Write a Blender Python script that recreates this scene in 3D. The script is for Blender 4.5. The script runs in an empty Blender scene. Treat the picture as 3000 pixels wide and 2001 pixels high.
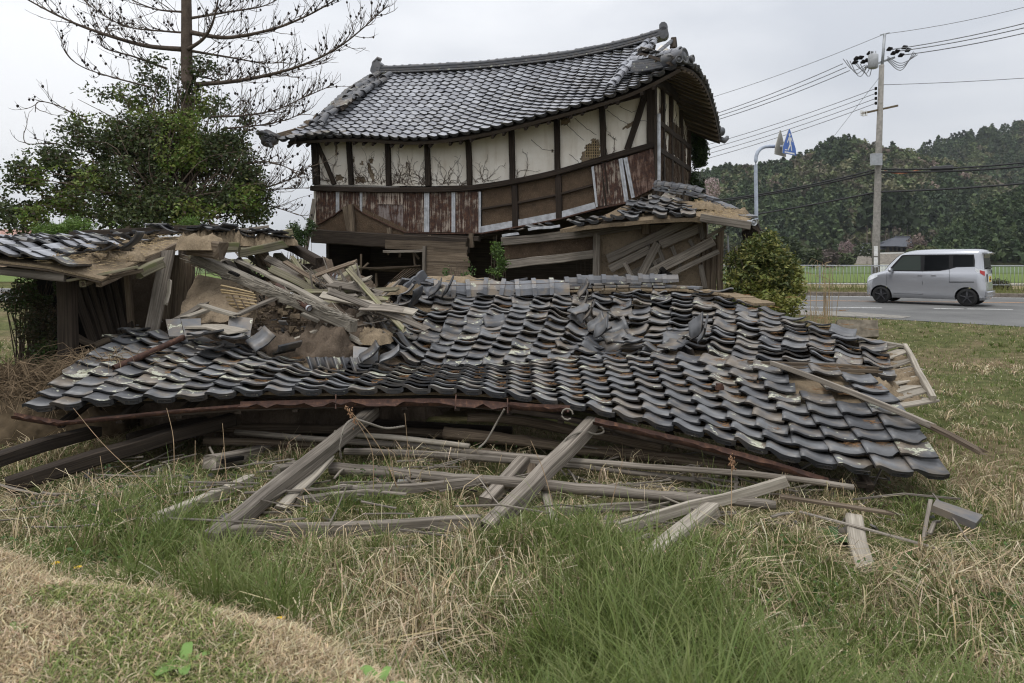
import bpy, math, random
import numpy as np
from mathutils import Vector, Matrix, noise

# ------------------------------------------------------------------ camera, sky, sun, exposure
sc = bpy.context.scene
cam_d = bpy.data.cameras.new('camera'); cam = bpy.data.objects.new('camera', cam_d)
sc.collection.objects.link(cam); sc.camera = cam
cam.location = (0, 0, 1.5); cam.rotation_euler = (math.radians(90), 0, 0)
cam_d.sensor_width = 36; cam_d.lens = 24.0; cam_d.shift_y = -0.0817
cam_d.clip_start = 0.05; cam_d.clip_end = 3000
cam_d.dof.use_dof = True; cam_d.dof.focus_distance = 7.5; cam_d.dof.aperture_fstop = 2.8

world = bpy.data.worlds.new('World'); sc.world = world; world.use_nodes = True
wn = world.node_tree.nodes; wl = world.node_tree.links; wn.clear()
def wnode(t, **k):
    n = wn.new(t)
    for a, b in k.items(): setattr(n, a, b)
    return n
w_out = wnode('ShaderNodeOutputWorld'); w_bg = wnode('ShaderNodeBackground')
w_sky = wnode('ShaderNodeTexSky', sky_type='NISHITA', sun_disc=False)
SUN_EL, SUN_ROT = math.radians(64), math.radians(212)
w_sky.sun_elevation = SUN_EL; w_sky.sun_rotation = SUN_ROT
w_tc = wnode('ShaderNodeTexCoord'); w_map = wnode('ShaderNodeMapping')
w_map.inputs['Scale'].default_value = (1.0, 1.0, 2.6); w_map.inputs['Location'].default_value = (0.35, 0.2, 0.1)
w_no = wnode('ShaderNodeTexNoise'); w_no.inputs['Scale'].default_value = 1.7; w_no.inputs['Detail'].default_value = 6; w_no.inputs['Roughness'].default_value = 0.48
w_rmp = wnode('ShaderNodeValToRGB')
w_rmp.color_ramp.elements[0].position = 0.32; w_rmp.color_ramp.elements[0].color = (0.63, 0.66, 0.715, 1)
w_rmp.color_ramp.elements[1].position = 0.66; w_rmp.color_ramp.elements[1].color = (1.0, 1.01, 1.03, 1)
w_sc = wnode('ShaderNodeVectorMath', operation='SCALE'); w_sc.inputs['Scale'].default_value = 0.1
w_mix = wnode('ShaderNodeMixRGB'); w_mix.inputs['Fac'].default_value = 0.93
wl.new(w_tc.outputs['Generated'], w_map.inputs['Vector']); wl.new(w_map.outputs[0], w_no.inputs['Vector'])
wl.new(w_no.outputs['Fac'], w_rmp.inputs['Fac']); wl.new(w_sky.outputs[0], w_sc.inputs[0])
wl.new(w_sc.outputs[0], w_mix.inputs[1]); wl.new(w_rmp.outputs[0], w_mix.inputs[2])
# overcast dome: about twice as bright overhead as at the horizon
w_sep = wnode('ShaderNodeSeparateXYZ'); wl.new(w_tc.outputs['Generated'], w_sep.inputs[0])
w_mr = wnode('ShaderNodeMapRange'); w_mr.inputs[1].default_value = 0.0; w_mr.inputs[2].default_value = 1.0; w_mr.inputs[3].default_value = 0.85; w_mr.inputs[4].default_value = 1.75
wl.new(w_sep.outputs['Z'], w_mr.inputs[0]); w_m2 = wnode('ShaderNodeVectorMath', operation='SCALE'); wl.new(w_mix.outputs[0], w_m2.inputs[0]); wl.new(w_mr.outputs[0], w_m2.inputs['Scale'])
wl.new(w_m2.outputs[0], w_bg.inputs['Color']); w_bg.inputs['Strength'].default_value = 1.0
wl.new(w_bg.outputs[0], w_out.inputs['Surface'])

sun_d = bpy.data.lights.new('sun', 'SUN'); sun = bpy.data.objects.new('sun', sun_d); sc.collection.objects.link(sun)
sun_d.energy = 1.5; sun_d.angle = math.radians(20); sun_d.color = (1.0, 0.97, 0.93)
sun.rotation_euler = (math.pi/2 - SUN_EL, 0, math.pi - SUN_ROT)
sc.view_settings.view_transform = 'Standard'; sc.view_settings.look = 'None'
sc.view_settings.exposure = 0.0; sc.view_settings.gamma = 1.0; sc.view_settings.use_curve_mapping = False
try:
    sc.cycles.use_denoising = True; sc.cycles.max_bounces = 6; sc.cycles.transparent_max_bounces = 8
    sc.cycles.filter_width = 1.1; sc.cycles.diffuse_bounces = 3; sc.cycles.glossy_bounces = 2; sc.cycles.caustics_reflective = False
except Exception: pass

# ------------------------------------------------------------------ helpers
C = sc.collection
rnd = random.Random(7); nr = np.random.default_rng(11)
def V(*a): return Vector(a)
def P(x, y, D): return Vector(((x-1500)/2000*D, D, 1.5-(y-755)/2000*D))   # photo measurement -> point at its distance
def PX(p): return (1500+p.x/p.y*2000, 755+(1.5-p.z)/p.y*2000)
def sst(a, b, x):
    t = np.clip((x-a)/(b-a), 0, 1); return t*t*(3-2*t)
def tag(o, label=None, cat=None, group=None, kind=None):
    if label: o['label'] = label
    if cat: o['category'] = cat
    if group: o['group'] = group
    if kind: o['kind'] = kind
    return o
def empty(name, loc, label=None, cat=None, group=None, kind=None):
    o = bpy.data.objects.new(name, None); C.objects.link(o); o.location = loc; o.empty_display_size = 0.2
    return tag(o, label, cat, group, kind)
def parent(o, p):
    o.parent = p
    if p is not None: o.matrix_parent_inverse = world_mat(p).inverted()
def world_mat(p):
    m = p.matrix_basis.copy()
    return m if p.parent is None else world_mat(p.parent) @ p.matrix_parent_inverse @ m

class MB:
    def __init__(s): s.v = []; s.f = []; s.m = []; s.uv = []; s.has_uv = False
    def add(s, vs, fs, mi=0, uvs=None):
        o = len(s.v); s.v += [tuple(v) for v in vs]
        for k, f in enumerate(fs):
            s.f.append(tuple(i+o for i in f)); s.m.append(mi)
            if uvs: s.uv.append(uvs[k]); s.has_uv = True
            else: s.uv.append([(0.0, 0.0)]*len(f))
    def box(s, c, sz, M=None, mi=0):
        c = Vector(c); x, y, z = sz[0]/2, sz[1]/2, sz[2]/2
        vs = [Vector((a, b, d)) for a in (-x, x) for b in (-y, y) for d in (-z, z)]
        vs = [(c + (M @ v if M else v)) for v in vs]
        L, W, H = sz
        fs = [(0,1,3,2),(4,6,7,5),(0,4,5,1),(2,3,7,6),(0,2,6,4),(1,5,7,3)]
        uv = [[(0,0),(H*.1,0),(H*.1,W),(0,W)], [(0,0),(.1*H,0),(.1*H,W),(0,W)], [(0,0),(L,0),(L,H),(0,H)], [(0,.3),(0,H+.3),(L,H+.3),(L,.3)], [(0,.6),(0,W+.6),(L,W+.6),(L,.6)], [(0,.9),(L,.9),(L,W+.9),(0,W+.9)]]
        s.add(vs, fs, mi, uv)
    def sweep(s, pts, prof, up=(0,0,1), scl=None, cap=True, mi=0, closed=True, voff=0.0, capmi=None):
        # prof: list of (a,b) offsets in side/up frame
        pts = [Vector(p) for p in pts]; up = Vector(up); n = len(prof); vs = []; L = 0.0; us = []
        per = [0.0]
        for k in range(n):
            a = prof[k]; b = prof[(k+1) % n]; per.append(per[-1]+math.hypot(a[0]-b[0], a[1]-b[1]))
        for i, p in enumerate(pts):
            t = (pts[min(i+1, len(pts)-1)] - pts[max(i-1, 0)]).normalized()
            sd = t.cross(up)
            if sd.length < 1e-4: sd = t.cross(Vector((1,0,0)))
            sd.normalize(); u2 = sd.cross(t).normalized()
            k = 1.0 if scl is None else (scl[i] if hasattr(scl, '__len__') else scl)
            if i: L += (p-pts[i-1]).length
            us.append(L)
            for (a, b) in prof: vs.append(p + sd*(a*k) + u2*(b*k))
        fs = []; uv = []
        m = n if closed else n-1
        for i in range(len(pts)-1):
            for k in range(m):
                k2 = (k+1) % n
                fs.append((i*n+k, i*n+k2, (i+1)*n+k2, (i+1)*n+k))
                uv.append([(us[i], per[k]+voff), (us[i], per[k+1]+voff), (us[i+1], per[k+1]+voff), (us[i+1], per[k]+voff)])
        s.add(vs, fs, mi, uv)
        if cap and closed:
            o = len(s.v)-len(vs); cm = mi if capmi is None else capmi
            for ring, rev in ((0, True), (len(pts)-1, False)):
                idx = [o+ring*n+k for k in range(n)]
                if rev: idx = idx[::-1]
                s.f.append(tuple(idx)); s.m.append(cm); s.uv.append([(us[ring]+.01*(k % 2), .02*k) for k in range(n)]); s.has_uv = True
    def tube(s, pts, r, n=8, cap=True, mi=0, up=(0,0,1)):
        prof = [(math.cos(2*math.pi*k/n), math.sin(2*math.pi*k/n)) for k in range(n)]
        rr = r if hasattr(r, '__len__') else [r]*len(pts)
        r0 = max(rr); s.sweep(pts, [(a*r0, b*r0) for a, b in prof], up, [q/r0 for q in rr], cap, mi)
    def mesh(s, name, mats, smooth=False):
        me = bpy.data.meshes.new(name); me.from_pydata(s.v, [], s.f)
        for m in (mats if isinstance(mats, (list, tuple)) else [mats]): me.materials.append(m)
        me.polygons.foreach_set('material_index', s.m)
        if s.has_uv:
            l = me.uv_layers.new(name='UVMap'); flat = [c for f in s.uv for q in f for c in q]
            l.data.foreach_set('uv', flat)
        if smooth: me.polygons.foreach_set('use_smooth', [True]*len(s.f))
        me.update(); return me
    def obj(s, name, mats, par=None, smooth=False, **k):
        return link(s.mesh(name, mats, smooth), name, par, **k)
def link(me, name, par=None, M=None, **k):
    o = bpy.data.objects.new(name, me); C.objects.link(o)
    if M is not None: o.matrix_basis = M
    if par is not None: parent(o, par)
    return tag(o, **k)
def np_obj(name, v, f, mats, par=None, col=None, mi=None, smooth=False, **k):
    """v (n,3) f (m,k) arrays, col (n,3) per-vertex colour"""
    me = bpy.data.meshes.new(name); n, m, q = len(v), len(f), f.shape[1]
    me.vertices.add(n); me.vertices.foreach_set('co', np.asarray(v, np.float32).ravel())
    me.loops.add(m*q); me.loops.foreach_set('vertex_index', np.asarray(f, np.int32).ravel())
    me.polygons.add(m); me.polygons.foreach_set('loop_start', np.arange(0, m*q, q, dtype=np.int32))
    me.update(calc_edges=True)
    for a in (mats if isinstance(mats, (list, tuple)) else [mats]): me.materials.append(a)
    if mi is not None: me.polygons.foreach_set('material_index', np.asarray(mi, np.int32))
    if col is not None:
        at = me.color_attributes.new('col', 'FLOAT_COLOR', 'POINT')
        c4 = np.ones((n, 4), np.float32); c4[:, :3] = col; at.data.foreach_set('color', c4.ravel())
    if smooth: me.polygons.foreach_set('use_smooth', [True]*m)
    me.validate(); return link(me, name, par, **k)
def tube_pts(pts, n=6):   # Catmull-Rom densify
    pts = [Vector(p) for p in pts]; out = []
    for i in range(len(pts)-1):
        a = pts[max(i-1, 0)]; b = pts[i]; c = pts[i+1]; d = pts[min(i+2, len(pts)-1)]
        for k in range(n):
            t = k/n; out.append(0.5*((2*b)+(c-a)*t+(2*a-5*b+4*c-d)*t*t+(3*b-a-3*c+d)*t**3))
    out.append(pts[-1]); return out
def lerp(a, b, t): return a+(b-a)*t

# ------------------------------------------------------------------ materials
def mat(name, rough=0.8, spec=0.3):
    m = bpy.data.materials.new(name); m.use_nodes = True
    b = m.node_tree.nodes['Principled BSDF']; b.inputs['Roughness'].default_value = rough
    b.inputs['Specular IOR Level'].default_value = spec
    return m, m.node_tree, b
class NT:
    def __init__(s, nt): s.nt = nt
    def n(s, t, ins=None, **k):
        q = s.nt.nodes.new(t)
        for a, b in k.items(): setattr(q, a, b)
        for a, b in (ins or {}).items():
            if isinstance(b, bpy.types.NodeSocket): s.nt.links.new(b, q.inputs[a])
            else: q.inputs[a].default_value = b
        return q
    def noise(s, vec, scale, detail=4, rough=0.55, dist=0.0):
        return s.n('ShaderNodeTexNoise', {'Vector': vec, 'Scale': scale, 'Detail': detail, 'Roughness': rough, 'Distortion': dist}).outputs['Fac']
    def ramp(s, fac, *els):
        r = s.n('ShaderNodeValToRGB', {'Fac': fac}); e = r.color_ramp.elements
        while len(e) < len(els): e.new(0.5)
        for q, (p, c) in zip(e, els): q.position = p; q.color = (*c, 1) if len(c) == 3 else c
        return r.outputs['Color']
    def mix(s, fac, a, b, mode='MIX'):
        q = s.n('ShaderNodeMixRGB', blend_type=mode)
        for i, x in ((0, fac), (1, a), (2, b)):
            if isinstance(x, bpy.types.NodeSocket): s.nt.links.new(x, q.inputs[i])
            elif i and isinstance(x, tuple): q.inputs[i].default_value = (*x, 1)
            else: q.inputs[i].default_value = x
        return q.outputs[0]
    def math(s, op, a, b=0.0, clamp=False):
        q = s.n('ShaderNodeMath', operation=op, use_clamp=clamp)
        for i, x in ((0, a), (1, b)):
            if isinstance(x, bpy.types.NodeSocket): s.nt.links.new(x, q.inputs[i])
            else: q.inputs[i].default_value = x
        return q.outputs[0]
    def co(s, kind='Object'): return s.n('ShaderNodeTexCoord').outputs[kind]
    def scale(s, vec, v): return s.n('ShaderNodeMapping', {'Vector': vec, 'Scale': v}).outputs[0]
    def rnd(s):
        a = s.n('ShaderNodeObjectInfo').outputs['Random']; b = s.n('ShaderNodeNewGeometry').outputs['Random Per Island']
        return s.math('FRACT', s.math('ADD', a, b))
    def bump(s, h, bsdf, st=0.4, d=0.01):
        q = s.n('ShaderNodeBump', {'Height': h, 'Strength': st, 'Distance': d}); s.nt.links.new(q.outputs[0], bsdf.inputs['Normal'])
    def off(s, vec, r, k=37.0):
        c = s.n('ShaderNodeCombineXYZ', {0: s.math('MULTIPLY', r, k), 1: s.math('MULTIPLY', r, k*.7), 2: s.math('MULTIPLY', r, -k)}).outputs[0]
        return s.n('ShaderNodeVectorMath', {0: vec, 1: c}, operation='ADD').outputs[0]

def plain(name, col, rough=0.7, spec=0.3, metal=0.0, vary=0.0):
    m, nt, b = mat(name, rough, spec); t = NT(nt); b.inputs['Metallic'].default_value = metal
    v = t.noise(t.co(), 9.0, 5)
    lo = tuple(c*(0.82-vary) for c in col); hi = tuple(min(1, c*(1.15+vary)) for c in col)
    nt.links.new(t.ramp(v, (0.3, lo), (0.7, hi)), b.inputs['Base Color']); return m

def wood(name, dark, light, tint=None, rough=0.85, moss=0.0):
    m, nt, b = mat(name, rough, 0.2); t = NT(nt); uv = t.co('UV'); r = t.rnd(); u = t.off(uv, r)
    g1 = t.noise(t.scale(u, (1.3, 42, 1)), 1.0, 6, .62, .6); g2 = t.noise(t.scale(u, (.5, 150, 1)), 1.0, 3, .6)
    bl = t.noise(t.scale(u, (2.2, 6, 1)), 1.0, 4, .6)
    g = t.math('ADD', t.math('MULTIPLY', g1, .62), t.math('MULTIPLY', g2, .38))
    c = t.ramp(g, (.30, tuple(x*.35 for x in dark)), (.42, dark), (.66, light))
    c = t.mix(t.math('MULTIPLY', t.ramp(bl, (.45, (0,0,0)), (.75, (1,1,1))), .55), c, tint or tuple(x*.55 for x in dark))
    if moss: c = t.mix(t.math('MULTIPLY', t.ramp(t.noise(t.scale(u, (5, 9, 1)), 1.0, 5), (.52, (0,0,0)), (.66, (1,1,1))), moss), c, (.13, .15, .05))
    br = t.math('ADD', t.math('MULTIPLY', r, .55), .72)
    c = t.mix(1.0, c, t.n('ShaderNodeCombineXYZ', {0: br, 1: br, 2: br}).outputs[0], 'MULTIPLY')
    nt.links.new(c, b.inputs['Base Color']); t.bump(g, b, .7, .006); return m

def tile_mat(name, base, lichen, dust, rough=0.42, var=.5):
    m, nt, b = mat(name, rough, 0.5); t = NT(nt); r = t.rnd(); o = t.off(t.co(), r, 53.)
    n1 = t.noise(o, 7.0, 6, .6); n2 = t.noise(o, 38.0, 4, .6); n3 = t.noise(o, 8.5, 4, .55, .3)
    c = t.ramp(n1, (.28, tuple(x*.72 for x in base)), (.5, base), (.72, tuple(x*1.28 for x in base)))
    k = t.math('ADD', t.math('MULTIPLY', r, var), 1-var*.45)
    c = t.mix(1.0, c, t.n('ShaderNodeCombineXYZ', {0: k, 1: k, 2: t.math('ADD', t.math('MULTIPLY', k, .94), .06)}).outputs[0], 'MULTIPLY')
    r2 = t.math('FRACT', t.math('MULTIPLY', r, 7.31))
    # brown dust washes, a share of the tiles more than others
    dm = t.ramp(t.math('ADD', t.noise(o, 5.0, 5, .6), t.math('MULTIPLY', r2, .22)), (.56, (0,0,0)), (.78, (1,1,1)))
    c = t.mix(t.math('MULTIPLY', dm, dust), c, (.21, .165, .115))
    # pale lichen patches with hard rims
    lm = t.ramp(t.math('ADD', t.math('ADD', n3, t.math('MULTIPLY', n2, .16)), t.math('MULTIPLY', r2, .12)), (.735-lichen, (0,0,0)), (.75-lichen, (1,1,1)))
    lc = t.ramp(n2, (.35, (.22, .225, .16)), (.6, (.47, .47, .37)))
    c = t.mix(lm, c, lc)
    nt.links.new(c, b.inputs['Base Color'])
    nt.links.new(t.math('ADD', t.math('MULTIPLY', n1, .3), rough-.12), b.inputs['Roughness'])
    t.bump(t.math('ADD', n2, t.math('MULTIPLY', lm, .8)), b, .35, .004); return m

def leafmat(name, trans=0.25, rough=0.55):
    m, nt, b = mat(name, rough, 0.35); t = NT(nt)
    a = t.n('ShaderNodeAttribute', attribute_name='col').outputs['Color']
    nt.links.new(a, b.inputs['Base Color'])
    tr = t.n('ShaderNodeBsdfTranslucent', {'Color': a}); mx = t.n('ShaderNodeMixShader', {0: trans})
    nt.links.new(b.outputs[0], mx.inputs[1]); nt.links.new(tr.outputs[0], mx.inputs[2])
    nt.links.new(mx.outputs[0], nt.nodes['Material Output'].inputs['Surface']); return m

def clay_mat(name, c0, c1, fibre=(.33, .26, .16), crack=0.0, scale=1.0):
    m, nt, b = mat(name, .95, .1); t = NT(nt); o = t.co()
    n1 = t.noise(o, 3.0*scale, 7, .65); n2 = t.noise(o, 26.0*scale, 6, .7); n3 = t.noise(t.scale(o, (60*scale, 60*scale, 14*scale)), 1., 3, .6, 1.2)
    c = t.ramp(t.math('ADD', t.math('MULTIPLY', n1, .6), t.math('MULTIPLY', n2, .4)), (.3, c0), (.68, c1))
    c = t.mix(t.math('MULTIPLY', t.ramp(n3, (.6, (0,0,0)), (.7, (1,1,1))), .75), c, fibre)
    h = t.math('ADD', n2, t.math('MULTIPLY', n3, .6))
    if crack:
        vo = t.n('ShaderNodeTexVoronoi', {'Vector': t.n('ShaderNodeVectorMath', {0: o, 1: t.n('ShaderNodeTexNoise', {'Vector': o, 'Scale': 4.}).outputs['Color']}, operation='ADD').outputs[0], 'Scale': 4.*scale}, feature='DISTANCE_TO_EDGE').outputs['Distance']
        ck = t.ramp(vo, (.0, (1,1,1)), (.02, (0,0,0)))
        c = t.mix(t.math('MULTIPLY', ck, crack), c, tuple(x*.3 for x in c0))
    nt.links.new(c, b.inputs['Base Color']); t.bump(h, b, .9, .02); return m

def rust_mat(name, bare=(.38, .39, .40), share=.5, metal=.0):
    m, nt, b = mat(name, .75, .3); t = NT(nt); r = t.rnd(); o = t.off(t.co(), r, 19.)
    s1 = t.noise(t.scale(o, (30, 30, 1.6)), 1., 6, .65); n = t.noise(o, 5., 6, .65)
    f = t.math('ADD', t.math('MULTIPLY', s1, .55), t.math('MULTIPLY', n, .45))
    rc = t.ramp(t.noise(o, 13., 6, .7), (.3, (.026, .015, .012)), (.52, (.062, .031, .022)), (.74, (.155, .08, .046)))
    c = t.mix(t.ramp(f, (share-.04, (0,0,0)), (share+.05, (1,1,1))), rc, bare)
    nt.links.new(c, b.inputs['Base Color']); t.bump(n, b, .3, .004); return m

M = {}
M['wood'] = wood('weathered_grey_wood', (.115, .098, .080), (.33, .292, .245))
M['wood_pale'] = wood('pale_weathered_wood', (.22, .195, .158), (.47, .425, .355))
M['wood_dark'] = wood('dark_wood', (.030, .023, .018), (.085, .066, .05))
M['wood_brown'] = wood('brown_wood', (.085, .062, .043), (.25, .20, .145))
M['wood_moss'] = wood('mossy_wood', (.12, .105, .07), (.33, .30, .21), moss=.6)
M['timber'] = wood('house_timber', (.022, .016, .012), (.060, .044, .034))
M['tile'] = tile_mat('roof_tile', (.098, .0995, .104), -.08, .65, .38, .8)
M['tile_lichen'] = tile_mat('roof_tile_lichen', (.105, .106, .11), .02, .7, .38, .8)
M['tile_sky_sheen'] = tile_mat('house_tile', (.26, .267, .292), -.3, .10, .34, .55)  # paler bluish base colour paints in the sky's sheen on these tiles
M['ridge'] = tile_mat('ridge_tile', (.078, .081, .09), -.1, .25, .4)
M['ridge_rust'] = tile_mat('fallen_ridge_tile', (.115, .12, .132), -.05, .9, .34)
M['tile_rim'] = tile_mat('smoked_tile_rim', (.026, .027, .030), -.12, .25, .5)  # dark colour on tile fronts and undersides paints in shade between the rows
M['clay'] = clay_mat('clay', (.11, .083, .056), (.30, .232, .158))
M['clay_dry'] = clay_mat('dry_clay', (.135, .102, .068), (.36, .282, .19), (.46, .37, .25), scale=1.6)
M['clay_wall'] = clay_mat('clay_wall', (.17, .13, .09), (.34, .27, .19), crack=.55)
M['wattle'] = clay_mat('brown_wattle_wall', (.055, .038, .026), (.15, .105, .07), (.26, .20, .14), scale=1.6)
M['mud'] = clay_mat('mud_mound', (.065, .05, .037), (.195, .15, .112), (.25, .195, .135), scale=1.6)
M['rust'] = rust_mat('rusty_sheet', (.34, .29, .24), .545)
M['rust_dark'] = rust_mat('rust_dark', (.17, .085, .05), .62)
M['galv'] = plain('galvanised', (.40, .41, .43), .45, .5, .3, .15)
M['rope'] = plain('rope', (.20, .18, .15), .9)
M['bamboo'] = plain('bamboo_lath', (.36, .27, .15), .6, .3, 0, .1)
M['twig'] = plain('twig', (.10, .075, .055), .9)
M['vine'] = plain('dead_vine', (.075, .05, .035), .9)
M['leaf'] = leafmat('leaf'); M['grass'] = leafmat('grass_blade', .3, .6); M['straw'] = leafmat('straw', .15, .8)
M['bark'] = clay_mat('bark', (.055, .042, .034), (.16, .125, .10), (.20, .16, .13), scale=2.)
M['conc'] = plain('concrete', (.30, .29, .26), .9, .2, 0, .12)
M['black'] = plain('soot', (.012, .011, .010), .95, .1)  # near-black for black parts, also standing in for darkness inside openings
# plaster with stain runs under the eaves and bared clay
def plaster():
    m, nt, b = mat('plaster', .9, .15); t = NT(nt); o = t.co()
    n = t.noise(o, 2.2, 6, .6); st = t.noise(t.scale(o, (7, 7, .7)), 1., 5, .6)
    c = t.ramp(n, (.3, (.68, .62, .53)), (.7, (.84, .80, .73)))
    c = t.mix(t.math('MULTIPLY', t.ramp(st, (.52, (0,0,0)), (.75, (1,1,1))), .35), c, (.40, .32, .22))
    nt.links.new(c, b.inputs['Base Color']); t.bump(t.noise(o, 40., 4), b, .2, .004); return m
M['plaster'] = plaster()
# ------------------------------------------------------------------ roof tiles
TW, TE = .256, .20      # module width and exposure of one pantile
TPROF = [(-.045, .034), (.01, .041), (.08, .042), (.17, .036), (.28, .024), (.41, .011), (.55, .003), (.70, .0), (.86, .003), (1.01, .013)]
def tile_mesh(name, mats, eave=False, broken=0, seed=0):
    r = random.Random(seed); b = MB(); n = len(TPROF); th = .020
    y0, y1 = -.012, .25
    def row(y, lift, dz):
        return [Vector((u*TW+r.uniform(-.0015, .0015), y+r.uniform(-.003, .003), z+lift+dz)) for u, z in TPROF]
    ft = row(y0, .042, 0); bt = row(y1, -.006, 0)
    if broken == 1: ft[-1].y += .07; ft[-2].y += .05; ft[-3].y += .012
    if broken == 2: ft[0].y += .06; ft[1].y += .045; ft[2].y += .02
    fb = [v-Vector((0, 0, th)) for v in ft]; bb = [v-Vector((0, 0, th)) for v in bt]
    if eave:
        fb = [v-Vector((0, .0, .030+.030*min(1, max(0, (u-.1)/.3))*(1 if u < .9 else .6))) for v, (u, z) in zip(ft, TPROF)]
    vs = ft+bt+fb+bb; fs = []
    for k in range(n-1):
        fs += [(k, k+1, n+k+1, n+k), (2*n+k+1, 2*n+k, 3*n+k, 3*n+k+1), (k+1, k, 2*n+k, 2*n+k+1), (n+k, n+k+1, 3*n+k+1, 3*n+k)]
    fs += [(0, n, 3*n, 2*n), (n-1, 2*n+n-1, 3*n+n-1, n+n-1)]
    b.add(vs, fs)
    if eave:   # moulded frame on the hanging lip
        cx, cz, w, h = .66*TW, .042-.034, .115, .030
        for q in ((cx, cz+h/2, w, .005), (cx, cz-h/2, w, .005), (cx-w/2, cz, .005, h), (cx+w/2, cz, .005, h)):
            b.box((q[0], y0-.002, q[1]), (q[2], .008, q[3]))
        for k in range(5): b.box((cx-.04+.02*k, y0-.001, cz+(.004 if k % 2 else -.004)), (.013, .006, .012))
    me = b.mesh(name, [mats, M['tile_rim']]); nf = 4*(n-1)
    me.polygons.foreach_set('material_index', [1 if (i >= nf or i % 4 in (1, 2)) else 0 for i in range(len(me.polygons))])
    me.polygons.foreach_set('use_smooth', [i < 4*(n-1) and i % 4 < 2 for i in range(len(me.polygons))])
    return me
def tile_set(m, s=0):
    return dict(t=[tile_mesh('tile', m, False, 0, s), tile_mesh('tile', m, False, 0, s+1), tile_mesh('tile', m, False, 0, s+2), tile_mesh('tile', m, False, 1, s+3), tile_mesh('tile', m, False, 2, s+4)],
                e=[tile_mesh('eave_tile', m, True, 0, s+5), tile_mesh('eave_tile', m, True, 0, s+6), tile_mesh('eave_tile', m, True, 1, s+7)])
TS = {k: tile_set(M[k], i*10) for i, k in enumerate(('tile', 'tile_lichen', 'tile_sky_sheen'))}

def cr_curve(pts, n):
    d = tube_pts(pts, 10); L = [0.0]
    for a, b in zip(d, d[1:]): L.append(L[-1]+(b-a).length)
    out = []; k = 0
    for i in range(n+1):
        s = L[-1]*i/n
        while k < len(L)-2 and L[k+1] < s: k += 1
        out.append(d[k].lerp(d[k+1], (s-L[k])/max(1e-9, L[k+1]-L[k])))
    return out
def lattice(cols, nu, nv, warp=None):
    nrow = len(cols[0]); rows = [cr_curve([c[j] for c in cols], nu) for j in range(nrow)]
    S = [cr_curve([rows[j][i] for j in range(nrow)], nv) for i in range(nu+1)]
    if warp:
        for i in range(nu+1):
            for j in range(nv+1): S[i][j] = warp(S[i][j], i/nu, j/nv)
    return S
def tile_matrix(S, i, j, jr=0.0, jp=0.0, r=rnd, lift=.03):
    o = S[i][j]; x = S[i+1][j]-o; y = S[i][j+1]-o
    Xn = x.normalized(); Z = Xn.cross(y).normalized(); Y = Z.cross(Xn)
    R = Matrix((Xn, Y, Z)).transposed()
    c = Vector((TW/2, TE/2, 0))
    J = Matrix.Rotation(r.gauss(0, jr), 3, 'X') @ Matrix.Rotation(r.gauss(0, jr), 3, 'Y') @ Matrix.Rotation(r.gauss(0, jr*1.2), 3, 'Z')
    sx = min(1.35, max(.75, x.length/TW)); sy = min(1.5, max(.8, y.length/TE))
    A = R @ J @ Matrix.Diagonal((sx, sy, (sx+sy)/2 if sx < 1.2 else 1.1))
    cen = o+x*.5+y*.5+Z*lift+Vector((r.gauss(0, jp), r.gauss(0, jp), r.gauss(0, jp*.5)))
    M4 = A.to_4x4(); M4.translation = cen-A @ c
    return M4
def put_tiles(par, S, ts, clip=None, jit=None, eave=True, maxn=300, restname='tile_field', lift=.03, r=rnd):
    nu = len(S)-1; nv = len(S[0])-1; lst = []
    for i in range(nu):
        for j in range(nv):
            c = (S[i][j]+S[i+1][j+1])/2
            if clip and clip(i, j, c): continue
            jr, jp = jit(i, j, c) if jit else (.012, .003)
            k = 'e' if (eave and j == 0) else 't'
            q = r.random(); sel = 3+(q < .04) if q < .08 else r.randrange(3)
            me = ts[k][sel % len(ts[k])] if k == 't' else ts[k][2 if q < .06 else r.randrange(2)]
            lst.append((c.length, me, tile_matrix(S, i, j, jr, jp, r, lift)))
    lst.sort(key=lambda a: a[0])
    for d, me, m in lst[:maxn]: link(me, me.name.split('.')[0], par, m)
    if len(lst) > maxn:
        vs = []; fs = []; off = 0
        for d, me, m in lst[maxn:]:
            vs += [m @ v.co for v in me.vertices]; fs += [tuple(i+off for i in p.vertices) for p in me.polygons]; off += len(me.vertices)
        me = bpy.data.meshes.new(restname); me.from_pydata([tuple(v) for v in vs], [], fs)
        for mm in lst[0][1].materials: me.materials.append(mm)
        me.polygons.foreach_set('material_index', [p.material_index for d, m0, m in lst[maxn:] for p in m0.polygons])
        link(me, restname, par, kind='stuff')
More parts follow.
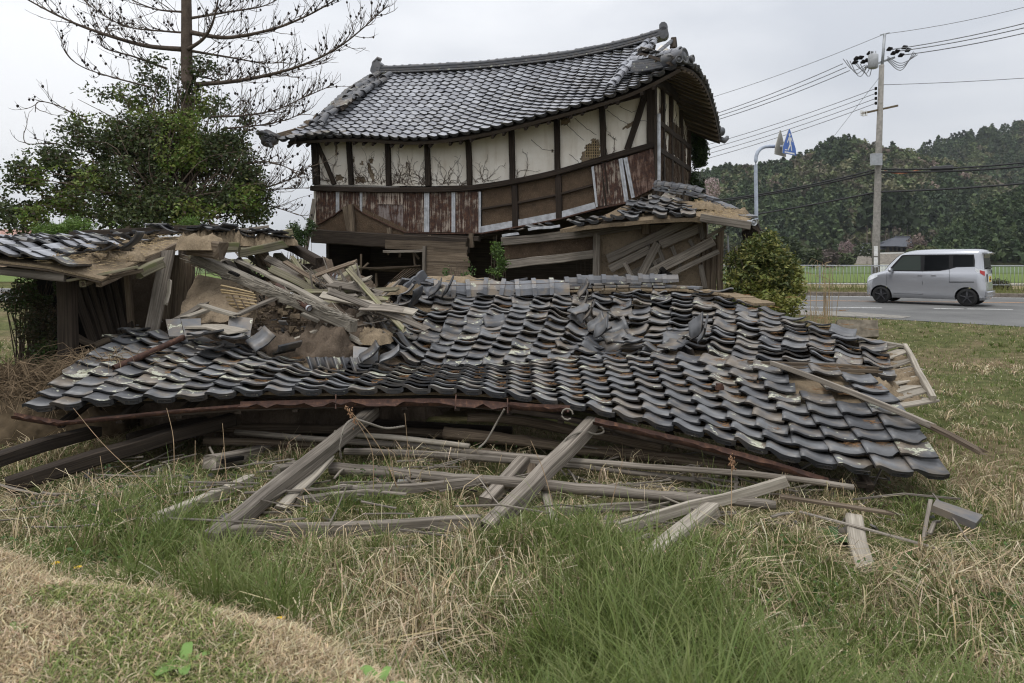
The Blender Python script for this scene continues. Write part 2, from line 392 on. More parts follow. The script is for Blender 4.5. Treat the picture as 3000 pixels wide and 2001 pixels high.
def slab(S, name, m, par, d0=.0, d1=.07, su=1, sv=1, i0=0, i1=None, j0=0, j1=None, jag=0.0, clip=None):
    i1 = len(S)-1 if i1 is None else i1; j1 = len(S[0])-1 if j1 is None else j1
    I = list(range(i0, i1+1, su)); J = list(range(j0, j1+1, sv)); b = MB(); vid = {}; vs = []
    def nrm(i, j):
        a = S[min(i+1, len(S)-1)][j]-S[max(i-1, 0)][j]; c = S[i][min(j+1, len(S[0])-1)]-S[i][max(j-1, 0)]
        return a.cross(c).normalized()
    for i in I:
        for j in J:
            n = nrm(i, j); p = S[i][j]+Vector((rnd.uniform(-jag, jag), rnd.uniform(-jag, jag), 0))
            vid[i, j] = len(vs); vs += [p-n*d0, p-n*d1]
    cells = [(a, c) for a in range(len(I)-1) for c in range(len(J)-1)]
    if clip: cells = [(a, c) for a, c in cells if not clip(I[a], J[c], (S[I[a]][J[c]]+S[I[a+1]][J[c+1]])/2)]
    cs = set(cells); fs = []
    for a, c in cells:
        q = [vid[I[a], J[c]], vid[I[a+1], J[c]], vid[I[a+1], J[c+1]], vid[I[a], J[c+1]]]
        fs += [tuple(q), tuple(k+1 for k in q[::-1])]
        for (da, dc, e0, e1) in ((0, -1, 0, 1), (1, 0, 1, 2), (0, 1, 2, 3), (-1, 0, 3, 0)):
            if (a+da, c+dc) not in cs: fs.append((q[e1], q[e0], q[e0]+1, q[e1]+1))
    b.add(vs, fs); return b.obj(name, m, par)

# ------------------------------------------------------------------ timber
def rect_prof(w, h, ch=.12):
    c = min(w, h)*ch; x, z = w/2, h/2
    return [(-x+c, -z), (x-c, -z), (x, -z+c), (x, z-c), (x-c, z), (-x+c, z), (-x, z-c), (-x, -z+c)]
def beam(name, p0, p1, w, h, m='wood', par=None, bow=0.0, side=0.0, wob=.006, up=(0,0,1), roll=0.0, taper=1.0, jag=.0, ch=.1, seed=None, **k):
    r = random.Random(seed if seed is not None else rnd.random()); p0 = Vector(p0); p1 = Vector(p1); L = (p1-p0).length
    n = max(2, int(L/.28)); t = (p1-p0).normalized(); u = Vector(up); s = t.cross(u)
    if s.length < 1e-3: s = t.cross(Vector((0, 1, 0)))
    s.normalize(); u = s.cross(t)
    if roll: q = Matrix.Rotation(roll, 3, t); u = q @ u; s = q @ s
    pts = []; sc_ = []
    for i in range(n+1):
        f = i/n; a = 4*f*(1-f)
        pts.append(p0.lerp(p1, f)+u*(bow*a+r.uniform(-wob, wob))+s*(side*a+r.uniform(-wob, wob)))
        sc_.append(lerp(1, taper, f)*r.uniform(.97, 1.03))
    b = MB(); b.sweep(pts, rect_prof(w, h, ch), u, sc_, True, 0, voff=r.random())
    if jag:   # splintered end
        nv = 8
        for kk in range(nv):
            v = Vector(b.v[n*nv+kk]); b.v[n*nv+kk] = tuple(v+t*r.uniform(-jag, jag))
            v = Vector(b.v[kk]); b.v[kk] = tuple(v+t*r.uniform(-jag*.4, jag*.4))
    return b.obj(name, M[m] if isinstance(m, str) else m, par, **k)
def log(name, pts, r, m='wood', par=None, r1=None, knots=.08, seed=None, **k):
    q = random.Random(seed if seed is not None else rnd.random()); d = tube_pts(pts, 5); n = len(d); r1 = r1 or r*.8
    rr = [lerp(r, r1, i/(n-1))*q.uniform(1-knots, 1+knots) for i in range(n)]
    d = [p+Vector((0, 0, q.uniform(-.1, .1)*r)) for p in d]
    b = MB(); b.tube(d, rr, 9); return b.obj(name, M[m], par, True, **k)
def px_beam(name, a, b, w, h, m='wood', **k): return beam(name, P(*a), P(*b), w, h, m, **k)
def fit(o):   # shade by angle
    for p in o.data.polygons: p.use_smooth = False
    return o

# ================================================================== the ruined house
house = empty('ruined_house', (0, 17, 0), 'tilting two-storey timber house with tiled roof, white plaster and a crushed ground floor', 'house')
WX0, WX1, WD0, WD1 = 925., 1910., 17.6, 14.8
WN = Vector((-.327, -.945, 0))        # outward normal of the front wall
def W(x, y, off=0.0):
    D = 1/lerp(1/WD0, 1/WD1, (x-WX0)/(WX1-WX0)); return P(x, y, D)+WN*off

def roofpart(name, par): 
    o = empty(name, par.location); parent(o, par); o.location = (0, 0, 0); o.matrix_parent_inverse = Matrix(); return o
h_roof = roofpart('roof', house)
EV = [(815, 414, 17.25), (1023, 403, 16.7), (1190, 412, 16.1), (1307, 405, 15.7), (1440, 382, 15.3), (1580, 347, 14.9), (1723, 308, 14.45), (1833, 273, 14.1), (1907, 240, 13.85), (1987, 197, 13.6)]
RG = [(1020, 224, 21.3), (1190, 219, 20.8), (1320, 214, 20.2), (1420, 207, 19.8), (1530, 197, 19.4), (1650, 183, 19.0), (1760, 163, 18.6), (1850, 144, 18.3), (1925, 120, 18.0), (2010, 95, 17.7)]
cols = []
for a, b in zip(EV, RG):
    A, B = P(*a), P(*b); cols.append([A, A.lerp(B, .5)-Vector((0, 0, .10)), B])
SH = lattice(cols, 38, 18)
def lx(y, a, b): return a[0]+(b[0]-a[0])*(y-a[1])/(b[1]-a[1])
def hclip(i, j, c):
    x, y = PX(c)
    if x < lx(y, (1128, 222), (838, 410)): return True
    if x > lx(y, (1928, 120), (1838, 225)) and y < lx(x, (185, 1850), (160, 1990)) + 12: return True
    return False
def lyx(x, a, b): return a[1]+(b[1]-a[1])*(x-a[0])/(b[0]-a[0])
def hclip(i, j, c):
    x, y = PX(c)
    if x < lx(y, (1128, 222), (838, 410)): return True
    return x > lx(y, (1930, 120), (1842, 222)) and y < lyx(x, (1845, 215), (1990, 178))
put_tiles(h_roof, SH, TS['tile_sky_sheen'], hclip, lambda i, j, c: (.016, .004), restname='upper_tiles')
slab(SH, 'sheathing', M['wood_dark'], h_roof, .03, .10, 1, 1, clip=hclip)
# ridge: flat courses, then round caps
rg = cr_curve([P(x, y-4, d) for x, y, d in ((1108, 222, 21.0), (1190, 220, 20.8), (1320, 214, 20.2), (1440, 206, 19.75), (1640, 184, 19.05), (1760, 163, 18.6), (1857, 141, 18.25), (1938, 117, 17.95))], 33)
for k in range(5):
    b = MB(); hw = (.24, .15, .165, .15, .165)[k]; z = .015+.04*k
    b.sweep([p+Vector((0, 0, z)) for p in rg], rect_prof(hw*2, .039, .1)); b.obj('ridge_course', M['ridge'], h_roof)
def round_tile(name, p0, p1, r, m, par, collar=True, n=7, up=(0,0,1)):
    b = MB(); prof = [(r*math.cos(math.pi*k/n), r*math.sin(math.pi*k/n)) for k in range(n+1)]
    prof2 = prof + [(a*.8, c*.8) for a, c in prof[::-1]]
    t = (p1-p0).normalized()
    b.sweep([p0-t*.02, p0+(p1-p0)*.5, p1+t*.02], prof2, up, [1.04, 1.0, .97])
    if collar: b.sweep([p0-t*.03, p0+t*.035], [(a*1.16, c*1.16) for a, c in prof2], up)
    return b.obj(name, m, par, False)
for a, c in zip(rg, rg[1:]):
    z = Vector((0, 0, .20+rnd.uniform(-.008, .008))); round_tile('ridge_cap', a+z, c+z, .075, M['ridge'], h_roof)
# verge rolls
def roll(pts, n, r, m, par, jit=.02):
    q = cr_curve([P(*p) for p in pts], n)
    for a, c in zip(q, q[1:]):
        j = Vector((rnd.gauss(0, jit), rnd.gauss(0, jit), rnd.gauss(0, jit*.5)+.05)); round_tile('roll_tile', c+j, a+j, r, m, par)
roll([(1112, 224, 20.8), (1062, 256, 19.9), (1010, 292, 19.0)], 6, .10, M['ridge'], h_roof, .03)
roll([(1145, 226, 20.6), (1100, 252, 19.9), (1045, 290, 18.9)], 6, .10, M['ridge'], h_roof, .03)
roll([(1002, 316, 18.4), (960, 345, 17.8), (940, 372, 17.3)], 4, .10, M['ridge'], h_roof, .03)
roll([(975, 322, 18.5), (950, 342, 18.1), (918, 368, 17.6)], 3, .10, M['ridge'], h_roof, .04)
roll([(1920, 122, 17.9), (1885, 162, 16.6), (1848, 198, 15.6), (1803, 250, 14.5)], 13, .085, M['tile_sky_sheen'], h_roof, .02)
roll([(1897, 128, 17.9), (1865, 165, 16.7), (1830, 205, 15.5), (1790, 262, 14.4)], 13, .085, M['tile_sky_sheen'], h_roof, .02)
# left hip: board, bared clay, edge tiles, side slope
A_, B_ = P(905, 376, 17.7), P(808, 402, 17.3)
beam('hip_board', B_+V(0,.1,.03), P(925, 368, 18.0), .10, .16, 'wood_brown', h_roof)
def heap(name, base, rx, ry, h, m, par=None, n=14, rough=.35, seed=0, down=.05, **k):
    n = int(n*1.7)
    """uneven low heap: a dome grid with noise, closed by a skirt"""
    vs = []; fs = []; cx = Vector(base)
    for a in range(n+1):
        for b_ in range(n+1):
            u, w = a/n*2-1, b_/n*2-1; rr = math.hypot(u, w); e = max(0, 1-rr*rr)
            z = h*math.sqrt(e) if e > 0 else 0
            q = noise.noise(Vector((u*2.1+seed, w*2.1, seed*.7)))+.6*noise.noise(Vector((u*5+seed, w*5, 3+seed)))+.4*noise.noise(Vector((u*11+seed, w*11, 3+seed)))
            q += .35*noise.noise(Vector((u*23+seed, w*23, seed)))+.3*noise.noise(Vector((u*41, w*41+seed, 2))); z = z*(1+rough*q)-(down if e <= 0 else 0)
            vs.append(cx+Vector((u*rx*(1+.12*q), w*ry*(1+.12*q), z)))
    for a in range(n):
        for b_ in range(n):
            i = a*(n+1)+b_
            if math.hypot((a+.5)/n*2-1, (b_+.5)/n*2-1) < 1.12: fs.append((i, i+n+1, i+n+2, i+1))
    b = MB(); b.add(vs, fs); return b.obj(name, M[m] if isinstance(m, str) else m, par, True, **k)
for k in range(9):
    f = k/8; p = P(850, 396, 17.5).lerp(P(1060, 262, 20.1), f); heap('clay_bed', p-V(0,0,.03), .16, .2, .07, 'mud', h_roof, 8, .8, k)
SL = lattice([[P(1000, 318, 17.9), P(975, 322, 19.0), P(958, 326, 20.0)], [P(1060, 268, 19.5), P(1040, 262, 20.3), P(1020, 272, 21.2)], [P(1110, 225, 20.9), P(1092, 224, 21.4), P(1078, 232, 22.2)]], 12, 6)
put_tiles(h_roof, [c[::-1] for c in SL][::-1], TS['tile'], None, lambda i, j, c: (.03, .01), False)
slab(SL, 'side_sheathing', M['wood_dark'], h_roof, -.02, .06)
SC = lattice([[P(812, 422, 16.9), P(835, 405, 17.3)], [P(880, 410, 16.8), P(890, 392, 17.25)], [P(960, 402, 16.75), P(962, 385, 17.2)], [P(1030, 402, 16.65), P(1028, 390, 17.1)]], 8, 1)
put_tiles(h_roof, SC, TS['tile'], None, lambda i, j, c: (.05, .01), True)
# end ornaments
def oni_left():
    b = MB(); c = P(790, 405, 17.0)
    prof = [(math.cos(t)*(.23+.03*math.sin(5*t)), math.sin(t)*(.20+.03*math.cos(3*t))) for t in [2*math.pi*k/18 for k in range(18)]]
    b.sweep([c+V(0, -.09, 0), c+V(0, .09, 0)], prof)
    b.tube(tube_pts([c+V(-.06, -.10, .10), c+V(-.16, -.1, .14), c+V(-.26, -.05, .11), c+V(-.31, 0, .15), c+V(-.27, .02, .2)], 4), [.05]*8+[.045]*4+[.04]*4+[.025], 8)
    for s, (x, z) in enumerate(((-.05, .05), (.08, .02), (0, -.10))):
        pts = [c+V(x+.07*math.cos(t)*(1-t/12), -.11, z+.07*math.sin(t)*(1-t/12)) for t in [k*.5 for k in range(18)]]
        b.tube(pts, .018, 6)
    b.tube([c+V(.03, -.06, -.1), c+V(.07, -.08, -.24), c+V(.12, -.06, -.20)], [.06, .05, .02], 8)
    b.obj('end_ornament', M['ridge'], h_roof, True)
oni_left()
def oni_round(c, r, ax, ln, par, m):
    b = MB(); ax = Vector(ax).normalized(); u = Vector((0, 0, 1)); n = 20
    ring = [(math.cos(2*math.pi*k/n), math.sin(2*math.pi*k/n)) for k in range(n)]
    def sec(d, q): 
        s = ax.cross(u).normalized(); w = s.cross(ax); return [c+ax*d+s*(a*r*q)+w*(e*r*q) for a, e in ring]
    prof = [(-ln, .86), (-ln*.3, .9), (-.02, .98), (.0, 1.08), (.035, 1.08), (.04, .92), (.015, .80), (.01, .55), (.03, .45), (.03, .02)]
    vs = []; fs = []
    for d, q in prof: vs += sec(d, q)
    for a in range(len(prof)-1):
        for k in range(n): fs.append((a*n+k, a*n+(k+1) % n, (a+1)*n+(k+1) % n, (a+1)*n+k))
    b.add(vs, fs); return b.obj('end_ornament', m, par, True)
oni_round(P(2003, 163, 13.6), .145, (.75, -.66, .05), .45, h_roof, M['ridge'])
oni_round(P(1988, 174, 13.5), .07, (.2, -.97, .0), .2, h_roof, M['ridge'])
oni_round(P(2027, 172, 13.9), .075, (.8, -.6, .0), .2, h_roof, M['ridge'])
cr_ = cr_curve([P(1862, 196, 14.9), P(1915, 190, 14.3), P(1992, 172, 13.75)], 7)
for k in range(5):
    b = MB(); b.sweep([p+V(0, 0, -.10+.05*k) for p in cr_], rect_prof(.26-.02*k, .048)); b.obj('corner_ridge_course', M['ridge'], h_roof)
for a, c in zip(cr_, cr_[1:]): round_tile('corner_ridge_cap', c+V(0,0,.15), a+V(0,0,.15), .085, M['tile_sky_sheen'], h_roof)
# ridge end pieces
re = P(1943, 105, 17.9)
b = MB(); b.sweep([re+V(-.03, -.12, 0), re+V(.05, .12, 0)], [(math.cos(t)*.13, math.sin(t)*.16+.05) for t in [2*math.pi*k/14 for k in range(14)]]); b.obj('ridge_end', M['ridge'], h_roof)
b = MB(); b.sweep([re+V(-.03, -.12, .22), re+V(.05, .12, .22)], rect_prof(.20, .22, .3)); b.obj('ridge_end', M['ridge'], h_roof)
re = P(1107, 203, 21.0)
b = MB(); b.sweep([re+V(-.05, -.14, 0), re+V(.05, .14, 0)], [(math.cos(t)*(.17+.03*math.sin(4*t)), math.sin(t)*.24+.02) for t in [2*math.pi*k/16 for k in range(16)]]); b.tube([re+V(-.1,-.1,.2), re+V(.02,-.1,.3), re+V(.12,-.1,.26)], [.04,.07,.06], 8); b.obj('ridge_end', M['ridge'], h_roof)
# gable under the right ridge end
b = MB(); g = [P(1938, 130, 17.7), P(1968, 150, 17.6), P(1966, 178, 16.6), P(1890, 185, 16.2)]
b.add([p for p in g]+[p+V(.05, .12, 0) for p in g], [(0, 1, 2, 3), (7, 6, 5, 4), (0, 4, 5, 1), (1, 5, 6, 2), (2, 6, 7, 3), (3, 7, 4, 0)]); b.obj('gable', M['plaster'], h_roof)
q = cr_curve([P(1972, 118, 17.7), P(1925, 158, 16.5), P(1905, 178, 16.0)], 9)
for a, c in zip(q, q[1:]): round_tile('verge_tile', c, a, .06, M['ridge'], h_roof, False)
b = MB(); b.sweep([P(1975, 122, 17.7), P(1972, 150, 17.5)], rect_prof(.14, .3)); b.obj('verge_board', M['wood_dark'], h_roof)
# right (end) slope, drooping to the back
EE = [(1995, 186, 13.62), (2022, 196, 14.0), (2044, 212, 14.6), (2072, 252, 15.5), (2092, 310, 16.6), (2105, 365, 17.6), (2112, 412, 18.4)]
ecols = []
for i, e in enumerate(EE):
    A = P(*e); f = i/(len(EE)-1); T = P(1992, 172, 13.75).lerp(P(1975, 150, 18.6), f); T = T+Vector((-.15, .5*f, .25-.55*f))
    up_ = Vector((-1.5+.25*f, .3, .66-.1*f))
    up_ = up_*min(1, .12+2.2*f); ecols.append([A, A+up_*.5+V(0, 0, -.03), A+up_])
SE = lattice(ecols, 20, 4)
put_tiles(h_roof, SE, TS['tile'], None, lambda i, j, c: (.03, .006), True)
slab(SE, 'end_sheathing', M['wood_dark'], h_roof, .04, .10)
for i in range(1, 20, 1):
    a, c = SE[i][0], SE[i][4]; d = V(0, 0, -.13); beam('rafter', a+d+(c-a)*.03, c+d, .06, .07, 'wood_brown', h_roof)
oni_round(P(2113, 385, 18.5), .11, (.9, .4, 0), .3, h_roof, M['ridge'])
b = MB(); cc = P(2112, 408, 18.5); b.tube([cc, cc+V(.12, .1, -.02), cc+V(.2, .1, .05), cc+V(.21, .1, .11)], [.08, .08, .06, .04], 8); b.obj('end_ornament', M['ridge'], h_roof, True)

# --- walls
h_wall = roofpart('front_wall', house)
posts = [((923, 400), (930, 541)), ((1023, 400), (1032, 541)), ((1137, 402), (1142, 544)), ((1252, 400), (1257, 545)), ((1373, 385), (1378, 542)), ((1500, 358), (1503, 525)), ((1632, 330), (1635, 499)), ((1763, 292), (1770, 459)), ((1910, 236), (1908, 424))]
for k, (a, c) in enumerate(posts):
    wd = .19 if k in (0, 8) else .125; beam('post', W(*a, .03)+V(0,0,.15), W(*c, .03), wd, .12, 'timber', h_wall, up=WN)
def W_curve(pts, off, n=20): return cr_curve([W(x, y, off) for x, y in pts], n)
sill = [(918, 552), (1100, 557), (1257, 557), (1378, 552), (1503, 534), (1635, 506), (1770, 467), (1915, 427)]
b = MB(); b.sweep(W_curve(sill, .07, 30), rect_prof(.14, .13)); b.obj('sill_beam', M['timber'], h_wall)
b = MB(); b.sweep([p+V(0,0,.0) for p in W_curve([(x, y-150 if x < 1400 else y-165) for x, y in sill], -.02, 20)], rect_prof(.12, .18)); b.obj('wall_plate', M['timber'], h_wall)
for i in range(26):   # rafter ends under the front eave
    a = SH[1+int(i*1.42)][0]; c = SH[1+int(i*1.42)][5]; beam('rafter', a+V(0, .06, -.14), c+V(0, 0, -.17), .06, .07, 'timber', h_roof)
# plaster panels: a skin of small flakes with pieces gone, clay behind
def panel(k, holes, laths=(), n=(30, 24)):
    (x0, y0), (x0b, y1) = posts[k]; (x1, y2), (x1b, y3) = posts[k+1]
    def q(u, v): return (lerp(lerp(x0, x0b, v), lerp(x1, x1b, v), u), lerp(lerp(y0, y1, v), lerp(y2, y3, v), u))
    nx, ny = n; vs = []; fs = []; sv = {}
    for i in range(nx+1):
        for j in range(ny+1):
            e = 0 if i in (0, nx) or j in (0, ny) else 1
            u, v = i/nx+e*rnd.uniform(-.012, .012), j/ny+e*rnd.uniform(-.014, .014); sv[i, j] = len(vs); vs.append(W(*q(u, v), 0.0))
    def gone(x, y, g=1.0):
        for hx, hy, rx, ry, tilt in holes:
            dx, dy = x-hx, y-hy; dx, dy = dx*math.cos(tilt)+dy*math.sin(tilt), -dx*math.sin(tilt)+dy*math.cos(tilt)
            if (dx/rx)**2+(dy/ry)**2 < g*(1+.55*noise.noise(Vector((x*.09, y*.09, k)))): return True
        return False
    for i in range(nx):
        for j in range(ny):
            c = q((i+.5)/nx, (j+.5)/ny)
            if not gone(*c): fs.append((sv[i, j], sv[i, j+1], sv[i+1, j+1], sv[i+1, j]))
    o = len(vs); vs += [Vector(v)-WN*.012 for v in vs]
    ed = {}
    for f in list(fs):
        for a, c in zip(f, f[1:]+f[:1]): ed[a, c] = f
    fs += [(a, c, c+o, a+o)[::-1] for (a, c) in ed if (c, a) not in ed]
    b = MB(); b.add(vs, fs); b.obj('plaster_panel', M['plaster'], h_wall)
    vs = []; fs = []; m = 12
    for i in range(m+1):
        for j in range(m+1): vs.append(W(*q(i/m, j/m), -.03))
    lat = lambda x, y: any(((x-a)/c)**2+((y-b_)/d)**2 < 1 for a, b_, c, d in laths)
    for i in range(m):
        for j in range(m):
            if not lat(*q((i+.5)/m, (j+.5)/m)): fs.append((i*(m+1)+j, i*(m+1)+j+1, (i+1)*(m+1)+j+1, (i+1)*(m+1)+j))
    b = MB(); b.add(vs, fs); b.obj('clay_core', M['clay_wall'], h_wall)
    for a, b_, c, d in laths:
        for s in range(-4, 5):
            xx = a+s*c/4.2; p0, p1 = W(xx, b_-d*1.15, -.04), W(xx-1, b_+d*1.15, -.04); beam('lath', p0, p1, .018, .012, 'bamboo', h_wall, up=WN, wob=.002)
            yy = b_+s*d/4.2; p0, p1 = W(a-c*1.15, yy, -.055), W(a+c*1.15, yy, -.055); beam('lath', p0, p1, .018, .012, 'bamboo', h_wall, up=WN, wob=.002)
M['bamboo'] = M['bamboo']
panel(0, [(992, 522, 13, 9, 0), (985, 425, 4, 30, 0)])
panel(1, [(1055, 528, 18, 9, 0), (1085, 500, 7, 30, -.25), (1035, 470, 5, 10, 0), (1060, 478, 5, 7, 0), (1087, 470, 7, 7, 0)])
panel(2, [(1192, 482, 3, 7, 0)])
panel(3, []); panel(4, []); panel(5, [(1620, 445, 5, 3, 0)])
panel(6, [(1655, 350, 14, 18, 0), (1735, 443, 24, 38, .35), (1720, 465, 20, 14, 0)], [(1736, 443, 22, 34)], (38, 30))
panel(7, [(1852, 362, 16, 7, -.2), (1832, 372, 12, 4, -.5)], [(1855, 362, 10, 6)])
# braces
beam('brace', W(928, 412, .035), W(982, 540, .035), .11, .06, 'timber', h_wall, up=WN)
beam('brace', W(1895, 268, .045), W(1838, 440, .045), .13, .07, 'timber', h_wall, up=WN)
# crack lines and dead creeper: thin stems against the plaster
def creeper(k, n, seed, par):
    r = random.Random(seed); b = MB(); (x0, y0), (x0b, y1) = posts[k]; (x1, y2), (x1b, y3) = posts[k+1]
    for s in range(n):
        x = r.uniform(x0+4, x1-4); y = y1-r.uniform(0, 10); a = -math.pi/2+r.gauss(0, 1.0); st = 0
        pts = []; steps = r.randrange(9, 22)
        for t in range(steps):
            pts.append(W(x, y, .012)); a += r.gauss(0, .32)+(.05 if a < -math.pi/2 else -.05); x += math.cos(a)*5.5; y += math.sin(a)*5.5
            top = lerp(y0, y2, (x-x0)/(x1-x0))+22
            if x < x0+3 or x > x1-3 or y < top or y > lerp(y1, y3, (x-x0)/(x1-x0))-2: break
            if r.random() < .35:
                q = a+r.choice((-1, 1))*r.uniform(.5, 1.2); b.tube([pts[-1], W(x+math.cos(q)*5, y+math.sin(q)*5, .014), W(x+math.cos(q)*9, y+math.sin(q)*8, .012)], .0025, 4)
        if len(pts) > 2: b.tube(pts, [lerp(.0055, .002, i/len(pts)) for i in range(len(pts))], 4)
    b.obj('creeper', M['vine'], par)
h_vine = roofpart('dead_creeper', house)
for k, n in enumerate((16, 30, 38, 24, 28, 16, 4, 14)): creeper(k, n, 30+k, h_vine)
def crack(pts):
    b = MB(); d = []
    for a, c in zip(pts, pts[1:]):
        for t in range(4): f = t/4; d.append(W(lerp(a[0], c[0], f)+rnd.uniform(-1.2, 1.2), lerp(a[1], c[1], f)+rnd.uniform(-1.2, 1.2), .004))
    d.append(W(*pts[-1], .004)); b.tube(d, [.006]+[.0045]*(len(d)-2)+[.002], 4); b.obj('crack', M['black'], h_wall)
crack([(1660, 365), (1690, 392), (1712, 412)]); crack([(1683, 345), (1720, 378), (1748, 395)]); crack([(1668, 452), (1685, 465), (1700, 478)])
crack([(1555, 408), (1590, 438), (1628, 442)]); crack([(1778, 322), (1815, 350), (1840, 362)]); crack([(1782, 392), (1808, 412)]); crack([(1815, 312), (1850, 328), (1880, 322)]); crack([(1870, 352), (1905, 356)])
# lower band: corrugated sheets, brown wattle panels, drip strip
def corr(name, quad, pitch, m, off=.05, amp=.011, par=h_wall, cut=None, nz=14):
    """corrugated sheet between four wall points (top-left, top-right, bottom-right, bottom-left)"""
    tl, tr, br, bl = quad; wid = (W(*tr)-W(*tl)).length; n = max(6, int(wid/pitch)*4); vs = []; fs = []; keep = {}
    for i in range(n+1):
        for j in range(nz+1):
            u, v = i/n, j/nz; x = lerp(lerp(tl[0], tr[0], u), lerp(bl[0], br[0], u), v); y = lerp(lerp(tl[1], tr[1], u), lerp(bl[1], br[1], u), v)
            if cut: y = min(y, cut(x))
            vs.append(W(x, y, off+amp*math.sin(i*math.pi/2)))
    for i in range(n):
        for j in range(nz):
            a = i*(nz+1)+j
            if (vs[a]-vs[a+1]).length > .004: fs.append((a, a+1, a+nz+2, a+nz+1))
    b = MB(); b.add(vs, fs); return b.obj(name, m, par, True)
def cut(x):
    pts = [(925, 662), (985, 628), (1014, 606), (1032, 596), (1045, 605), (1067, 622), (1110, 642), (1150, 662), (1193, 679), (1415, 681)]
    for a, c in zip(pts, pts[1:]):
        if a[0] <= x <= c[0]: return lyx(x, a, c)
    return 681
xs = [(929, 988, 'r'), (988, 998, 'g'), (998, 1058, 'r'), (1058, 1065, 'g'), (1065, 1112, 'r'), (1184, 1246, 'r'), (1246, 1261, 'g'), (1261, 1326, 'r'), (1326, 1337, 'g'), (1337, 1405, 'r'), (1405, 1412, 'g')]
rc = {'r': M['rust'], 'g': M['galv']}
for a, c, t in xs: corr('corrugated_sheet', [(a, 557+(a-930)*.01), (c, 557+(c-930)*.01), (c, 682), (a, 682)], .075 if t == 'r' else .04, rc[t], .05 if t == 'r' else .065, .012 if t == 'r' else .006, cut=cut)
corr('corrugated_sheet', [(1112, 559), (1184, 560), (1184, 600), (1112, 598)], .075, rust_mat('rust_light', (.36, .30, .25), .5), .066)
corr('corrugated_sheet', [(1110, 592), (1184, 598), (1184, 680), (1110, 680)], .075, rust_mat('rust_grey', (.22, .19, .18), .5), .05, cut=cut)
corr('corrugated_sheet', [(1735, 490), (1816, 467), (1835, 592), (1748, 607)], .075, M['rust'], .08)
corr('corrugated_sheet', [(1735, 490), (1742, 488), (1754, 606), (1748, 607)], .04, M['galv'], .095, .004)
corr('corrugated_sheet', [(1814, 468), (1826, 464), (1844, 589), (1832, 592)], .045, M['galv'], .10, .008)
corr('corrugated_sheet', [(1828, 465), (1840, 461), (1862, 578), (1852, 582)], .045, M['galv'], .10, .008)
corr('corrugated_sheet', [(1838, 461), (1913, 436), (1932, 545), (1862, 580)], .075, rust_mat('rust_maroon', (.22, .15, .12), .55), .085, cut=lambda x: 580 if x < 1862 else lyx(x, (1862, 580), (1934, 543)))
b = MB(); b.sweep([W(x, y, .07) for x, y in ((925, 664), (985, 630), (1014, 608), (1032, 598), (1045, 607), (1067, 624), (1110, 644), (1150, 664), (1193, 681), (1300, 684), (1410, 683))], rect_prof(.05, .03)); b.obj('drip_strip', M['rust_dark'], h_wall)
bot = [(1410, 683), (1500, 667), (1643, 640), (1745, 612), (1850, 590), (1925, 560)]
def under(x): 
    for a, c in zip(bot, bot[1:]):
        if a[0] <= x <= c[0]: return lyx(x, a, c)
    return 560
def sill_y(x):
    for a, c in zip(sill, sill[1:]):
        if a[0] <= x <= c[0]: return lyx(x, a, c)
    return 427
for (xa, xb) in ((1412, 1503), (1503, 1635), (1635, 1770), (1770, 1920)):
    for lo, hi in ((0, .5), (.5, 1)):
        vs = []; n = 6
        for i in range(n+1):
            x = lerp(xa, xb, i/n)
            for j in range(n+1): vs.append(W(x, lerp(sill_y(x), under(x), lerp(lo, hi, j/n)), .0+.01*noise.noise(Vector((x*.1, j, 0)))))
        b = MB(); b.add(vs, [(i*(n+1)+j, i*(n+1)+j+1, (i+1)*(n+1)+j+1, (i+1)*(n+1)+j) for i in range(n) for j in range(n)]); b.obj('wattle_panel', M['wattle'], h_wall, True)
for x in (1512, 1640, 1775): beam('post', W(x-3, sill_y(x), .03), W(x, under(x), .03), .14, .1, 'timber', h_wall, up=WN)
b = MB(); b.sweep([W(x, lerp(sill_y(x), under(x), .48), .04) for x in (1412, 1503, 1635, 1740)], rect_prof(.07, .05)); b.obj('rail', M['timber'], h_wall)
b = MB(); b.sweep([W(x, under(x)-10, .05) for x in (1412, 1500, 1570, 1643, 1745)], rect_prof(.02, .15)); b.obj('flashing_strip', M['galv'], h_wall)
b = MB(); b.sweep([W(x, under(x)+2, .08) for x in (1412, 1500, 1643, 1745, 1850)], rect_prof(.10, .035)); b.obj('drip_strip', M['rust_dark'], h_wall)
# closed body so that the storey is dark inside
def quad(name, pts, m, par, th=.08):
    pts = [Vector(p) for p in pts]; n = (pts[1]-pts[0]).cross(pts[2]-pts[1]).normalized()*th; k = len(pts); b = MB()
    L = (pts[1]-pts[0]).length; Hh = (pts[2]-pts[1]).length
    fs = [tuple(range(k)), tuple(range(2*k-1, k-1, -1))]+[(i, k+i, k+(i+1) % k, (i+1) % k) for i in range(k)]
    uv = [[(0,0),(L,0),(L,Hh),(0,Hh)][:k] if k == 4 else [(0,0)]*k]*2+[[(0,0),(.1,0),(.1,.1),(0,.1)]]*k
    b.add(pts+[p-n for p in pts], fs, 0, uv); return b.obj(name, M[m] if isinstance(m, str) else m, par)
BK = Vector((1.45, 4.3, 0)); wl0, wr0 = W(925, 555), W(1910, 425)
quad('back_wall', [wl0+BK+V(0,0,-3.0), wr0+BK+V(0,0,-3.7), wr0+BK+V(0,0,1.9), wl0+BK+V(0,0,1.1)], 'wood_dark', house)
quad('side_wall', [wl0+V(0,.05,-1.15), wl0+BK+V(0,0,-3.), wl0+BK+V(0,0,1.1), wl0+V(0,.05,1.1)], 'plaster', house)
quad('upper_floor', [W(925, 672, -.1), W(1410, 684, -.1), W(1410, 684, -.1)+BK, W(925, 672, -.1)+BK], 'wood_dark', house)
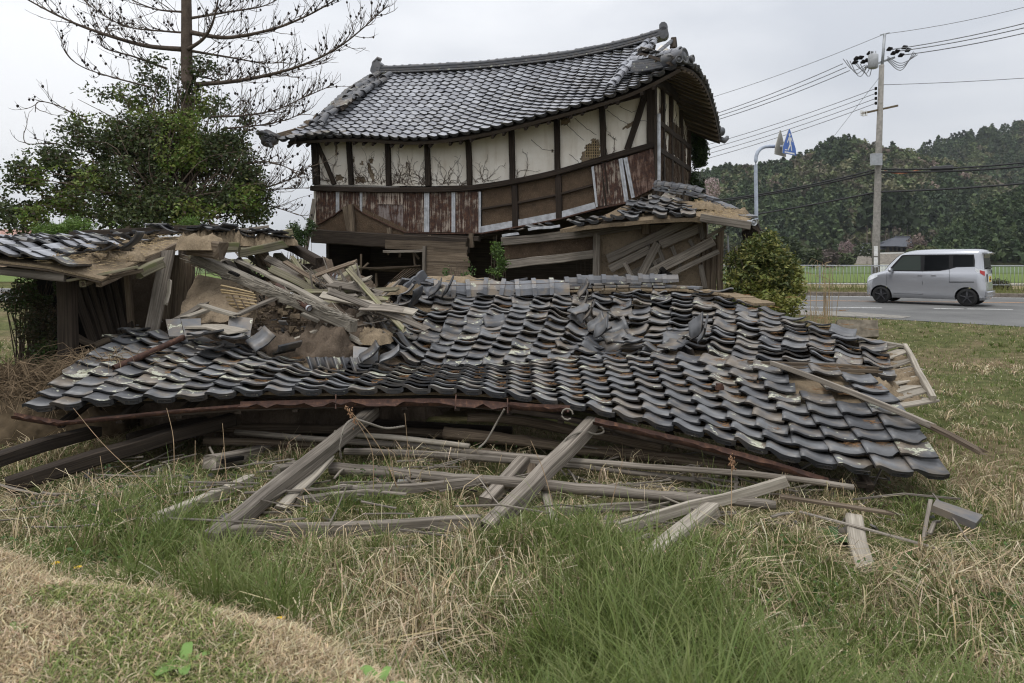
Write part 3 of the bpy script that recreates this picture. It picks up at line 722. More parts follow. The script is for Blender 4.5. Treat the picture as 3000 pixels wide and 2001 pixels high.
quad('upper_floor', [W(1410, 684, -.1), W(1920, 570, -.1), W(1920, 570, -.1)+BK, W(1410, 684, -.1)+BK], 'wood_dark', house)
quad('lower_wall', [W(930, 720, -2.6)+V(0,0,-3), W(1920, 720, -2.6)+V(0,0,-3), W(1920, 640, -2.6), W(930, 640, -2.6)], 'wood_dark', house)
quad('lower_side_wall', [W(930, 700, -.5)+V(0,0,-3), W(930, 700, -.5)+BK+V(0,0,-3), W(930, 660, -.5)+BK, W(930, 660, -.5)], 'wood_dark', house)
# east wall
h_east = roofpart('end_wall', house)
eA, eB = W(1912, 425), P(2016, 450, 18.5); eB.z = eA.z; ED = (eB-eA); EN = Vector((ED.y, -ED.x, 0)).normalized()
def E(f, z): return eA+ED*f+V(0, 0, z)
quad('wall_core', [E(0, -1.9), E(1, -1.9), E(1, 1.9), E(0, 1.45)], 'plaster', h_east, .1)
for f in (.0, .20, .42, .72, .98): beam('post', E(f, -1.9)+EN*.04, E(f, 1.5)+EN*.04, .14, .09, 'timber', h_east, up=EN)
beam('wall_plate', E(-.02, 1.42)+EN*.08, E(1.02, 1.62)+EN*.08, .14, .2, 'timber', h_east)
for k, z in enumerate((-.05, .55)): beam('rail', E(.0, z)+EN*.05, E(1, z)+EN*.05, .08, .12, 'timber', h_east)
quad('window_recess', [E(.44, .1)+EN*.012, E(.70, .1)+EN*.012, E(.70, .85)+EN*.012, E(.44, .85)+EN*.012], 'black', h_east, .01)  # black panel on the wall face paints in the dark of the window
for k in range(7): beam('window_bar', E(.45+.04*k, .1)+EN*.04, E(.45+.04*k, .85)+EN*.04, .04, .03, 'wood_brown', h_east, up=EN)
for f, z0, z1 in ((.03, -1.8, -.12), (.12, -1.8, -.12), (.215, -1.8, -.12), (.31, -1.8, -.14), (.40, -1.8, -.12), (.5, -1.8, -.16), (.6, -1.8, -.12), (.7, -1.8, -.14), (.8, -1.8, -.12), (.9, -1.8, -.14)):
    beam('wall_board', E(f+.045, z0)+EN*.03, E(f+.045, z1)+EN*.03, .36, .03, 'wood_brown', h_east, up=EN)
b = MB(); r = random.Random(5)
for s in range(150):
    f = r.random()**1.3; z = r.uniform(-1.8, 0.4); pts = []
    for t in range(8): pts.append(E(f, z)+EN*(.055+.012*r.random())); z += .13; f = min(1, max(0, f+r.gauss(0, .012)))
    b.tube(pts, [.010, .010, .009, .009, .008, .007, .006, .004], 4)
b.obj('creeper', M['vine'], h_vine)
beam('downpipe', W(1932, 336, .10), W(1932, 555, .10), .07, .07, 'galv', h_wall, ch=.29)
beam('corner_board', W(1920, 340, .05), W(1926, 560, .05), .10, .06, 'wood_dark', h_wall)
# --- crushed ground floor of the house
h_low = roofpart('crushed_ground_floor', house)
beam('girder', W(938, 692, .28), W(1385, 720, .28), .22, .34, 'wood_dark', h_low)
beam('girder_face', W(1155, 716, .42), W(1385, 724, .42), .05, .22, 'wood_brown', h_low)
quad('clay_infill', [W(932, 700, .06), W(1195, 712, .06), W(1195, 672, .06), W(1040, 596, .06)], 'wattle', h_low)
quad('clay_infill', [W(928, 705, .05), W(1045, 705, .05), W(1045, 596, .05), W(928, 655, .05)], 'wattle', h_low)
for a, c, w_ in (((1022, 606), (1036, 680), .13), ((1038, 600), (1042, 680), .14), ((1150, 668), (1153, 690), .1), ((1388, 684), (1390, 725), .1), ((1268, 690), (1270, 700), .08)):
    beam('stub_post', W(*a, .16), W(*c, .16), w_, .1, 'wood_brown', h_low, up=WN)
beam('floor_beam', W(1193, 692, .1), W(1410, 700, .1), .15, .12, 'wood_dark', h_low)
for k in range(6): beam('clapboard', W(1277, 727+14*k, .55), W(1400+rnd.uniform(-6, 6), 733+13*k, .55), .03, .14, 'wood_brown', h_low, up=(0,0,1), jag=.03)
beam('door_post', W(1277, 722, .6), W(1275, 805, .6), .08, .08, 'wood', h_low)
beam('lintel', W(1153, 737, .5), W(1278, 735, .5), .05, .06, 'wood', h_low)
for a, c in (((1228, 738), (1236, 800)), ((1228, 740), (1244, 757)), ((1189, 735), (1188, 752)), ((1155, 738), (1156, 746)), ((1120, 800), (1122, 840)), ((1075, 790), (1098, 770)), ((1064, 760), (1063, 860)), ((1078, 745), (1076, 800))):
    beam('broken_stud', W(*a, .3), W(*c, .3), .05, .04, 'wood_brown', h_low, jag=.03, up=WN)
for k in range(9): beam('floor_board', W(1070+rnd.uniform(0, 30), 783+1.5*k, .4-.12*k), W(1255+rnd.uniform(-30, 12), 778+2*k, .4-.12*k), .11, .025, 'wood_brown', h_low, bow=rnd.uniform(-.06, .03), jag=.05)
for k in range(6): beam('bent_slat', W(1165+6*k, 838, .7), W(1215+9*k, 786, .5), .04, .015, 'wood_brown', h_low, side=.1)
def Lw(x, y, off=0.0): return P(x, y, lerp(13.9, 12.9, (x-1480)/630)-off)
quad('clay_wall', [Lw(1478, 760), Lw(1745, 735), Lw(1745, 660), Lw(1478, 700)], 'wattle', h_low, .1)
quad('clay_wall', [Lw(1745, 860), Lw(2060, 860), Lw(2060, 640), Lw(1745, 668)], 'clay_wall', h_low, .1)
beam('pent_beam', Lw(1470, 707, .12), Lw(1885, 657, .12), .12, .165, 'wood', h_low, bow=-.03)
beam('pent_beam', Lw(1880, 648, .10), Lw(2060, 640, .10), .12, .16, 'wood_dark', h_low)
beam('lower_rail', Lw(1475, 775, .12), Lw(1740, 745, .12), .1, .17, 'wood', h_low)
beam('post', Lw(1748, 684, .13), Lw(1746, 870, .13), .13, .12, 'wood', h_low, up=(0,-1,0))
beam('post', Lw(1757, 700, .08), Lw(1757, 860, .08), .05, .05, 'wood_brown', h_low, up=(0,-1,0))
beam('post', Lw(1890, 655, .15), Lw(1892, 685, .15), .15, .1, 'wood_brown', h_low, up=(0,-1,0))
for x in (1690, 1702, 1714, 1726): beam('lattice_bar', Lw(x, 755, -.3), Lw(x, 840, -.3), .02, .02, 'wood_dark', h_low, up=(0,-1,0))
for y in (775, 795): beam('lattice_bar', Lw(1685, y, -.32), Lw(1735, y, -.32), .02, .02, 'wood_dark', h_low)
for a, c, w_, o in (((1780, 758), (2025, 643), .17, .22), ((1787, 788), (1905, 728), .15, .17), ((1935, 715), (2048, 668), .17, .20), ((1890, 808), (2090, 706), .17, .30), ((1958, 806), (2103, 737), .09, .33), ((1926, 712), (1876, 810), .15, .36), ((1830, 770), (1856, 818), .08, .40), ((1914, 765), (1934, 800), .07, .3), ((2047, 632), (2058, 700), .09, .24), ((2052, 775), (2066, 845), .09, .26), ((2072, 693), (2126, 665), .06, .34), ((1968, 722), (1995, 785), .07, .14), ((2020, 702), (2045, 750), .07, .14), ((1805, 825), (1935, 765), .14, .15), ((1940, 830), (1990, 790), .1, .18), ((1880, 830), (1960, 770), .12, .12), ((1915, 690), (1945, 770), .08, .12)):
    beam('fallen_wall_board', Lw(*a, o), Lw(*c, o), w_, .025, 'wood', h_low, up=(0,-1,.0), roll=math.pi/2*0, jag=.03, wob=.004)
for x, y0, y1 in ((2062, 640, 860), (2075, 690, 870), (2090, 700, 870), (2105, 690, 860), (2112, 670, 850)):
    beam('ragged_post', Lw(x, y0, .05), Lw(x+rnd.uniform(-4, 4), y1, .05), .10, .06, 'wood_brown', h_low, up=(0,-1,0), jag=.06)
beam('pipe', Lw(2133, 690, .2), Lw(2136, 800, .2), .03, .03, 'galv', h_low)
quad('inner_side_wall', [Lw(2060, 870), P(2075, 800, 17), P(2075, 640, 17), Lw(2060, 650)], 'wood_dark', h_low)
# pent roof
h_pent = roofpart('pent_roof', house)
SP = lattice([[P(1640, 668, 12.9), P(1690, 655, 13.5), P(1735, 642, 14.1)], [P(1770, 652, 12.6), P(1800, 628, 13.3), P(1830, 602, 14.0)], [P(1900, 641, 12.4), P(1915, 612, 13.1), P(1930, 580, 13.8)], [P(2035, 634, 12.2), P(2037, 608, 12.8), P(2040, 588, 13.4)]], 10, 6, lambda p, u, v: p+V(0, 0, .04*noise.noise(Vector((u*5, v*4, 1)))))
put_tiles(h_pent, SP, TS['tile'], lambda i, j, c: (i < 4 and j > 1) or (i, j) in ((9, 4), (8, 5), (9, 5), (9, 3), (3, 1), (6, 0)) or (i == 0), lambda i, j, c: (.07, .02), True)
slab(SP, 'sheathing', M['clay'], h_pent, .02, .09)
SQ = lattice([[P(2035, 634, 12.2), P(2040, 588, 13.4)], [P(2120, 642, 12.05), P(2100, 600, 13.2)], [P(2203, 652, 11.9), P(2160, 622, 12.8)]], 12, 6, lambda p, u, v: p+V(0, 0, .05*noise.noise(Vector((u*9, v*6, 4)))))
slab(SQ, 'clay_bed', M['clay_dry'], h_pent, -.02, .10, jag=.01)
for k in range(12): x = rnd.uniform(2040, 2190); heap('clay_lump', P(x, lerp(612, 640, (x-2040)/150)+rnd.uniform(-12, 6), 12.6), rnd.uniform(.08, .18), .14, rnd.uniform(.05, .10), 'clay_dry', h_pent, 7, .7, k)
beam('fascia', P(2052, 637, 12.1), P(2200, 662, 11.8), .10, .14, 'wood', h_pent)
hp = cr_curve([P(1925, 560, 14.2), P(2000, 570, 13.8), P(2057, 583, 13.5), P(2135, 614, 13.0), P(2195, 640, 12.3)], 14)
for k in range(3):
    for a, c in list(zip(hp, hp[1:]))[:14-3*k]: b = MB(); j = V(rnd.gauss(0, .02), rnd.gauss(0, .02), .04*k+.02); b.sweep([a+j, c+j+V(0,0,rnd.gauss(0,.012))], rect_prof(.3-.04*k, .035)); b.obj('flat_ridge_tile', M['ridge'], h_pent)
for a, c in list(zip(hp, hp[1:]))[:6]: round_tile('ridge_cap', a+V(0,0,.13), c+V(0,0,.13), .09, M['ridge'], h_pent)
quad('drooping_eave', [P(2205, 655, 11.85), P(2245, 680, 11.9), P(2240, 690, 12.0), P(2185, 720, 12.1), P(2175, 668, 12.0)], 'wood_dark', h_pent)
oni_round(P(2206, 652, 11.8), .055, (.3, -.95, 0), .25, h_pent, M['galv'])
link(TS['tile']['t'][0], 'tile', h_pent, Matrix.Translation(P(2208, 650, 11.85)) @ Matrix.Rotation(1.0, 4, 'Y'))
for x, y, a in ((1500, 682, .2), (1540, 672, -.3), (1580, 668, .1), (1612, 664, .4), (1660, 655, -.2), (1700, 648, .3), (1735, 650, 0)):
    m4 = Matrix.Translation(Lw(x, y, .25)) @ Matrix.Rotation(a, 4, 'Z') @ Matrix.Rotation(.25+rnd.uniform(-.2, .2), 4, 'X') @ Matrix.Rotation(rnd.uniform(-.3, .3), 4, 'Y'); link(TS['tile']['t'][rnd.randrange(5)], 'tile', h_pent, m4)
for x, y in ((1548, 672), (1590, 668), (1470, 690)): corr_v = MB(); beam('torn_sheet', Lw(x, y, .35), Lw(x+50, y-6, .3), .02, .05, 'galv', h_pent, jag=.03)

# ================================================================== fallen roof in front: lower long slope
froof = empty('fallen_roof', (0, 6.5, -.3), 'long front slope of the fallen roof, grey pantiles with a rusty gutter, sagging in the middle', 'roof')
LC = [[(75, 1212, 6.3), (240, 1078, 7.2), (395, 975, 8.1)], [(378, 1192, 6.35), (470, 1085, 7.2), (560, 1000, 8.1)], [(735, 1166, 6.55), (770, 1090, 7.3), (790, 1035, 8.0)], [(1085, 1160, 6.7), (1085, 1115, 7.4), (1080, 1080, 8.1)], [(1400, 1162, 6.7), (1395, 1115, 7.4), (1390, 1082, 8.1)], [(1740, 1216, 6.3), (1715, 1125, 7.0), (1690, 1062, 7.7)], [(2100, 1297, 5.9), (2030, 1160, 6.7), (1975, 1050, 7.5)], [(2459, 1385, 5.55), (2330, 1215, 6.3), (2240, 1078, 7.05)], [(2775, 1408, 5.4), (2650, 1215, 6.1), (2530, 1085, 6.85)]]
def lwarp(p, u, v): return p+V(0, 0, .022*noise.noise(Vector((u*9, v*3, 2)))+.02*noise.noise(Vector((u*22, v*6, 7)))*(1 if u < .4 else .35))
SL2 = lattice([[P(*p) for p in c] for c in LC], 31, 9, lwarp)
def lclip(i, j, c):
    x, y = PX(c)
    if i >= 27 and (i, j) in ((28, 6), (28, 7), (29, 7), (30, 8), (29, 5)): return True
    if 8 <= i <= 9 and j >= 6: return True
    return i in (6, 7) and j == 8
def ljit(i, j, c):
    if i < 12: return (.045+.02*(j > 4), .010)
    return (.018, .004) if i < 26 else (.03, .008)
class HalfSet(dict): pass
lich = TS['tile_lichen']; norm = TS['tile']
def put_mix(par, S, clip, jit, r=rnd, maxn=300, share=lambda i: .5):
    nu = len(S)-1; nv = len(S[0])-1; lst = []
    for i in range(nu):
        for j in range(nv):
            c = (S[i][j]+S[i+1][j+1])/2
            if clip and clip(i, j, c): continue
            jr, jp = jit(i, j, c); ts = lich if r.random() < share(i) else norm
            q = r.random(); me = ts['e'][2 if q < .07 else r.randrange(2)] if j == 0 else ts['t'][3+(q < .05) if q < .1 else r.randrange(3)]
            lst.append((c.length, me, tile_matrix(S, i, j, jr, jp, r)))
    lst.sort(key=lambda a: a[0])
    for d, me, m in lst[:maxn]: link(me, me.name.split('.')[0], par, m)
    return lst[maxn:]
put_mix(froof, SL2, lclip, ljit, share=lambda i: .7 if i < 17 else .2)
slab(SL2, 'sheathing', M['clay_dry'], froof, .012, .04, jag=.004, j0=1)
slab(SL2, 'roof_boards', M['wood_dark'], froof, .045, .07, j0=1)
for i in range(1, 31, 2): a, c = SL2[i][0], SL2[i][8]; beam('rafter', a+V(0, .08, -.13), c+V(0, 0, -.13), .06, .07, 'wood_dark', froof)
b = MB(); b.sweep([SL2[i][0]+V(0, .10, -.11) for i in range(2, 30)], rect_prof(.05, .05)); b.obj('eave_board', M['wood_dark'], froof)
# rusty gutter: a torn half pipe in lengths
def gutter(pts, r, n=22, tear=.02, seed=0):
    q = cr_curve([P(*p) for p in pts], n); rr = random.Random(seed); b = MB(); m = 9
    vs = []; fs = []
    for i, p in enumerate(q):
        t = (q[min(i+1, n)]-q[max(i-1, 0)]).normalized(); s = t.cross(V(0,0,1)).normalized(); cutk = rr.random()
        for k in range(m):
            a = math.pi+math.pi*k/(m-1); z = r*math.sin(a); x = r*math.cos(a)*.9
            if k == m-1: z -= tear*rr.random()
            vs.append(p+s*x+V(0, 0, z+r*.3))
    for i in range(n):
        for k in range(m-1): fs.append((i*m+k, i*m+k+1, (i+1)*m+k+1, (i+1)*m+k))
    o = len(vs); vs += [v+V(0, .002, .003) for v in vs]; fs += [tuple(x+o for x in f[::-1]) for f in fs]
    b.add(vs, fs); return b.obj('gutter_length', M['rust_dark'], froof, True)
gutter([(36, 1216, 6.1), (100, 1228, 6.15), (178, 1240, 6.2)], .045, 10, .02, 1)
gutter([(172, 1240, 6.2), (357, 1222, 6.3), (506, 1206, 6.35), (708, 1190, 6.45)], .035, 22, .01, 2)
gutter([(700, 1186, 6.38), (938, 1180, 6.5), (1117, 1178, 6.55), (1331, 1178, 6.5), (1498, 1190, 6.4)], .06, 30, .05, 3)
gutter([(1490, 1186, 6.42), (1560, 1192, 6.35), (1665, 1196, 6.2)], .055, 10, .02, 4)
gutter([(1740, 1232, 6.15), (1950, 1280, 5.9), (2200, 1342, 5.6), (2430, 1412, 5.42)], .05, 26, .02, 5)
for p in ((982, 1172, 6.5), (1335, 1172, 6.48), (1488, 1184, 6.35)): beam('gutter_hook', P(*p)+V(0,.02,.05), P(p[0], p[1]+26, p[2]-.05), .012, .01, 'rust_dark', froof)
b = MB(); cc = P(1662, 1213, 6.1); b.tube([cc+V(.05*math.cos(t), 0, .05*math.sin(t)) for t in [k*.6 for k in range(10)]], .008, 6); b.obj('hook_ring', M['rope'], froof)

# ---------------- upper slope of the fallen roof
uroof = empty('fallen_roof', (1, 9.3, 0), 'upper slope of the fallen roof, dark pantiles buckled around a deep crease below a capped ridge', 'roof')
UC = [[(1075, 1000, 8.6), (1122, 945, 9.1), (1152, 898, 9.7), (1170, 855, 10.3)], [(1240, 1080, 8.4), (1262, 1000, 9.0), (1285, 925, 9.6), (1308, 866, 10.3)], [(1540, 1074, 8.2), (1545, 990, 8.9), (1548, 922, 9.6), (1545, 866, 10.4)], [(1745, 1064, 8.0), (1745, 1000, 8.7), (1745, 930, 9.5), (1742, 868, 10.4)], [(2110, 1064, 7.6), (2090, 990, 8.4), (2068, 920, 9.3), (2048, 864, 10.2)], [(2335, 1078, 7.3), (2312, 1005, 8.1), (2288, 935, 8.9), (2262, 872, 9.7)], [(2620, 1122, 6.9), (2600, 1042, 7.6), (2575, 965, 8.4), (2545, 890, 9.2)]]
def uwarp(p, u, v):
    x, y = PX(p); cr = math.exp(-((x-1765)/60)**2)*math.exp(-((y-985)/55)**2)
    cr2 = math.exp(-((x-1860)/90)**2)*math.exp(-((y-1015)/40)**2); hp2 = math.exp(-((x-2040)/70)**2)*math.exp(-((y-1005)/40)**2)
    return p+V(0, 0, -.16*cr-.12*cr2+.06*hp2+.05*noise.noise(Vector((u*8, v*5, 3)))+.02*noise.noise(Vector((u*24, v*14, 3))))
SU = lattice([[P(*p) for p in c] for c in UC], 23, 13, uwarp)
def uclip(i, j, c):
    x, y = PX(c)
    if x > 2040 and y < lyx(x, (2040, 862), (2300, 924)) - 3 and x <= 2300: return True
    if x > 2300 and y < lyx(x, (2300, 924), (2573, 1010)): return True
    if x > 2560 and y > 1050 and (i, j) not in ((22, 0),): return False
    return (i, j) in ((14, 1), (13, 0), (15, 0), (0, 5), (0, 6), (0, 7), (0, 8), (1, 9))
def ujit(i, j, c):
    x, y = PX(c); d = math.hypot((x-1770)/110, (y-975)/75); e = math.hypot((x-2020)/80, (y-1010)/45); l = max(0, 1-(x-1150)/160)*(1 if y < 930 else .5)
    k = .075+.28*math.exp(-d*d)+.22*math.exp(-e*e)+.2*l
    return (k, .010+.02*k)
rest = put_mix(uroof, SU, uclip, ujit, share=lambda i: .16 if i < 8 else .04)
slab(SU, 'sheathing', M['clay'], uroof, .02, .08, jag=.01, clip=lambda i, j, c: uclip(i, j, c) and PX(c)[1] < 1000 and PX(c)[0] > 2100)
slab(SU, 'roof_boards', M['wood_brown'], uroof, .085, .115, clip=lambda i, j, c: uclip(i, j, c) and PX(c)[1] < 1000 and PX(c)[0] > 2100)
for x, y, d, rz, rx, ry in ((1728, 880, 10.0, .2, .3, 1.2), (1735, 915, 9.6, .1, .2, 1.35), (1742, 950, 9.2, -.1, .4, 1.2), (1712, 935, 9.3, .5, .3, .5), (1760, 985, 8.9, .2, .5, 1.0), (1775, 1000, 8.7, 0, .7, 1.1), (2055, 1000, 8.2, .1, .9, 1.3), (2080, 1012, 8.0, -.2, .6, 1.4), (2030, 1035, 7.9, .3, .4, -.8), (2000, 1040, 7.9, .8, .2, .4), (1290, 880, 9.9, .2, .5, 1.0), (1235, 905, 9.6, -.2, .3, 1.3), (1205, 880, 9.9, .4, .2, .8), (1330, 878, 10.0, 0, .6, 1.2), (1190, 860, 10.1, .7, .3, .3), (1850, 1020, 8.4, .4, .1, .2), (1900, 1025, 8.3, -.4, .2, -.3), (1180, 930, 9.3, .2, .2, 1.2), (1165, 960, 9.0, .1, .2, 1.15)):
    m4 = Matrix.Translation(P(x, y, d)+V(-.1, -.1, .02)) @ Matrix.Rotation(rz, 4, 'Z') @ Matrix.Rotation(rx, 4, 'X') @ Matrix.Rotation(-ry, 4, 'Y'); link(TS['tile']['t'][rnd.randrange(5)], 'tile', uroof, m4)
# ridge on top: wide caps, then flat courses and small caps
rq = cr_curve([P(1275, 868, 10.3), P(1400, 866, 10.4), P(1530, 864, 10.4), P(1662, 860, 10.4)], 8)
for a, c in zip(rq, rq[1:]): round_tile('ridge_cap', a+V(0,0,rnd.gauss(0,.01)), c+V(0,0,rnd.gauss(0,.012)), .225+rnd.uniform(-.012, .012), M['ridge_rust'], uroof)
round_tile('ridge_cap', P(1288, 868, 10.2)+V(0,-.05,.0), P(1240, 862, 10.4), .16, M['ridge_rust'], uroof)
r2 = cr_curve([P(1660, 856, 10.4), P(1800, 850, 10.4), P(1940, 852, 10.35), P(2050, 856, 10.2), P(2140, 868, 9.9), P(2240, 896, 9.3)], 17)
for k in range(3):
    for n_, (a, c) in enumerate(zip(r2, r2[1:])):
        if n_ > 13-3*k and k: continue
        j = V(rnd.gauss(0, .012), rnd.gauss(0, .02), .02+.045*k+rnd.gauss(0, .006)); b = MB(); b.sweep([a+j+V(.008,0,0), c+j-V(.008,0,0)], rect_prof(.34-.05*k, .036)); b.obj('flat_ridge_tile', M['ridge_rust'] if k else M['clay_dry'], uroof)
for a, c in list(zip(r2, r2[1:]))[:9]: jz = V(0, rnd.gauss(0, .015), .125+rnd.gauss(0, .012)); round_tile('ridge_cap', a+jz, c+jz+V(0,0,rnd.gauss(0,.012)), .115, M['ridge'], uroof)
for k in range(16):
    x = rnd.uniform(1170, 1660); y = 826+rnd.uniform(-9, 6); b = MB(); p = P(x, y, 10.6+rnd.uniform(-.2, .25)); q = Matrix.Rotation(rnd.uniform(-.5, .5), 3, 'Z') @ Matrix.Rotation(rnd.gauss(0, .15), 3, 'Y')
    b.box(p, (.27, .14, .03), q); b.obj('flat_ridge_tile', rnd.choice((M['clay_dry'], M['ridge_rust'], M['clay_dry'])), uroof)
for k in range(9):
    x = rnd.uniform(1160, 1270); b = MB(); p = P(x, rnd.uniform(815, 870), 10.2+rnd.uniform(-.1, .3)); q = Matrix.Rotation(rnd.uniform(-1, 1), 3, 'Z') @ Matrix.Rotation(rnd.gauss(0, .4), 3, 'Y') @ Matrix.Rotation(rnd.gauss(0, .3), 3, 'X')
    b.box(p, (.27, .16, .03), q); b.obj('flat_ridge_tile', M['ridge'], uroof)
b = MB(); t0, t1 = P(1185, 850, 10.0), P(1245, 800, 10.2)   # scalloped ornamental eave piece stuck up on the ridge end
b.sweep([t0.lerp(t1, k/12) for k in range(13)], rect_prof(.05, .12), scl=[1+.25*abs(math.sin(k*math.pi/4)) for k in range(13)]); b.obj('ornamental_tile', M['ridge'], uroof)
b = MB(); b.tube(cr_curve([P(1290, 838, 10.05), P(1400, 834, 10.1), P(1530, 832, 10.1), P(1665, 826, 10.2)], 14), .004, 4); b.obj('tie_wire', M['vine'], uroof)
# back slope behind the ridge
SB = lattice([[SU[0][13]+V(0, .0, .02), SU[0][13]+V(.2, 1.1, -.4)], [SU[8][13]+V(0, 0, .02), SU[8][13]+V(.2, 1.3, -.45)], [SU[17][13]+V(0, 0, .02), SU[17][13]+V(.2, 1.3, -.45)]], 16, 5)
slab(SB, 'back_sheathing', M['clay'], uroof, .0, .08, jag=.02)
put_tiles(uroof, [c[::-1] for c in SB][::-1], TS['tile'], lambda i, j, c: rnd.random() < .35, lambda i, j, c: (.12, .02), False)
heap('clay_bed', P(1330, 835, 10.6), .7, .3, .12, 'clay_dry', uroof, 12, .5, 3); heap('clay_bed', P(1180, 850, 10.2), .3, .35, .12, 'clay_dry', uroof, 10, .6, 5); heap('clay_bed', P(1098, 990, 8.55), .22, .3, .10, 'clay_dry', uroof, 10, .6, 8)
# bared sheathing at the right end, with clay
bs = [P(2530, 985, 8.1), P(2655, 1016, 7.9), P(2690, 1095, 7.3), P(2724, 1172, 6.7)]
bl = [P(2480, 1000, 8.1), P(2560, 1060, 7.5), P(2600, 1125, 6.95), P(2600, 1185, 6.5)]
SBn = lattice([[bl[3]+V(0,0,-.06), bl[2]+V(0,0,-.06), bl[1]+V(0,0,-.06), bl[0]+V(0,0,-.06)], [p+V(0,0,-.03) for p in bs[::-1]]], 4, 9)
for j in range(9):
    a0, a1, c0, c1 = SBn[0][j], SBn[4][j], SBn[0][j+1], SBn[4][j+1]; q = beam('roof_board', (a0+c0)/2, (a1+c1)/2+V(rnd.uniform(-.05, .03), 0, rnd.gauss(0, .012)), (c0-a0).length*.93, .02, 'wood_pale', uroof, jag=.03, up=(0,0,1))
beam('verge_board', bs[1]+V(0,.02,.01), bs[3]+V(.02,-.02,.01), .05, .07, 'wood_pale', uroof); beam('verge_board', P(2330, 948, 8.6)+V(0,0,-.05), bs[1]+V(0,0,0), .12, .03, 'wood_pale', uroof)
for k in range(16):
    f = rnd.random(); g = rnd.random(); p = lerp(SBn[int(f*3)][int(g*8)], SBn[int(f*3)+1][int(g*8)+1], rnd.random()); heap('clay_lump', p-V(0,0,.02), rnd.uniform(.06, .2), rnd.uniform(.06, .16), rnd.uniform(.03, .07), 'clay_dry', uroof, 8, .6, k+20)
for p in ((2560, 1115, 6.7), (2545, 1150, 6.5), (2590, 1180, 6.4)): heap('clay_bed', P(*p)-V(0,0,.05), .16, .16, .07, 'clay_dry', froof, 8, .6, p[0])
# ================================================================== ruined shed on the left
shed = empty('ruined_shed', (-5.5, 8.5, -.4), 'low open shed on dark posts, its tiled roof half stripped to straw and clay', 'shed')
s_roof = roofpart('roof', shed)
SS = lattice([[P(-860, 735, 7.0), P(-430, 722, 8.3), P(-190, 714, 9.6)], [P(-60, 756, 7.0), P(150, 726, 8.3), P(292, 702, 9.6)], [P(296, 818, 7.2), P(455, 742, 8.5), P(562, 690, 9.8)]], 15, 10, lambda p, u, v: p+V(0, 0, .04*noise.noise(Vector((u*6, v*4, 9)))))
def sclip(i, j, c): return (i == 14 and j not in (0,)) or (i == 13 and j in (1, 2, 3, 5, 6, 8, 9)) or (i == 12 and j in (3, 7, 8)) or (i, j) in ((14, 0), (11, 8))
nu_, nv_ = 15, 10
for i in range(15):
    for j in range(10):
        c = (SS[i][j]+SS[i+1][j+1])/2
        if sclip(i, j, c): continue
        ts = lich if rnd.random() < .3 else TS['tile_sky_sheen']; jr = .035 if i < 9 else .06
        link(ts['t'][3 if rnd.random() < .06 else rnd.randrange(3)], 'tile', s_roof, tile_matrix(SS, i, j, jr, .02))
slab(SS, 'clay_bed', M['clay_dry'], s_roof, .0, .025, jag=.012); slab(SS, 'roof_boards', M['wood_dark'], s_roof, .03, .045)  # boards coloured dark to paint in the shadow under this eave
for k in range(14): f = rnd.random(); p = SS[13+(k % 2)][min(9, int(f*10))]; heap('straw_clay', p+V(rnd.uniform(-.1, .1), rnd.uniform(-.1, .1), -.04), rnd.uniform(.10, .20), rnd.uniform(.10, .20), rnd.uniform(.04, .09), 'clay_dry', s_roof, 10, 1.0, k)
for x, y, d, rz, ry in ((350, 728, 8.2, .5, .3), (388, 716, 8.9, .9, .2), (430, 712, 9.2, .2, -.2), (352, 748, 7.9, 1.2, .1), (300, 772, 7.6, .3, -.3), (412, 762, 7.7, .2, -1.0), (470, 688, 9.6, .8, .1), (490, 690, 9.5, .2, .3), (515, 688, 9.6, 1.4, .1)):
    link(TS['tile']['t'][rnd.randrange(5)], 'tile', s_roof, Matrix.Translation(P(x, y, d)+V(-.1, -.1, .08)) @ Matrix.Rotation(rz, 4, 'Z') @ Matrix.Rotation(ry, 4, 'Y') @ Matrix.Rotation(.2, 4, 'X'))
for k in range(3): beam('fascia', P(-300+k*2, 757, 7.05) if k == 0 else P(60*k-60, 780+k*4, 7.12), P(190, 814, 7.15) if k == 0 else P(60*k+20, 786+k*5, 7.14), .05, .085, 'wood', s_roof) if k == 0 else None
beam('eave_batten', P(196, 822, 7.2), P(405, 782, 7.45), .06, .03, 'wood_moss', s_roof); beam('batten', P(240, 830, 7.3), P(420, 790, 7.55), .06, .04, 'wood_brown', s_roof)
for k in range(9): x = 230+k*38; beam('rafter', SS[11+k % 4][0]+V(.0, .15, -.12), SS[11+k % 4][9]+V(0, 0, -.12), .06, .07, 'wood_moss', s_roof)
beam('verge_rafter', P(290, 828, 7.25), P(560, 702, 9.7), .06, .09, 'wood_brown', s_roof); beam('verge_rafter', P(405, 800, 8.0), P(480, 765, 8.3), .10, .12, 'wood_moss', s_roof, jag=.06)
for a, c in (((195, 818, 7.9), (212, 1290, 7.9)),): beam('post', P(*a), P(*c), .17, .15, 'wood_dark', shed, up=(0,-1,0))
beam('post', P(372, 805, 9.0), P(386, 990, 9.0), .07, .07, 'wood_brown', shed, up=(0,-1,0))
for k in range(7): beam('leaning_board', P(210+24*k, 815, 9.4), P(290+17*k, 1040, 8.7), .13, .03, 'wood_dark', shed, up=(0,-1,0), jag=.03)
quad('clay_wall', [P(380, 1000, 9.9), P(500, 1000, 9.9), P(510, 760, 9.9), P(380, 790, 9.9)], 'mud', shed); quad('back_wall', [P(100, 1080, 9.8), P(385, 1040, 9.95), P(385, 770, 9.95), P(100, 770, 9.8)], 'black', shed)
for k in range(4): beam('wall_board', P(500+19*k, 745+2*k, 9.3), P(488+19*k, 935, 9.2), .10, .03, 'wood_brown', shed, up=(0,-1,0))
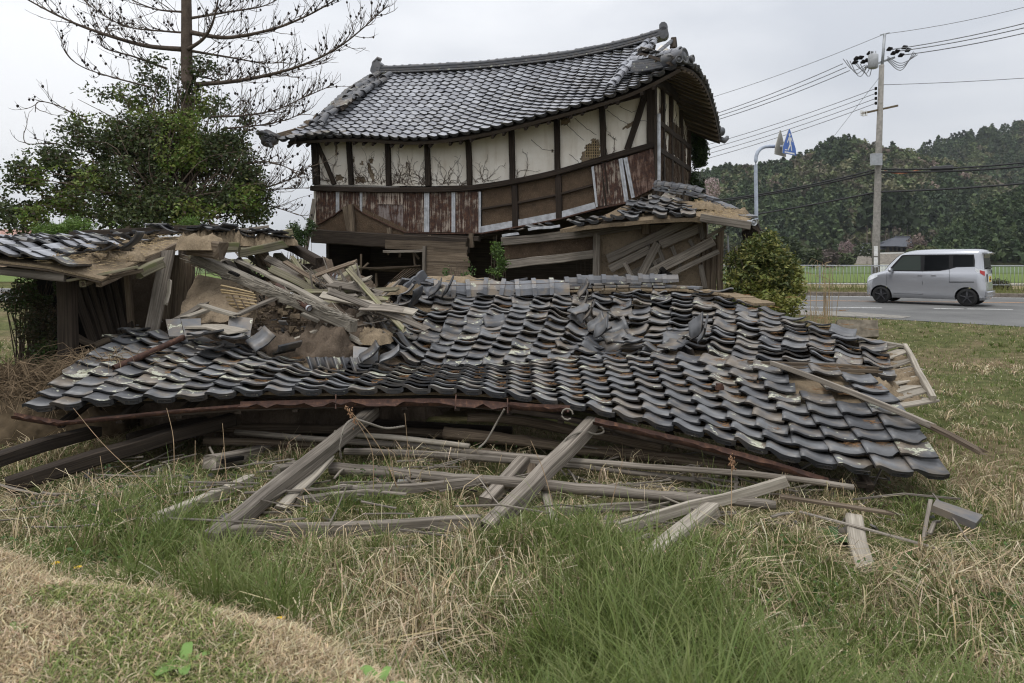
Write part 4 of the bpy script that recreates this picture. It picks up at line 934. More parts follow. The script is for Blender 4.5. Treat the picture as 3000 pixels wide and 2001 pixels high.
beam('tie_beam', P(560, 720, 8.9), P(648, 735, 8.8), .20, .22, 'wood_brown', shed, jag=.06); heap('straw_clay', P(590, 722, 8.9), .3, .25, .14, 'clay_dry', shed, 10, .6, 4)
beam('ridge_board', P(205, 690, 9.9), P(640, 668, 10.1), .05, .12, 'wood_dark', shed); beam('ridge_board', P(620, 668, 10.0), P(697, 672, 10.2), .05, .09, 'wood', shed, jag=.12); beam('ridge_board', P(690, 676, 10.2), P(785, 664, 10.4), .05, .045, 'wood', shed, jag=.08)
r3 = [(560, 700, 9.7), (620, 700, 9.8), (690, 705, 9.9), (740, 706, 10.0), (790, 706, 10.1), (840, 704, 10.3)]
for k in range(13):
    f = k/12*4.99; a = r3[int(f)]; c = r3[int(f)+1]; g = f-int(f); p = P(lerp(a[0], c[0], g), lerp(a[1], c[1], g)-6, lerp(a[2], c[2], g)); heap('straw_clay', p+V(0, 0, -.06), .15, .18, .11+rnd.uniform(-.03, .04), 'clay_dry', s_roof, 10, 1.0, k+50)
    link(TS['tile']['t'][3+k % 2], 'tile', s_roof, Matrix.Translation(p+V(-.1+rnd.uniform(-.1, .1), -.14, .03+rnd.uniform(0, .05))) @ Matrix.Rotation(rnd.gauss(0, .5), 4, 'Z') @ Matrix.Rotation(rnd.gauss(0, .25), 4, 'Y') @ Matrix.Rotation(.1, 4, 'X'))
slab(lattice([[P(555, 735, 9.4), P(590, 692, 10.3)], [P(700, 728, 9.7), P(720, 694, 10.6)], [P(845, 715, 10.2), P(850, 690, 11.)]], 8, 3), 'roof_boards', M['wood_moss'], s_roof, .0, .05, jag=.03)
for a, c, w_ in (((625, 725, 9.3), (696, 722, 9.4), .11), ((700, 742, 9.5), (832, 715, 10.0), .12), ((800, 690, 10.2), (850, 680, 10.5), .1), ((560, 745, 9.2), (640, 760, 9.6), .1)): beam('rafter', P(*a), P(*c), .08, w_, 'wood_moss', s_roof, jag=.04)

# ================================================================== rubble between shed and house
heap('rubble_mound', (-2.9, 9.9, -.45), 2.3, 2.3, 1.18, 'mud', None, 60, .34, 2, .2, label='brown mound of fallen clay and rubble between the shed and the house', cat='mound')
heap('rubble_mound', (-4.0, 12.6, -.45), 2.6, 2.2, 1.5, 'mud', None, 36, .3, 6, .2, label='darker rubble mound below the corner of the house', cat='mound')
# slab of clay wall with bare bamboo lath
cw = empty('clay_wall_slab', P(620, 900, 8.7), 'tipped slab of clay wall with bare bamboo laths showing', 'wall slab')
CW = lattice([[P(515, 945, 8.5), P(545, 870, 8.9), P(578, 803, 9.3)], [P(620, 945, 8.4), P(620, 880, 8.8), P(640, 815, 9.2)], [P(740, 930, 8.3), P(745, 880, 8.7), P(755, 838, 9.0)]], 14, 10, lambda p, u, v: p+V(0, -.02*noise.noise(Vector((u*6, v*6, 1))), .03*noise.noise(Vector((u*9, v*9, 5)))))
slab(CW, 'clay_face', M['clay_wall'], cw, 0, .08, jag=.012)
for k, (x0, y0, x1, y1) in enumerate(((648, 836, 742, 858), (648, 849, 748, 864), (650, 856, 750, 872), (664, 870, 752, 882), (668, 880, 752, 892), (672, 889, 748, 900), (680, 898, 735, 906))): log('lath', [P(x0, y0, 8.65), P((x0+x1)/2, (y0+y1)/2-1, 8.5), P(x1, y1, 8.4)], .013, 'bamboo', cw)
for k in range(4): log('lath', [P(668+22*k, 840+3*k, 8.66), P(700+20*k, 905, 8.4)], .008, 'twig', cw)
cg = empty('bamboo_lath_mat', P(950, 1000, 8.4), 'broken mat of upright bamboo laths in the clay beside the stripped boards', 'lath')
for k in range(9): log('lath', [P(905+13*k, 968+2*(k % 3), 8.9), P(915+12*k+rnd.uniform(-6, 6), 1032, 8.3)], .009, 'bamboo', cg)
for y in (985, 1004): log('lath', [P(880, y+6, 8.55), P(1000, y-6, 8.6)], .010, 'bamboo', cg)
# roof boards bared at the left edge of the upper slope
rb = empty('bared_roof_boards', P(1050, 960, 8.7), 'patch of pale split roof boards bared beside the dark tiles', 'boards')
for k in range(7):
    f = k/6; beam('board', lerp(P(995, 975, 8.7), P(1050, 1000, 8.4), f), lerp(P(1073, 937, 9.3), P(1122, 962, 8.9), f), .085, .018, 'wood_pale', rb, jag=.05)

def plank(label, a, c, w_, h_, m='wood', name='broken_plank', cat='plank', **k):
    return beam(name, P(*a), P(*c), w_, h_, m, label=label, cat=cat, **k)
DEB = [
 ('heavy pale beam with a mortise slot sloping down over the clay slab', (572, 756, 9.2), (1035, 955, 8.3), .15, .14, 'wood_pale', 'fallen_beam', 'beam'),
 ('long split plank lying beside the heavy mortised beam', (697, 762, 9.8), (1015, 925, 8.7), .10, .04, 'wood_pale', 0, 0),
 ('narrow grey plank running down from the mound past the rust-brown can', (868, 788, 10.4), (1035, 908, 9.2), .09, .05, 'wood', 0, 0),
 ('short thick beam stub above the narrow grey plank', (812, 752, 10.6), (892, 822, 9.9), .14, .14, 'wood_moss', 'fallen_beam', 'beam'),
 ('straight pale batten crossing the debris from the loose tiles to the roof edge', (820, 1012, 8.2), (1122, 888, 9.1), .07, .05, 'wood_pale', 0, 0),
 ('tapering plank lying across the straight pale batten', (888, 920, 8.8), (1064, 1006, 8.3), .09, .04, 'wood_pale', 0, 0),
 ('thin pole leaning up to the ornamental ridge tile', (1097, 890, 9.3), (1168, 823, 9.9), .03, .03, 'wood', 0, 0),
 ('upright weathered board leaning inside the shed beside the plank wall', (490, 735, 8.7), (440, 985, 8.3), .17, .06, 'wood', 0, 0),
 ('slim batten standing against the leaning board in the shed', (498, 820, 8.4), (485, 895, 8.35), .045, .03, 'wood_pale', 0, 0),
 ('pale board lying below the clay slab, left of the black flat tile', (590, 893, 8.2), (695, 925, 8.0), .12, .03, 'wood_pale', 0, 0),
 ('short board poking out of the mud, right of the bamboo laths', (697, 922, 8.2), (802, 876, 8.6), .11, .03, 'wood', 0, 0),
 ('grey board leaning on the foot of the clay slab', (518, 935, 8.2), (598, 888, 8.6), .10, .03, 'wood', 0, 0),
 ('pale board tucked under the clay slab beside the grey board', (540, 930, 8.1), (612, 905, 8.4), .12, .03, 'wood_pale', 0, 0),
 ('wide pale board lying on the loose tiles, rust showing beneath', (570, 955, 7.9), (690, 970, 7.75), .32, .03, 'wood_pale', 0, 0),
 ('dark charred beam slanting below the stripped shed roof', (827, 712, 10.8), (935, 768, 10.2), .13, .13, 'wood_dark', 'fallen_beam', 'beam'),
 ('dark short beam crossing under the charred one', (885, 785, 10.4), (948, 768, 10.6), .11, .10, 'wood_dark', 'fallen_beam', 'beam'),
 ('mossy board leaning right of the rusty metal can', (985, 825, 10.4), (1045, 782, 10.9), .12, .03, 'wood_moss', 0, 0),
 ('mossy post stub standing in the rubble by the dark doorway', (1030, 772, 11.2), (1050, 840, 10.6), .13, .08, 'wood_moss', 'post_stub', 'post'),
 ('thin mossy batten behind the rusty metal can', (905, 785, 10.5), (960, 835, 10.2), .06, .04, 'wood_moss', 0, 0),
 ('slender post leaning against the left corner of the house', (893, 742, 15.5), (922, 585, 16.4), .10, .07, 'wood', 'leaning_post', 'post'),
 ('flat board sticking up white beside the dark doorway', (1028, 848, 10.1), (1050, 828, 10.3), .16, .02, 'wood_pale', 0, 0),
 ('grey board lying flat in the splinters before the dark doorway', (985, 850, 9.8), (1120, 865, 9.9), .16, .025, 'wood', 0, 0),
 ('grey plank under the roof edge, below the thin pole', (1000, 880, 9.5), (1105, 905, 9.2), .14, .025, 'wood', 0, 0),
 # beams on the grass and under the eave
 ('thick square beam leaning from the grass up to the gutter, left of centre', (615, 1585, 4.75), (1095, 1205, 6.95), .125, .12, 'wood', 'fallen_beam', 'beam'),
 ('board lying against the underside of the left leaning beam', (820, 1490, 5.25), (960, 1345, 6.1), .10, .03, 'wood_pale', 0, 0),
 ('thick knotty beam leaning from the grass to the roped joint, right of centre', (1424, 1552, 4.98), (1738, 1240, 6.4), .12, .125, 'wood', 'fallen_beam', 'beam'),
 ('long dark beam sloping from the lower left grass up under the gutter', (20, 1425, 5.7), (690, 1228, 7.1), .13, .13, 'wood_dark', 'fallen_beam', 'beam'),
 ('dark split beam at the left edge, half in the weeds', (-60, 1365, 5.6), (275, 1262, 6.7), .12, .11, 'wood_dark', 'fallen_beam', 'beam'),
 ('short beam with a mortise slot poking from the dark under the eave', (616, 1352, 6.1), (810, 1315, 7.3), .13, .12, 'wood', 'fallen_beam', 'beam'),
 ('pale short beam lying in the vetch before the eave', (458, 1520, 4.95), (735, 1402, 5.9), .075, .075, 'wood_pale', 'fallen_beam', 'beam'),
 ('long grey plank lying flat in the front grass between the leaning beams', (672, 1562, 4.85), (1405, 1532, 5.0), .06, .10, 'wood', 0, 0),
 ('broken plank half hidden by grass below the low pole', (1000, 1440, 5.55), (1428, 1408, 5.8), .05, .07, 'wood', 0, 0),
 ('thin plank lying behind the left leaning beam in the grass', (868, 1465, 5.4), (1130, 1440, 5.6), .06, .05, 'wood', 0, 0),
 ('block of timber lying behind the left leaning beam', (808, 1382, 6.0), (960, 1345, 6.6), .10, .10, 'wood', 'timber_block', 'timber'),
 ('pale plank crossing under the low pole from grass to gutter', (1812, 1548, 4.9), (2306, 1412, 5.35), .035, .085, 'wood_pale', 0, 0),
 ('thin plank lying behind the pale crossing plank', (1640, 1497, 5.2), (1997, 1468, 5.4), .03, .06, 'wood', 0, 0),
 ('stout pale timber end sticking out of the front grass', (1895, 1640, 4.55), (2085, 1488, 5.1), .12, .11, 'wood_pale', 'timber_block', 'timber'),
 ('weathered square timber with a tenon lying in the grass at the right', (2498, 1525, 4.95), (2535, 1678, 4.4), .115, .10, 'wood_pale', 'timber_block', 'timber'),
 ('thin split lath lying in the grass below the right eave', (2286, 1455, 5.1), (2612, 1504, 4.9), .05, .02, 'wood_brown', 0, 0),
 ('thin brown lath under the long grey pole', (1840, 1418, 5.9), (2165, 1444, 5.6), .05, .03, 'wood', 0, 0),
 ('prop post under the eave, left of the knotty beam', (1420, 1472, 5.5), (1532, 1352, 6.2), .12, .10, 'wood', 'prop_post', 'post'),
 ('white plank standing in the grass right of the knotty beam', (1595, 1432, 5.7), (1622, 1535, 5.1), .075, .03, 'wood_pale', 0, 0),
 ('upright board behind the knotty beam in the shade', (1555, 1360, 6.2), (1555, 1500, 5.6), .08, .03, 'wood_brown', 0, 0),
 ('slim batten lying aslant on the right tiles', (2262, 1062, 6.85), (2726, 1245, 5.75), .05, .045, 'wood', 0, 0),
 ('grey board sloping from the roof corner into the right grass', (2700, 1235, 5.9), (2872, 1322, 5.55), .10, .03, 'wood_brown', 0, 0),
 ('upper weathered lath lying along the seam of the two roof slopes', (2192, 1062, 7.1), (2566, 1078, 6.85), .05, .035, 'wood_brown', 0, 0),
 ('lower weathered lath lying along the seam of the two roof slopes', (2310, 1078, 6.95), (2570, 1088, 6.75), .05, .03, 'wood_brown', 0, 0),
 ('bent board lying at the foot of the shed post', (330, 988, 8.3), (425, 970, 8.4), .22, .025, 'wood_brown', 0, 0),
 ('narrow rail lying between the shed post and the tiles', (222, 985, 8.4), (282, 1015, 8.2), .08, .05, 'wood_brown', 0, 0),
 ('lower rail lying beside the shed post, meeting the bent board', (278, 1010, 8.1), (340, 990, 8.3), .09, .05, 'wood_brown', 0, 0),
]
for k, (lab, a, c, w_, h_, m, nm, ct) in enumerate(DEB):
    beam(nm or 'broken_plank', P(*a), P(*c), w_, h_, m, label=lab, cat=ct or 'plank', jag=.05 if h_ < .06 else .03, wob=.005 if h_ < .06 else .009, bow=rnd.uniform(-.015, .02), seed=k)
o = beam('tenon_block', P(2532, 1676, 4.4), P(2538, 1700, 4.32), .04, .04, 'wood_pale'); o.name = 'tenon'; parent(o, [q for q in C.objects if q.get('label', '').startswith('weathered square timber with a tenon')][0])
o = beam('tenon', P(622, 1580, 4.78), P(604, 1606, 4.68), .05, .04, 'wood'); parent(o, [q for q in C.objects if q.get('label', '').startswith('thick square beam leaning')][0])
for key, a, c in (('heavy pale beam', (678, 796, 8.85), (702, 808, 8.8)), ('short beam with a mortise', (660, 1346, 6.22), (715, 1334, 6.45))):
    o = beam('mortise', P(*a)+V(0,-.055,.0), P(*c)+V(0,-.055,.0), .05, .035, 'black'); parent(o, [q for q in C.objects if q.get('label', '').startswith(key)][0])  # black block on the beam face paints in the dark of the slot
LOGS = [
 ('longest round pole under the eave, running out to the right grass', [(690, 1266, 7.1), (938, 1287, 6.9), (1236, 1308, 6.7), (1500, 1335, 6.3), (1817, 1361, 6.0), (2200, 1389, 5.6), (2502, 1427, 5.3)], .032, .026, 'wood'),
 ('thinner pole lying just below the longest pole', [(1010, 1322, 6.6), (1236, 1330, 6.5), (1579, 1355, 6.2), (1817, 1379, 6.0), (2058, 1408, 5.8)], .036, .02, 'wood'),
 ('pale pole with a sawn end above the longest pole', [(980, 1268, 6.8), (1176, 1284, 6.7), (1375, 1307, 6.5)], .028, .026, 'wood_pale'),
 ('thick low pole crossing both leaning beams near the grass', [(970, 1372, 6.2), (1117, 1380, 6.1), (1295, 1400, 5.9), (1500, 1414, 5.7), (1817, 1442, 5.4), (2010, 1458, 5.3), (2272, 1478, 5.15)], .055, .036, 'wood'),
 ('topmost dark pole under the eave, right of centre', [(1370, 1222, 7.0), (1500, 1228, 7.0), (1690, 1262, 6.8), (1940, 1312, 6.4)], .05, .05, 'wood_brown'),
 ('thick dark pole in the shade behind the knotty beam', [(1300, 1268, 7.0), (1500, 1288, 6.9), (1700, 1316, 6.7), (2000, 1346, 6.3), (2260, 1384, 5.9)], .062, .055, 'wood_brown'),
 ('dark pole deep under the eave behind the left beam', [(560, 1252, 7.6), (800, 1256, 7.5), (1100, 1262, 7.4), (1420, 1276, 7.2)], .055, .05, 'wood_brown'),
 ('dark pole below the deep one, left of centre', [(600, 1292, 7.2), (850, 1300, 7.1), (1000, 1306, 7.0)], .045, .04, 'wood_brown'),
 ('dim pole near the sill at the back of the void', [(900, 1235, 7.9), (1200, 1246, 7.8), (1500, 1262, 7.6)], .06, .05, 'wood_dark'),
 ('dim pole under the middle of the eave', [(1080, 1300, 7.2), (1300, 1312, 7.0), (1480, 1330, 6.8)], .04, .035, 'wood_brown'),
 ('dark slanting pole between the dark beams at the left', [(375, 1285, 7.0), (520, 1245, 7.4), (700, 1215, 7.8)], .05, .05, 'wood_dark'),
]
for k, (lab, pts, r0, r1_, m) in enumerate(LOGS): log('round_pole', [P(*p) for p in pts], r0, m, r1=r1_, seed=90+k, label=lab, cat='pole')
# loose planks thrown over the tangle; nothing tells them apart
r = random.Random(33)
for k in range(28):
    x = r.uniform(640, 1120); y = lerp(775, 890, (x-640)/480)+r.uniform(-35, 38); d = lerp(10.3, 9.1, (x-640)/480)-(y-830)*.006; L = r.uniform(.5, 1.5); a = r.gauss(-.45, .38); p = P(x, y, d); t = V(math.cos(a), r.uniform(-.6, .1), math.sin(a)*.9).normalized()
    beam('loose_plank', p-t*L/2, p+t*L/2, r.uniform(.05, .13), r.uniform(.015, .035), r.choice(('wood', 'wood', 'wood_pale', 'wood_brown', 'wood_moss')), up=(0, -.6, .8), jag=.07, bow=r.uniform(-.03, .03), label='loose weathered plank thrown into the tangle between shed and house', cat='plank', group='loose planks in the tangle between shed and house')
# splinter pile: nobody counts these
b = MB(); r = random.Random(21)
for k in range(210):
    x = r.uniform(700, 1120); y = lerp(790, 905, (x-700)/420)+r.uniform(-45, 40); d = lerp(10.2, 9.2, (x-700)/420)-(y-850)*.006; L = r.uniform(.25, .9); a = r.gauss(-.35, .6)
    p = P(x, y, d); t = V(math.cos(a), r.uniform(-.7, .2), math.sin(a)*.8-.05).normalized(); b.sweep([p-t*L/2, p+t*L/2], rect_prof(r.uniform(.012, .05), r.uniform(.006, .012), .1), voff=r.random())
b.obj('splinters', M['wood'], None, label='tangle of thin grey splinters and laths over the rubble', cat='splinters', kind='stuff')
b = MB()
for k in range(220):
    x = r.uniform(560, 1010); y = lerp(770, 935, (x-560)/450)+r.uniform(-14, 14); d = lerp(9.15, 8.25, (x-560)/450)-.02; L = r.uniform(.1, .5); a = -.36+r.gauss(0, .2)
    p = P(x, y-6, d); t = V(math.cos(a), r.uniform(-.3, .1), math.sin(a)).normalized(); b.sweep([p-t*L/2, p+t*L/2], rect_prof(r.uniform(.006, .014), .005, .1), voff=r.random())
b.obj('straw_litter', M['wood_pale'], None, label='dry straw and laths littering the heavy mortised beam', cat='straw', kind='stuff')
# pipes
def pipe(label, pts, rad, ring=()):
    b = MB(); d = [P(*p) for p in pts]; n = 14; prof = [(math.cos(2*math.pi*k/n)*rad, math.sin(2*math.pi*k/n)*rad) for k in range(n)]
    b.sweep(d, prof, cap=False); b.sweep(d, [(a*.9, c*.9) for a, c in prof[::-1]], cap=False)
    o = b.obj('rusty_pipe', M['rust_dark'], None, True, label=label, cat='pipe')
    for f in ring:
        q = lerp(d[0], d[-1], f); t = (d[-1]-d[0]).normalized(); b = MB(); b.sweep([q-t*.015, q+t*.015], [(a*1.12, c*1.12) for a, c in prof]); b.obj('clamp', M['galv'], o)
M['rust_dark2'] = rust_mat('rust_red', (.22, .08, .04), .7)
pipe('rusty downpipe with a steel clamp lying on the heavy mortised beam', [(812, 836, 8.9), (908, 905, 8.35)], .036, (.45, .97))
pipe('dark rusty pipe lying on the left tiles', [(333, 1079, 7.0), (538, 988, 7.7)], .034)
can = empty('rusty_can', P(968, 815, 10.1), 'rusty bent metal can with one bright edge in the rubble', 'can')
quad('sheet', [P(940, 838, 10.1), P(972, 848, 10.0), P(985, 800, 10.2), P(958, 788, 10.4)], 'rust_dark2', can, .01); quad('sheet', [P(966, 836, 10.0), P(985, 842, 10.15), P(990, 802, 10.3), P(978, 798, 10.2)], 'galv', can, .01)
quad('sheet', [P(908, 845, 10.0), P(945, 868, 9.9), P(958, 838, 10.1), P(920, 832, 10.2)], 'rust_dark2', can, .01)
# loose tiles
def flat_tile(label, quad_, m='tile', grp=None):
    o = quad('flat_tile', [P(*p) for p in quad_], M[m], None, .03); tag(o, label, 'roof tile', grp)
flat_tile('black flat tile propped on the loose pile, right of the wide pale board', [(666, 960, 7.9), (735, 968, 7.95), (742, 932, 8.1), (672, 925, 8.05)])
flat_tile('grey slab tile under the black flat tile', [(650, 985, 7.8), (733, 988, 7.8), (735, 968, 7.95), (660, 962, 7.95)])
flat_tile('large slab tile standing upright at the seam of the roofs', [(1033, 1078, 7.9), (1108, 1086, 7.9), (1108, 1022, 8.1), (1035, 1013, 8.1)])
flat_tile('slab tile lying flat behind the row of upright tiles', [(932, 1052, 8.0), (1010, 1048, 8.0), (1008, 1030, 8.25), (934, 1040, 8.2)])
flat_tile('left slab tile of the pair by the pipe end', [(485, 935, 7.95), (495, 985, 7.7), (540, 985, 7.7), (528, 933, 7.95)], 'tile_lichen')
flat_tile('right slab tile of the pair by the pipe end', [(530, 934, 7.9), (542, 985, 7.65), (590, 980, 7.7), (588, 932, 7.95)])
LT = [('lichen-spotted tile at the top left corner of the front slope', 395, 985, 8.0, .2, .1, .1, 1), ('large lichen tile below the top corner one', 350, 1005, 7.9, -.1, .1, .1, 1), ('tile tilted on end right of the upright slab tile', 1110, 1075, 7.9, .5, .3, .9, 0), ('tile slumped against the seam, nearest the upper eave', 1160, 1078, 7.9, .3, .3, .7, 0),
      ('tile turned on its side at the top of the loose pile', 745, 1000, 7.9, .4, .2, -.5, 1), ('tile standing on edge behind the loose pile', 800, 1040, 7.8, 1.0, .5, .9, 0), ('tile lying loose over the middle left rows', 620, 1040, 7.4, .25, .1, .15, 0), ('tile lying askew under the wide pale board', 600, 1000, 7.6, -.4, .2, .2, 0), ('tile lying askew at the foot of the black flat tile', 690, 1010, 7.6, .6, .2, .1, 0), ('tile fallen on the mud above the standing tiles', 850, 1055, 7.9, -.8, .3, .6, 0)]
for lab, x, y, d, rz, rx, ry, l in LT:
    link((lich if l else norm)['t'][rnd.randrange(3)], 'loose_tile', None, Matrix.Translation(P(x, y, d)+V(-.12, -.1, .03)) @ Matrix.Rotation(rz, 4, 'Z') @ Matrix.Rotation(rx, 4, 'X') @ Matrix.Rotation(-ry, 4, 'Y'), label=lab, cat='roof tile')
for k in range(6):
    link((lich if k % 2 else norm)['t'][k % 3], 'loose_tile', None, Matrix.Translation(P(905+25*k, 1112, 7.55)) @ Matrix.Rotation(1.45+rnd.gauss(0, .06), 4, 'Z') @ Matrix.Rotation(.15, 4, 'Y') @ Matrix.Rotation(1.35, 4, 'X') @ Matrix.Scale(1.0, 4), label=('leftmost', 'second from the left', 'third from the left', 'fourth from the left', 'fifth from the left', 'rightmost')[k]+' curved tile in the close row of upright tiles', cat='roof tile', group='row of upright tiles on the left slope')
sl = quad('ridge_fragment', [P(2732, 1480, 4.85), P(2860, 1532, 4.7), P(2880, 1508, 4.85), P(2742, 1462, 5.0)], 'tile', None, .05); tag(sl, 'dark slab of ridge tile with a board, lying in the right grass', 'ridge tile')
b = MB(); b.box(P(1945, 808, 12.2), (.2, .15, .2), Matrix.Rotation(.5, 3, 'Y')); b.sweep([P(1938, 795, 12.1), P(1946, 786, 12.1)], rect_prof(.13, .1)); b.obj('broken_tile_piece', M['black'], None, label='black broken piece standing on the fallen ridge before the slanting boards', cat='roof tile')
b = MB(); b.box(P(2108, 1136, 6.55), (.075, .05, .035)); b.box(P(2108, 1128, 6.56), (.055, .06, .03)); b.obj('rust_scrap', M['rust_dark2'], None, label='small rusty metal scrap on the right tiles', cat='scrap')
# ropes
def rope(label, pts, rad=.009, n=40):
    q = cr_curve([P(*p) for p in pts], n); b = MB()
    for ph in (0, 2.1, 4.2):
        s = []
        for i, p in enumerate(q):
            t = (q[min(i+1, n)]-q[max(i-1, 0)]).normalized(); u = t.cross(V(0, 1, .1)).normalized(); w_ = u.cross(t); a = ph+i*1.1; s.append(p+u*(math.cos(a)*rad*.6)+w_*(math.sin(a)*rad*.6))
        b.tube(s, rad*.62, 5)
    b.obj('rope', M['rope'], None, True, label=label, cat='rope')
rope('rope looped over the left leaning beam and running right', [(1000, 1342, 6.0), (996, 1318, 5.95), (1000, 1290, 5.95), (1008, 1252, 6.0), (1035, 1228, 6.15), (1075, 1238, 6.2), (1130, 1254, 6.3), (1185, 1248, 6.4)], .010, 60)
rope('rope hanging from the gutter to the long poles', [(1478, 1198, 6.35), (1455, 1238, 6.4), (1425, 1290, 6.35), (1402, 1312, 6.3)], .009, 40)
rope('rope tied round the top of the knotty beam', [(1650, 1320, 5.95), (1655, 1290, 6.0), (1680, 1272, 6.05), (1712, 1264, 6.15), (1748, 1272, 6.25), (1770, 1262, 6.3), (1750, 1238, 6.3)], .009, 50)
# ================================================================== ground, road, far country
RD = np.array([.985, -.174]); RN = np.array([.174, .985])
def road_sn(x, y): return (x-9.4)*.985-(y-20.7)*.174, (x-9.4)*.174+(y-20.7)*.985
def vnoise(x, y, s, seed=0):   # cheap smooth value noise on arrays
    xs, ys = x*s+seed*17.3, y*s-seed*9.1; xi, yi = np.floor(xs), np.floor(ys); fx, fy = xs-xi, ys-yi; fx = fx*fx*(3-2*fx); fy = fy*fy*(3-2*fy)
    def h(a, b): v = np.sin(a*127.1+b*311.7+seed*74.7)*43758.5453; return v-np.floor(v)
    return (h(xi, yi)*(1-fx)+h(xi+1, yi)*fx)*(1-fy)+(h(xi, yi+1)*(1-fx)+h(xi+1, yi+1)*fx)*fy
def nd_edge(s): return np.clip(-3.2-.665*(s+.66), -7.5, -1.6)
def ground(x, y):
    x = np.asarray(x, float); y = np.asarray(y, float); s, n = road_sn(x, y)
    z = -.52+.10*(vnoise(x, y, .55, 1)-.5)+.05*(vnoise(x, y, 1.7, 2)-.5)
    z = z+.30*sst(3.2, 7.5, x)*sst(2.0, 6.0, y)*sst(16, 9, y)
    yb = 2.28-.47*x; t = sst(yb+.85, yb-.2, y+.22*(vnoise(x, y, 1.6, 5)-.5))*sst(1.8, .2, x); z = z*(1-t)+t*(.02+.035*(vnoise(x, y, 2.2, 3)-.5))
    ne = nd_edge(s); t2 = sst(ne-6.5, ne-.3, n); z = z*(1-t2)+t2*(-.008)
    z = np.where(n > ne+.5, -.10-.02*np.clip(n-ne, 0, 2), z)
    z = np.where(n > 6.9, .10+.12*sst(6.9, 8.4, n)-.55*sst(9.0, 14., n)-.1*sst(14., 60., n), z)
    z = z-.25*sst(-10, -40, x)*(n < 6.9)
    return z
def gz(x, y): return float(ground(np.array([x]), np.array([y]))[0])
xs = np.concatenate([-np.geomspace(700, 9.2, 40), np.arange(-9, 9.05, .15), np.arange(9.3, 34, .45), np.geomspace(34.5, 900, 40)])
ys = np.concatenate([np.linspace(-60, 0, 20), np.arange(.3, 12, .14), np.arange(12.2, 34, .35), np.geomspace(34.5, 1200, 60)])
X, Y = np.meshgrid(xs, ys, indexing='ij'); Z = ground(X, Y); Z = Z+np.where((Y < 13) & (np.abs(X) < 9), .03*(vnoise(X, Y, 5., 8)-.5), 0)
nx, ny = len(xs), len(ys); idx = np.arange(nx*ny).reshape(nx, ny)
F = np.stack([idx[:-1, :-1], idx[1:, :-1], idx[1:, 1:], idx[:-1, 1:]], -1).reshape(-1, 4)
def ground_mat():
    m, nt, b = mat('ground', .97, .1); t = NT(nt); o = t.co()
    n1 = t.noise(o, .55, 6, .6); n2 = t.noise(o, 6., 6, .7); n3 = t.noise(t.scale(o, (90, 40, 40)), 1., 4, .7, 1.)
    c = t.ramp(t.math('ADD', t.math('MULTIPLY', n2, .5), t.math('MULTIPLY', n3, .5)), (.33, (.075, .055, .035)), (.5, (.19, .145, .085)), (.66, (.36, .29, .175)))
    g = t.ramp(n2, (.3, (.035, .055, .014)), (.7, (.12, .15, .045)))
    c = t.mix(t.math('MULTIPLY', t.ramp(n1, (.36, (0,0,0)), (.54, (1,1,1))), .75), c, g)
    nt.links.new(c, b.inputs['Base Color']); t.bump(t.math('ADD', n2, n3), b, .8, .03); return m
M['ground'] = ground_mat()
np_obj('ground', np.stack([X.ravel(), Y.ravel(), Z.ravel()], 1), F, M['ground'], smooth=True, kind='structure')

def asphalt():
    m, nt, b = mat('asphalt', .85, .25); t = NT(nt); o = t.co(); n = t.noise(o, .6, 5, .6); g = t.noise(o, 70., 3, .8)
    c = t.ramp(t.math('ADD', t.math('MULTIPLY', n, .5), t.math('MULTIPLY', g, .5)), (.35, (.085, .085, .083)), (.65, (.19, .188, .18)))
    nt.links.new(c, b.inputs['Base Color']); t.bump(g, b, .4, .01); return m
M['asphalt'] = asphalt(); M['paint'] = plain('road_paint', (.62, .62, .60), .7, .3, 0, .12); M['paint_o'] = plain('orange_paint', (.55, .27, .10), .7, .3, 0, .1); M['pave'] = plain('pavement', (.24, .225, .20), .9, .2, 0, .15)
def R(s, n, z=0.0): q = np.array([9.4, 20.7])+RD*s+RN*n; return V(q[0], q[1], z)
b = MB(); S_ = [-120, -40, -12, -6, -3.3, -.66, 2.7, 5.7, 9, 14, 22, 60, 150]
b.add([R(s, float(nd_edge(np.array(s)))) for s in S_]+[R(s, 6.72) for s in S_], [(i, i+1, len(S_)+i+1, len(S_)+i) for i in range(len(S_)-1)]); road = b.obj('road', M['asphalt'], kind='structure')
def stripe(s0, s1, n0, n1, m, z=.004, par=None):
    b = MB(); k = max(2, int((s1-s0)/1.2)); w = (n1-n0)
    vs = []; fs = []
    for i in range(k+1):
        s = lerp(s0, s1, i/k); vs += [R(s, n0+rnd.uniform(-.008, .008), z), R(s, n1+rnd.uniform(-.008, .008), z)]
    for i in range(k): fs.append((2*i, 2*i+2, 2*i+3, 2*i+1))
    b.add(vs, fs); b.obj('road_marking', m, road)
for s0, s1 in ((-30, -8), (-2.2, 1.7), (3.1, 3.9), (4.0, 5.2), (6.2, 6.9), (7.0, 8.6), (9.5, 30)): stripe(s0, s1, -.07, .08, M['paint'])
stripe(6.4, 8.7, -.28, -.18, M['paint'])
stripe(-60, 80, 3.30, 3.44, M['paint_o']); stripe(-60, 80, 6.25, 6.40, M['paint'])
b = MB(); pv = [R(s, n, .012) for s, n in ((-2.2, -2.2), (-1.6, -3.0), (-.3, -3.3), (.9, -3.7), (1.3, -3.2), (.3, -1.9), (-1., -1.5))]; b.add(pv+[p-V(0,0,.05) for p in pv], [tuple(range(7))]+[(i, 7+i, 7+(i+1) % 7, (i+1) % 7) for i in range(7)]); b.obj('pavement', M['pave'], kind='structure')
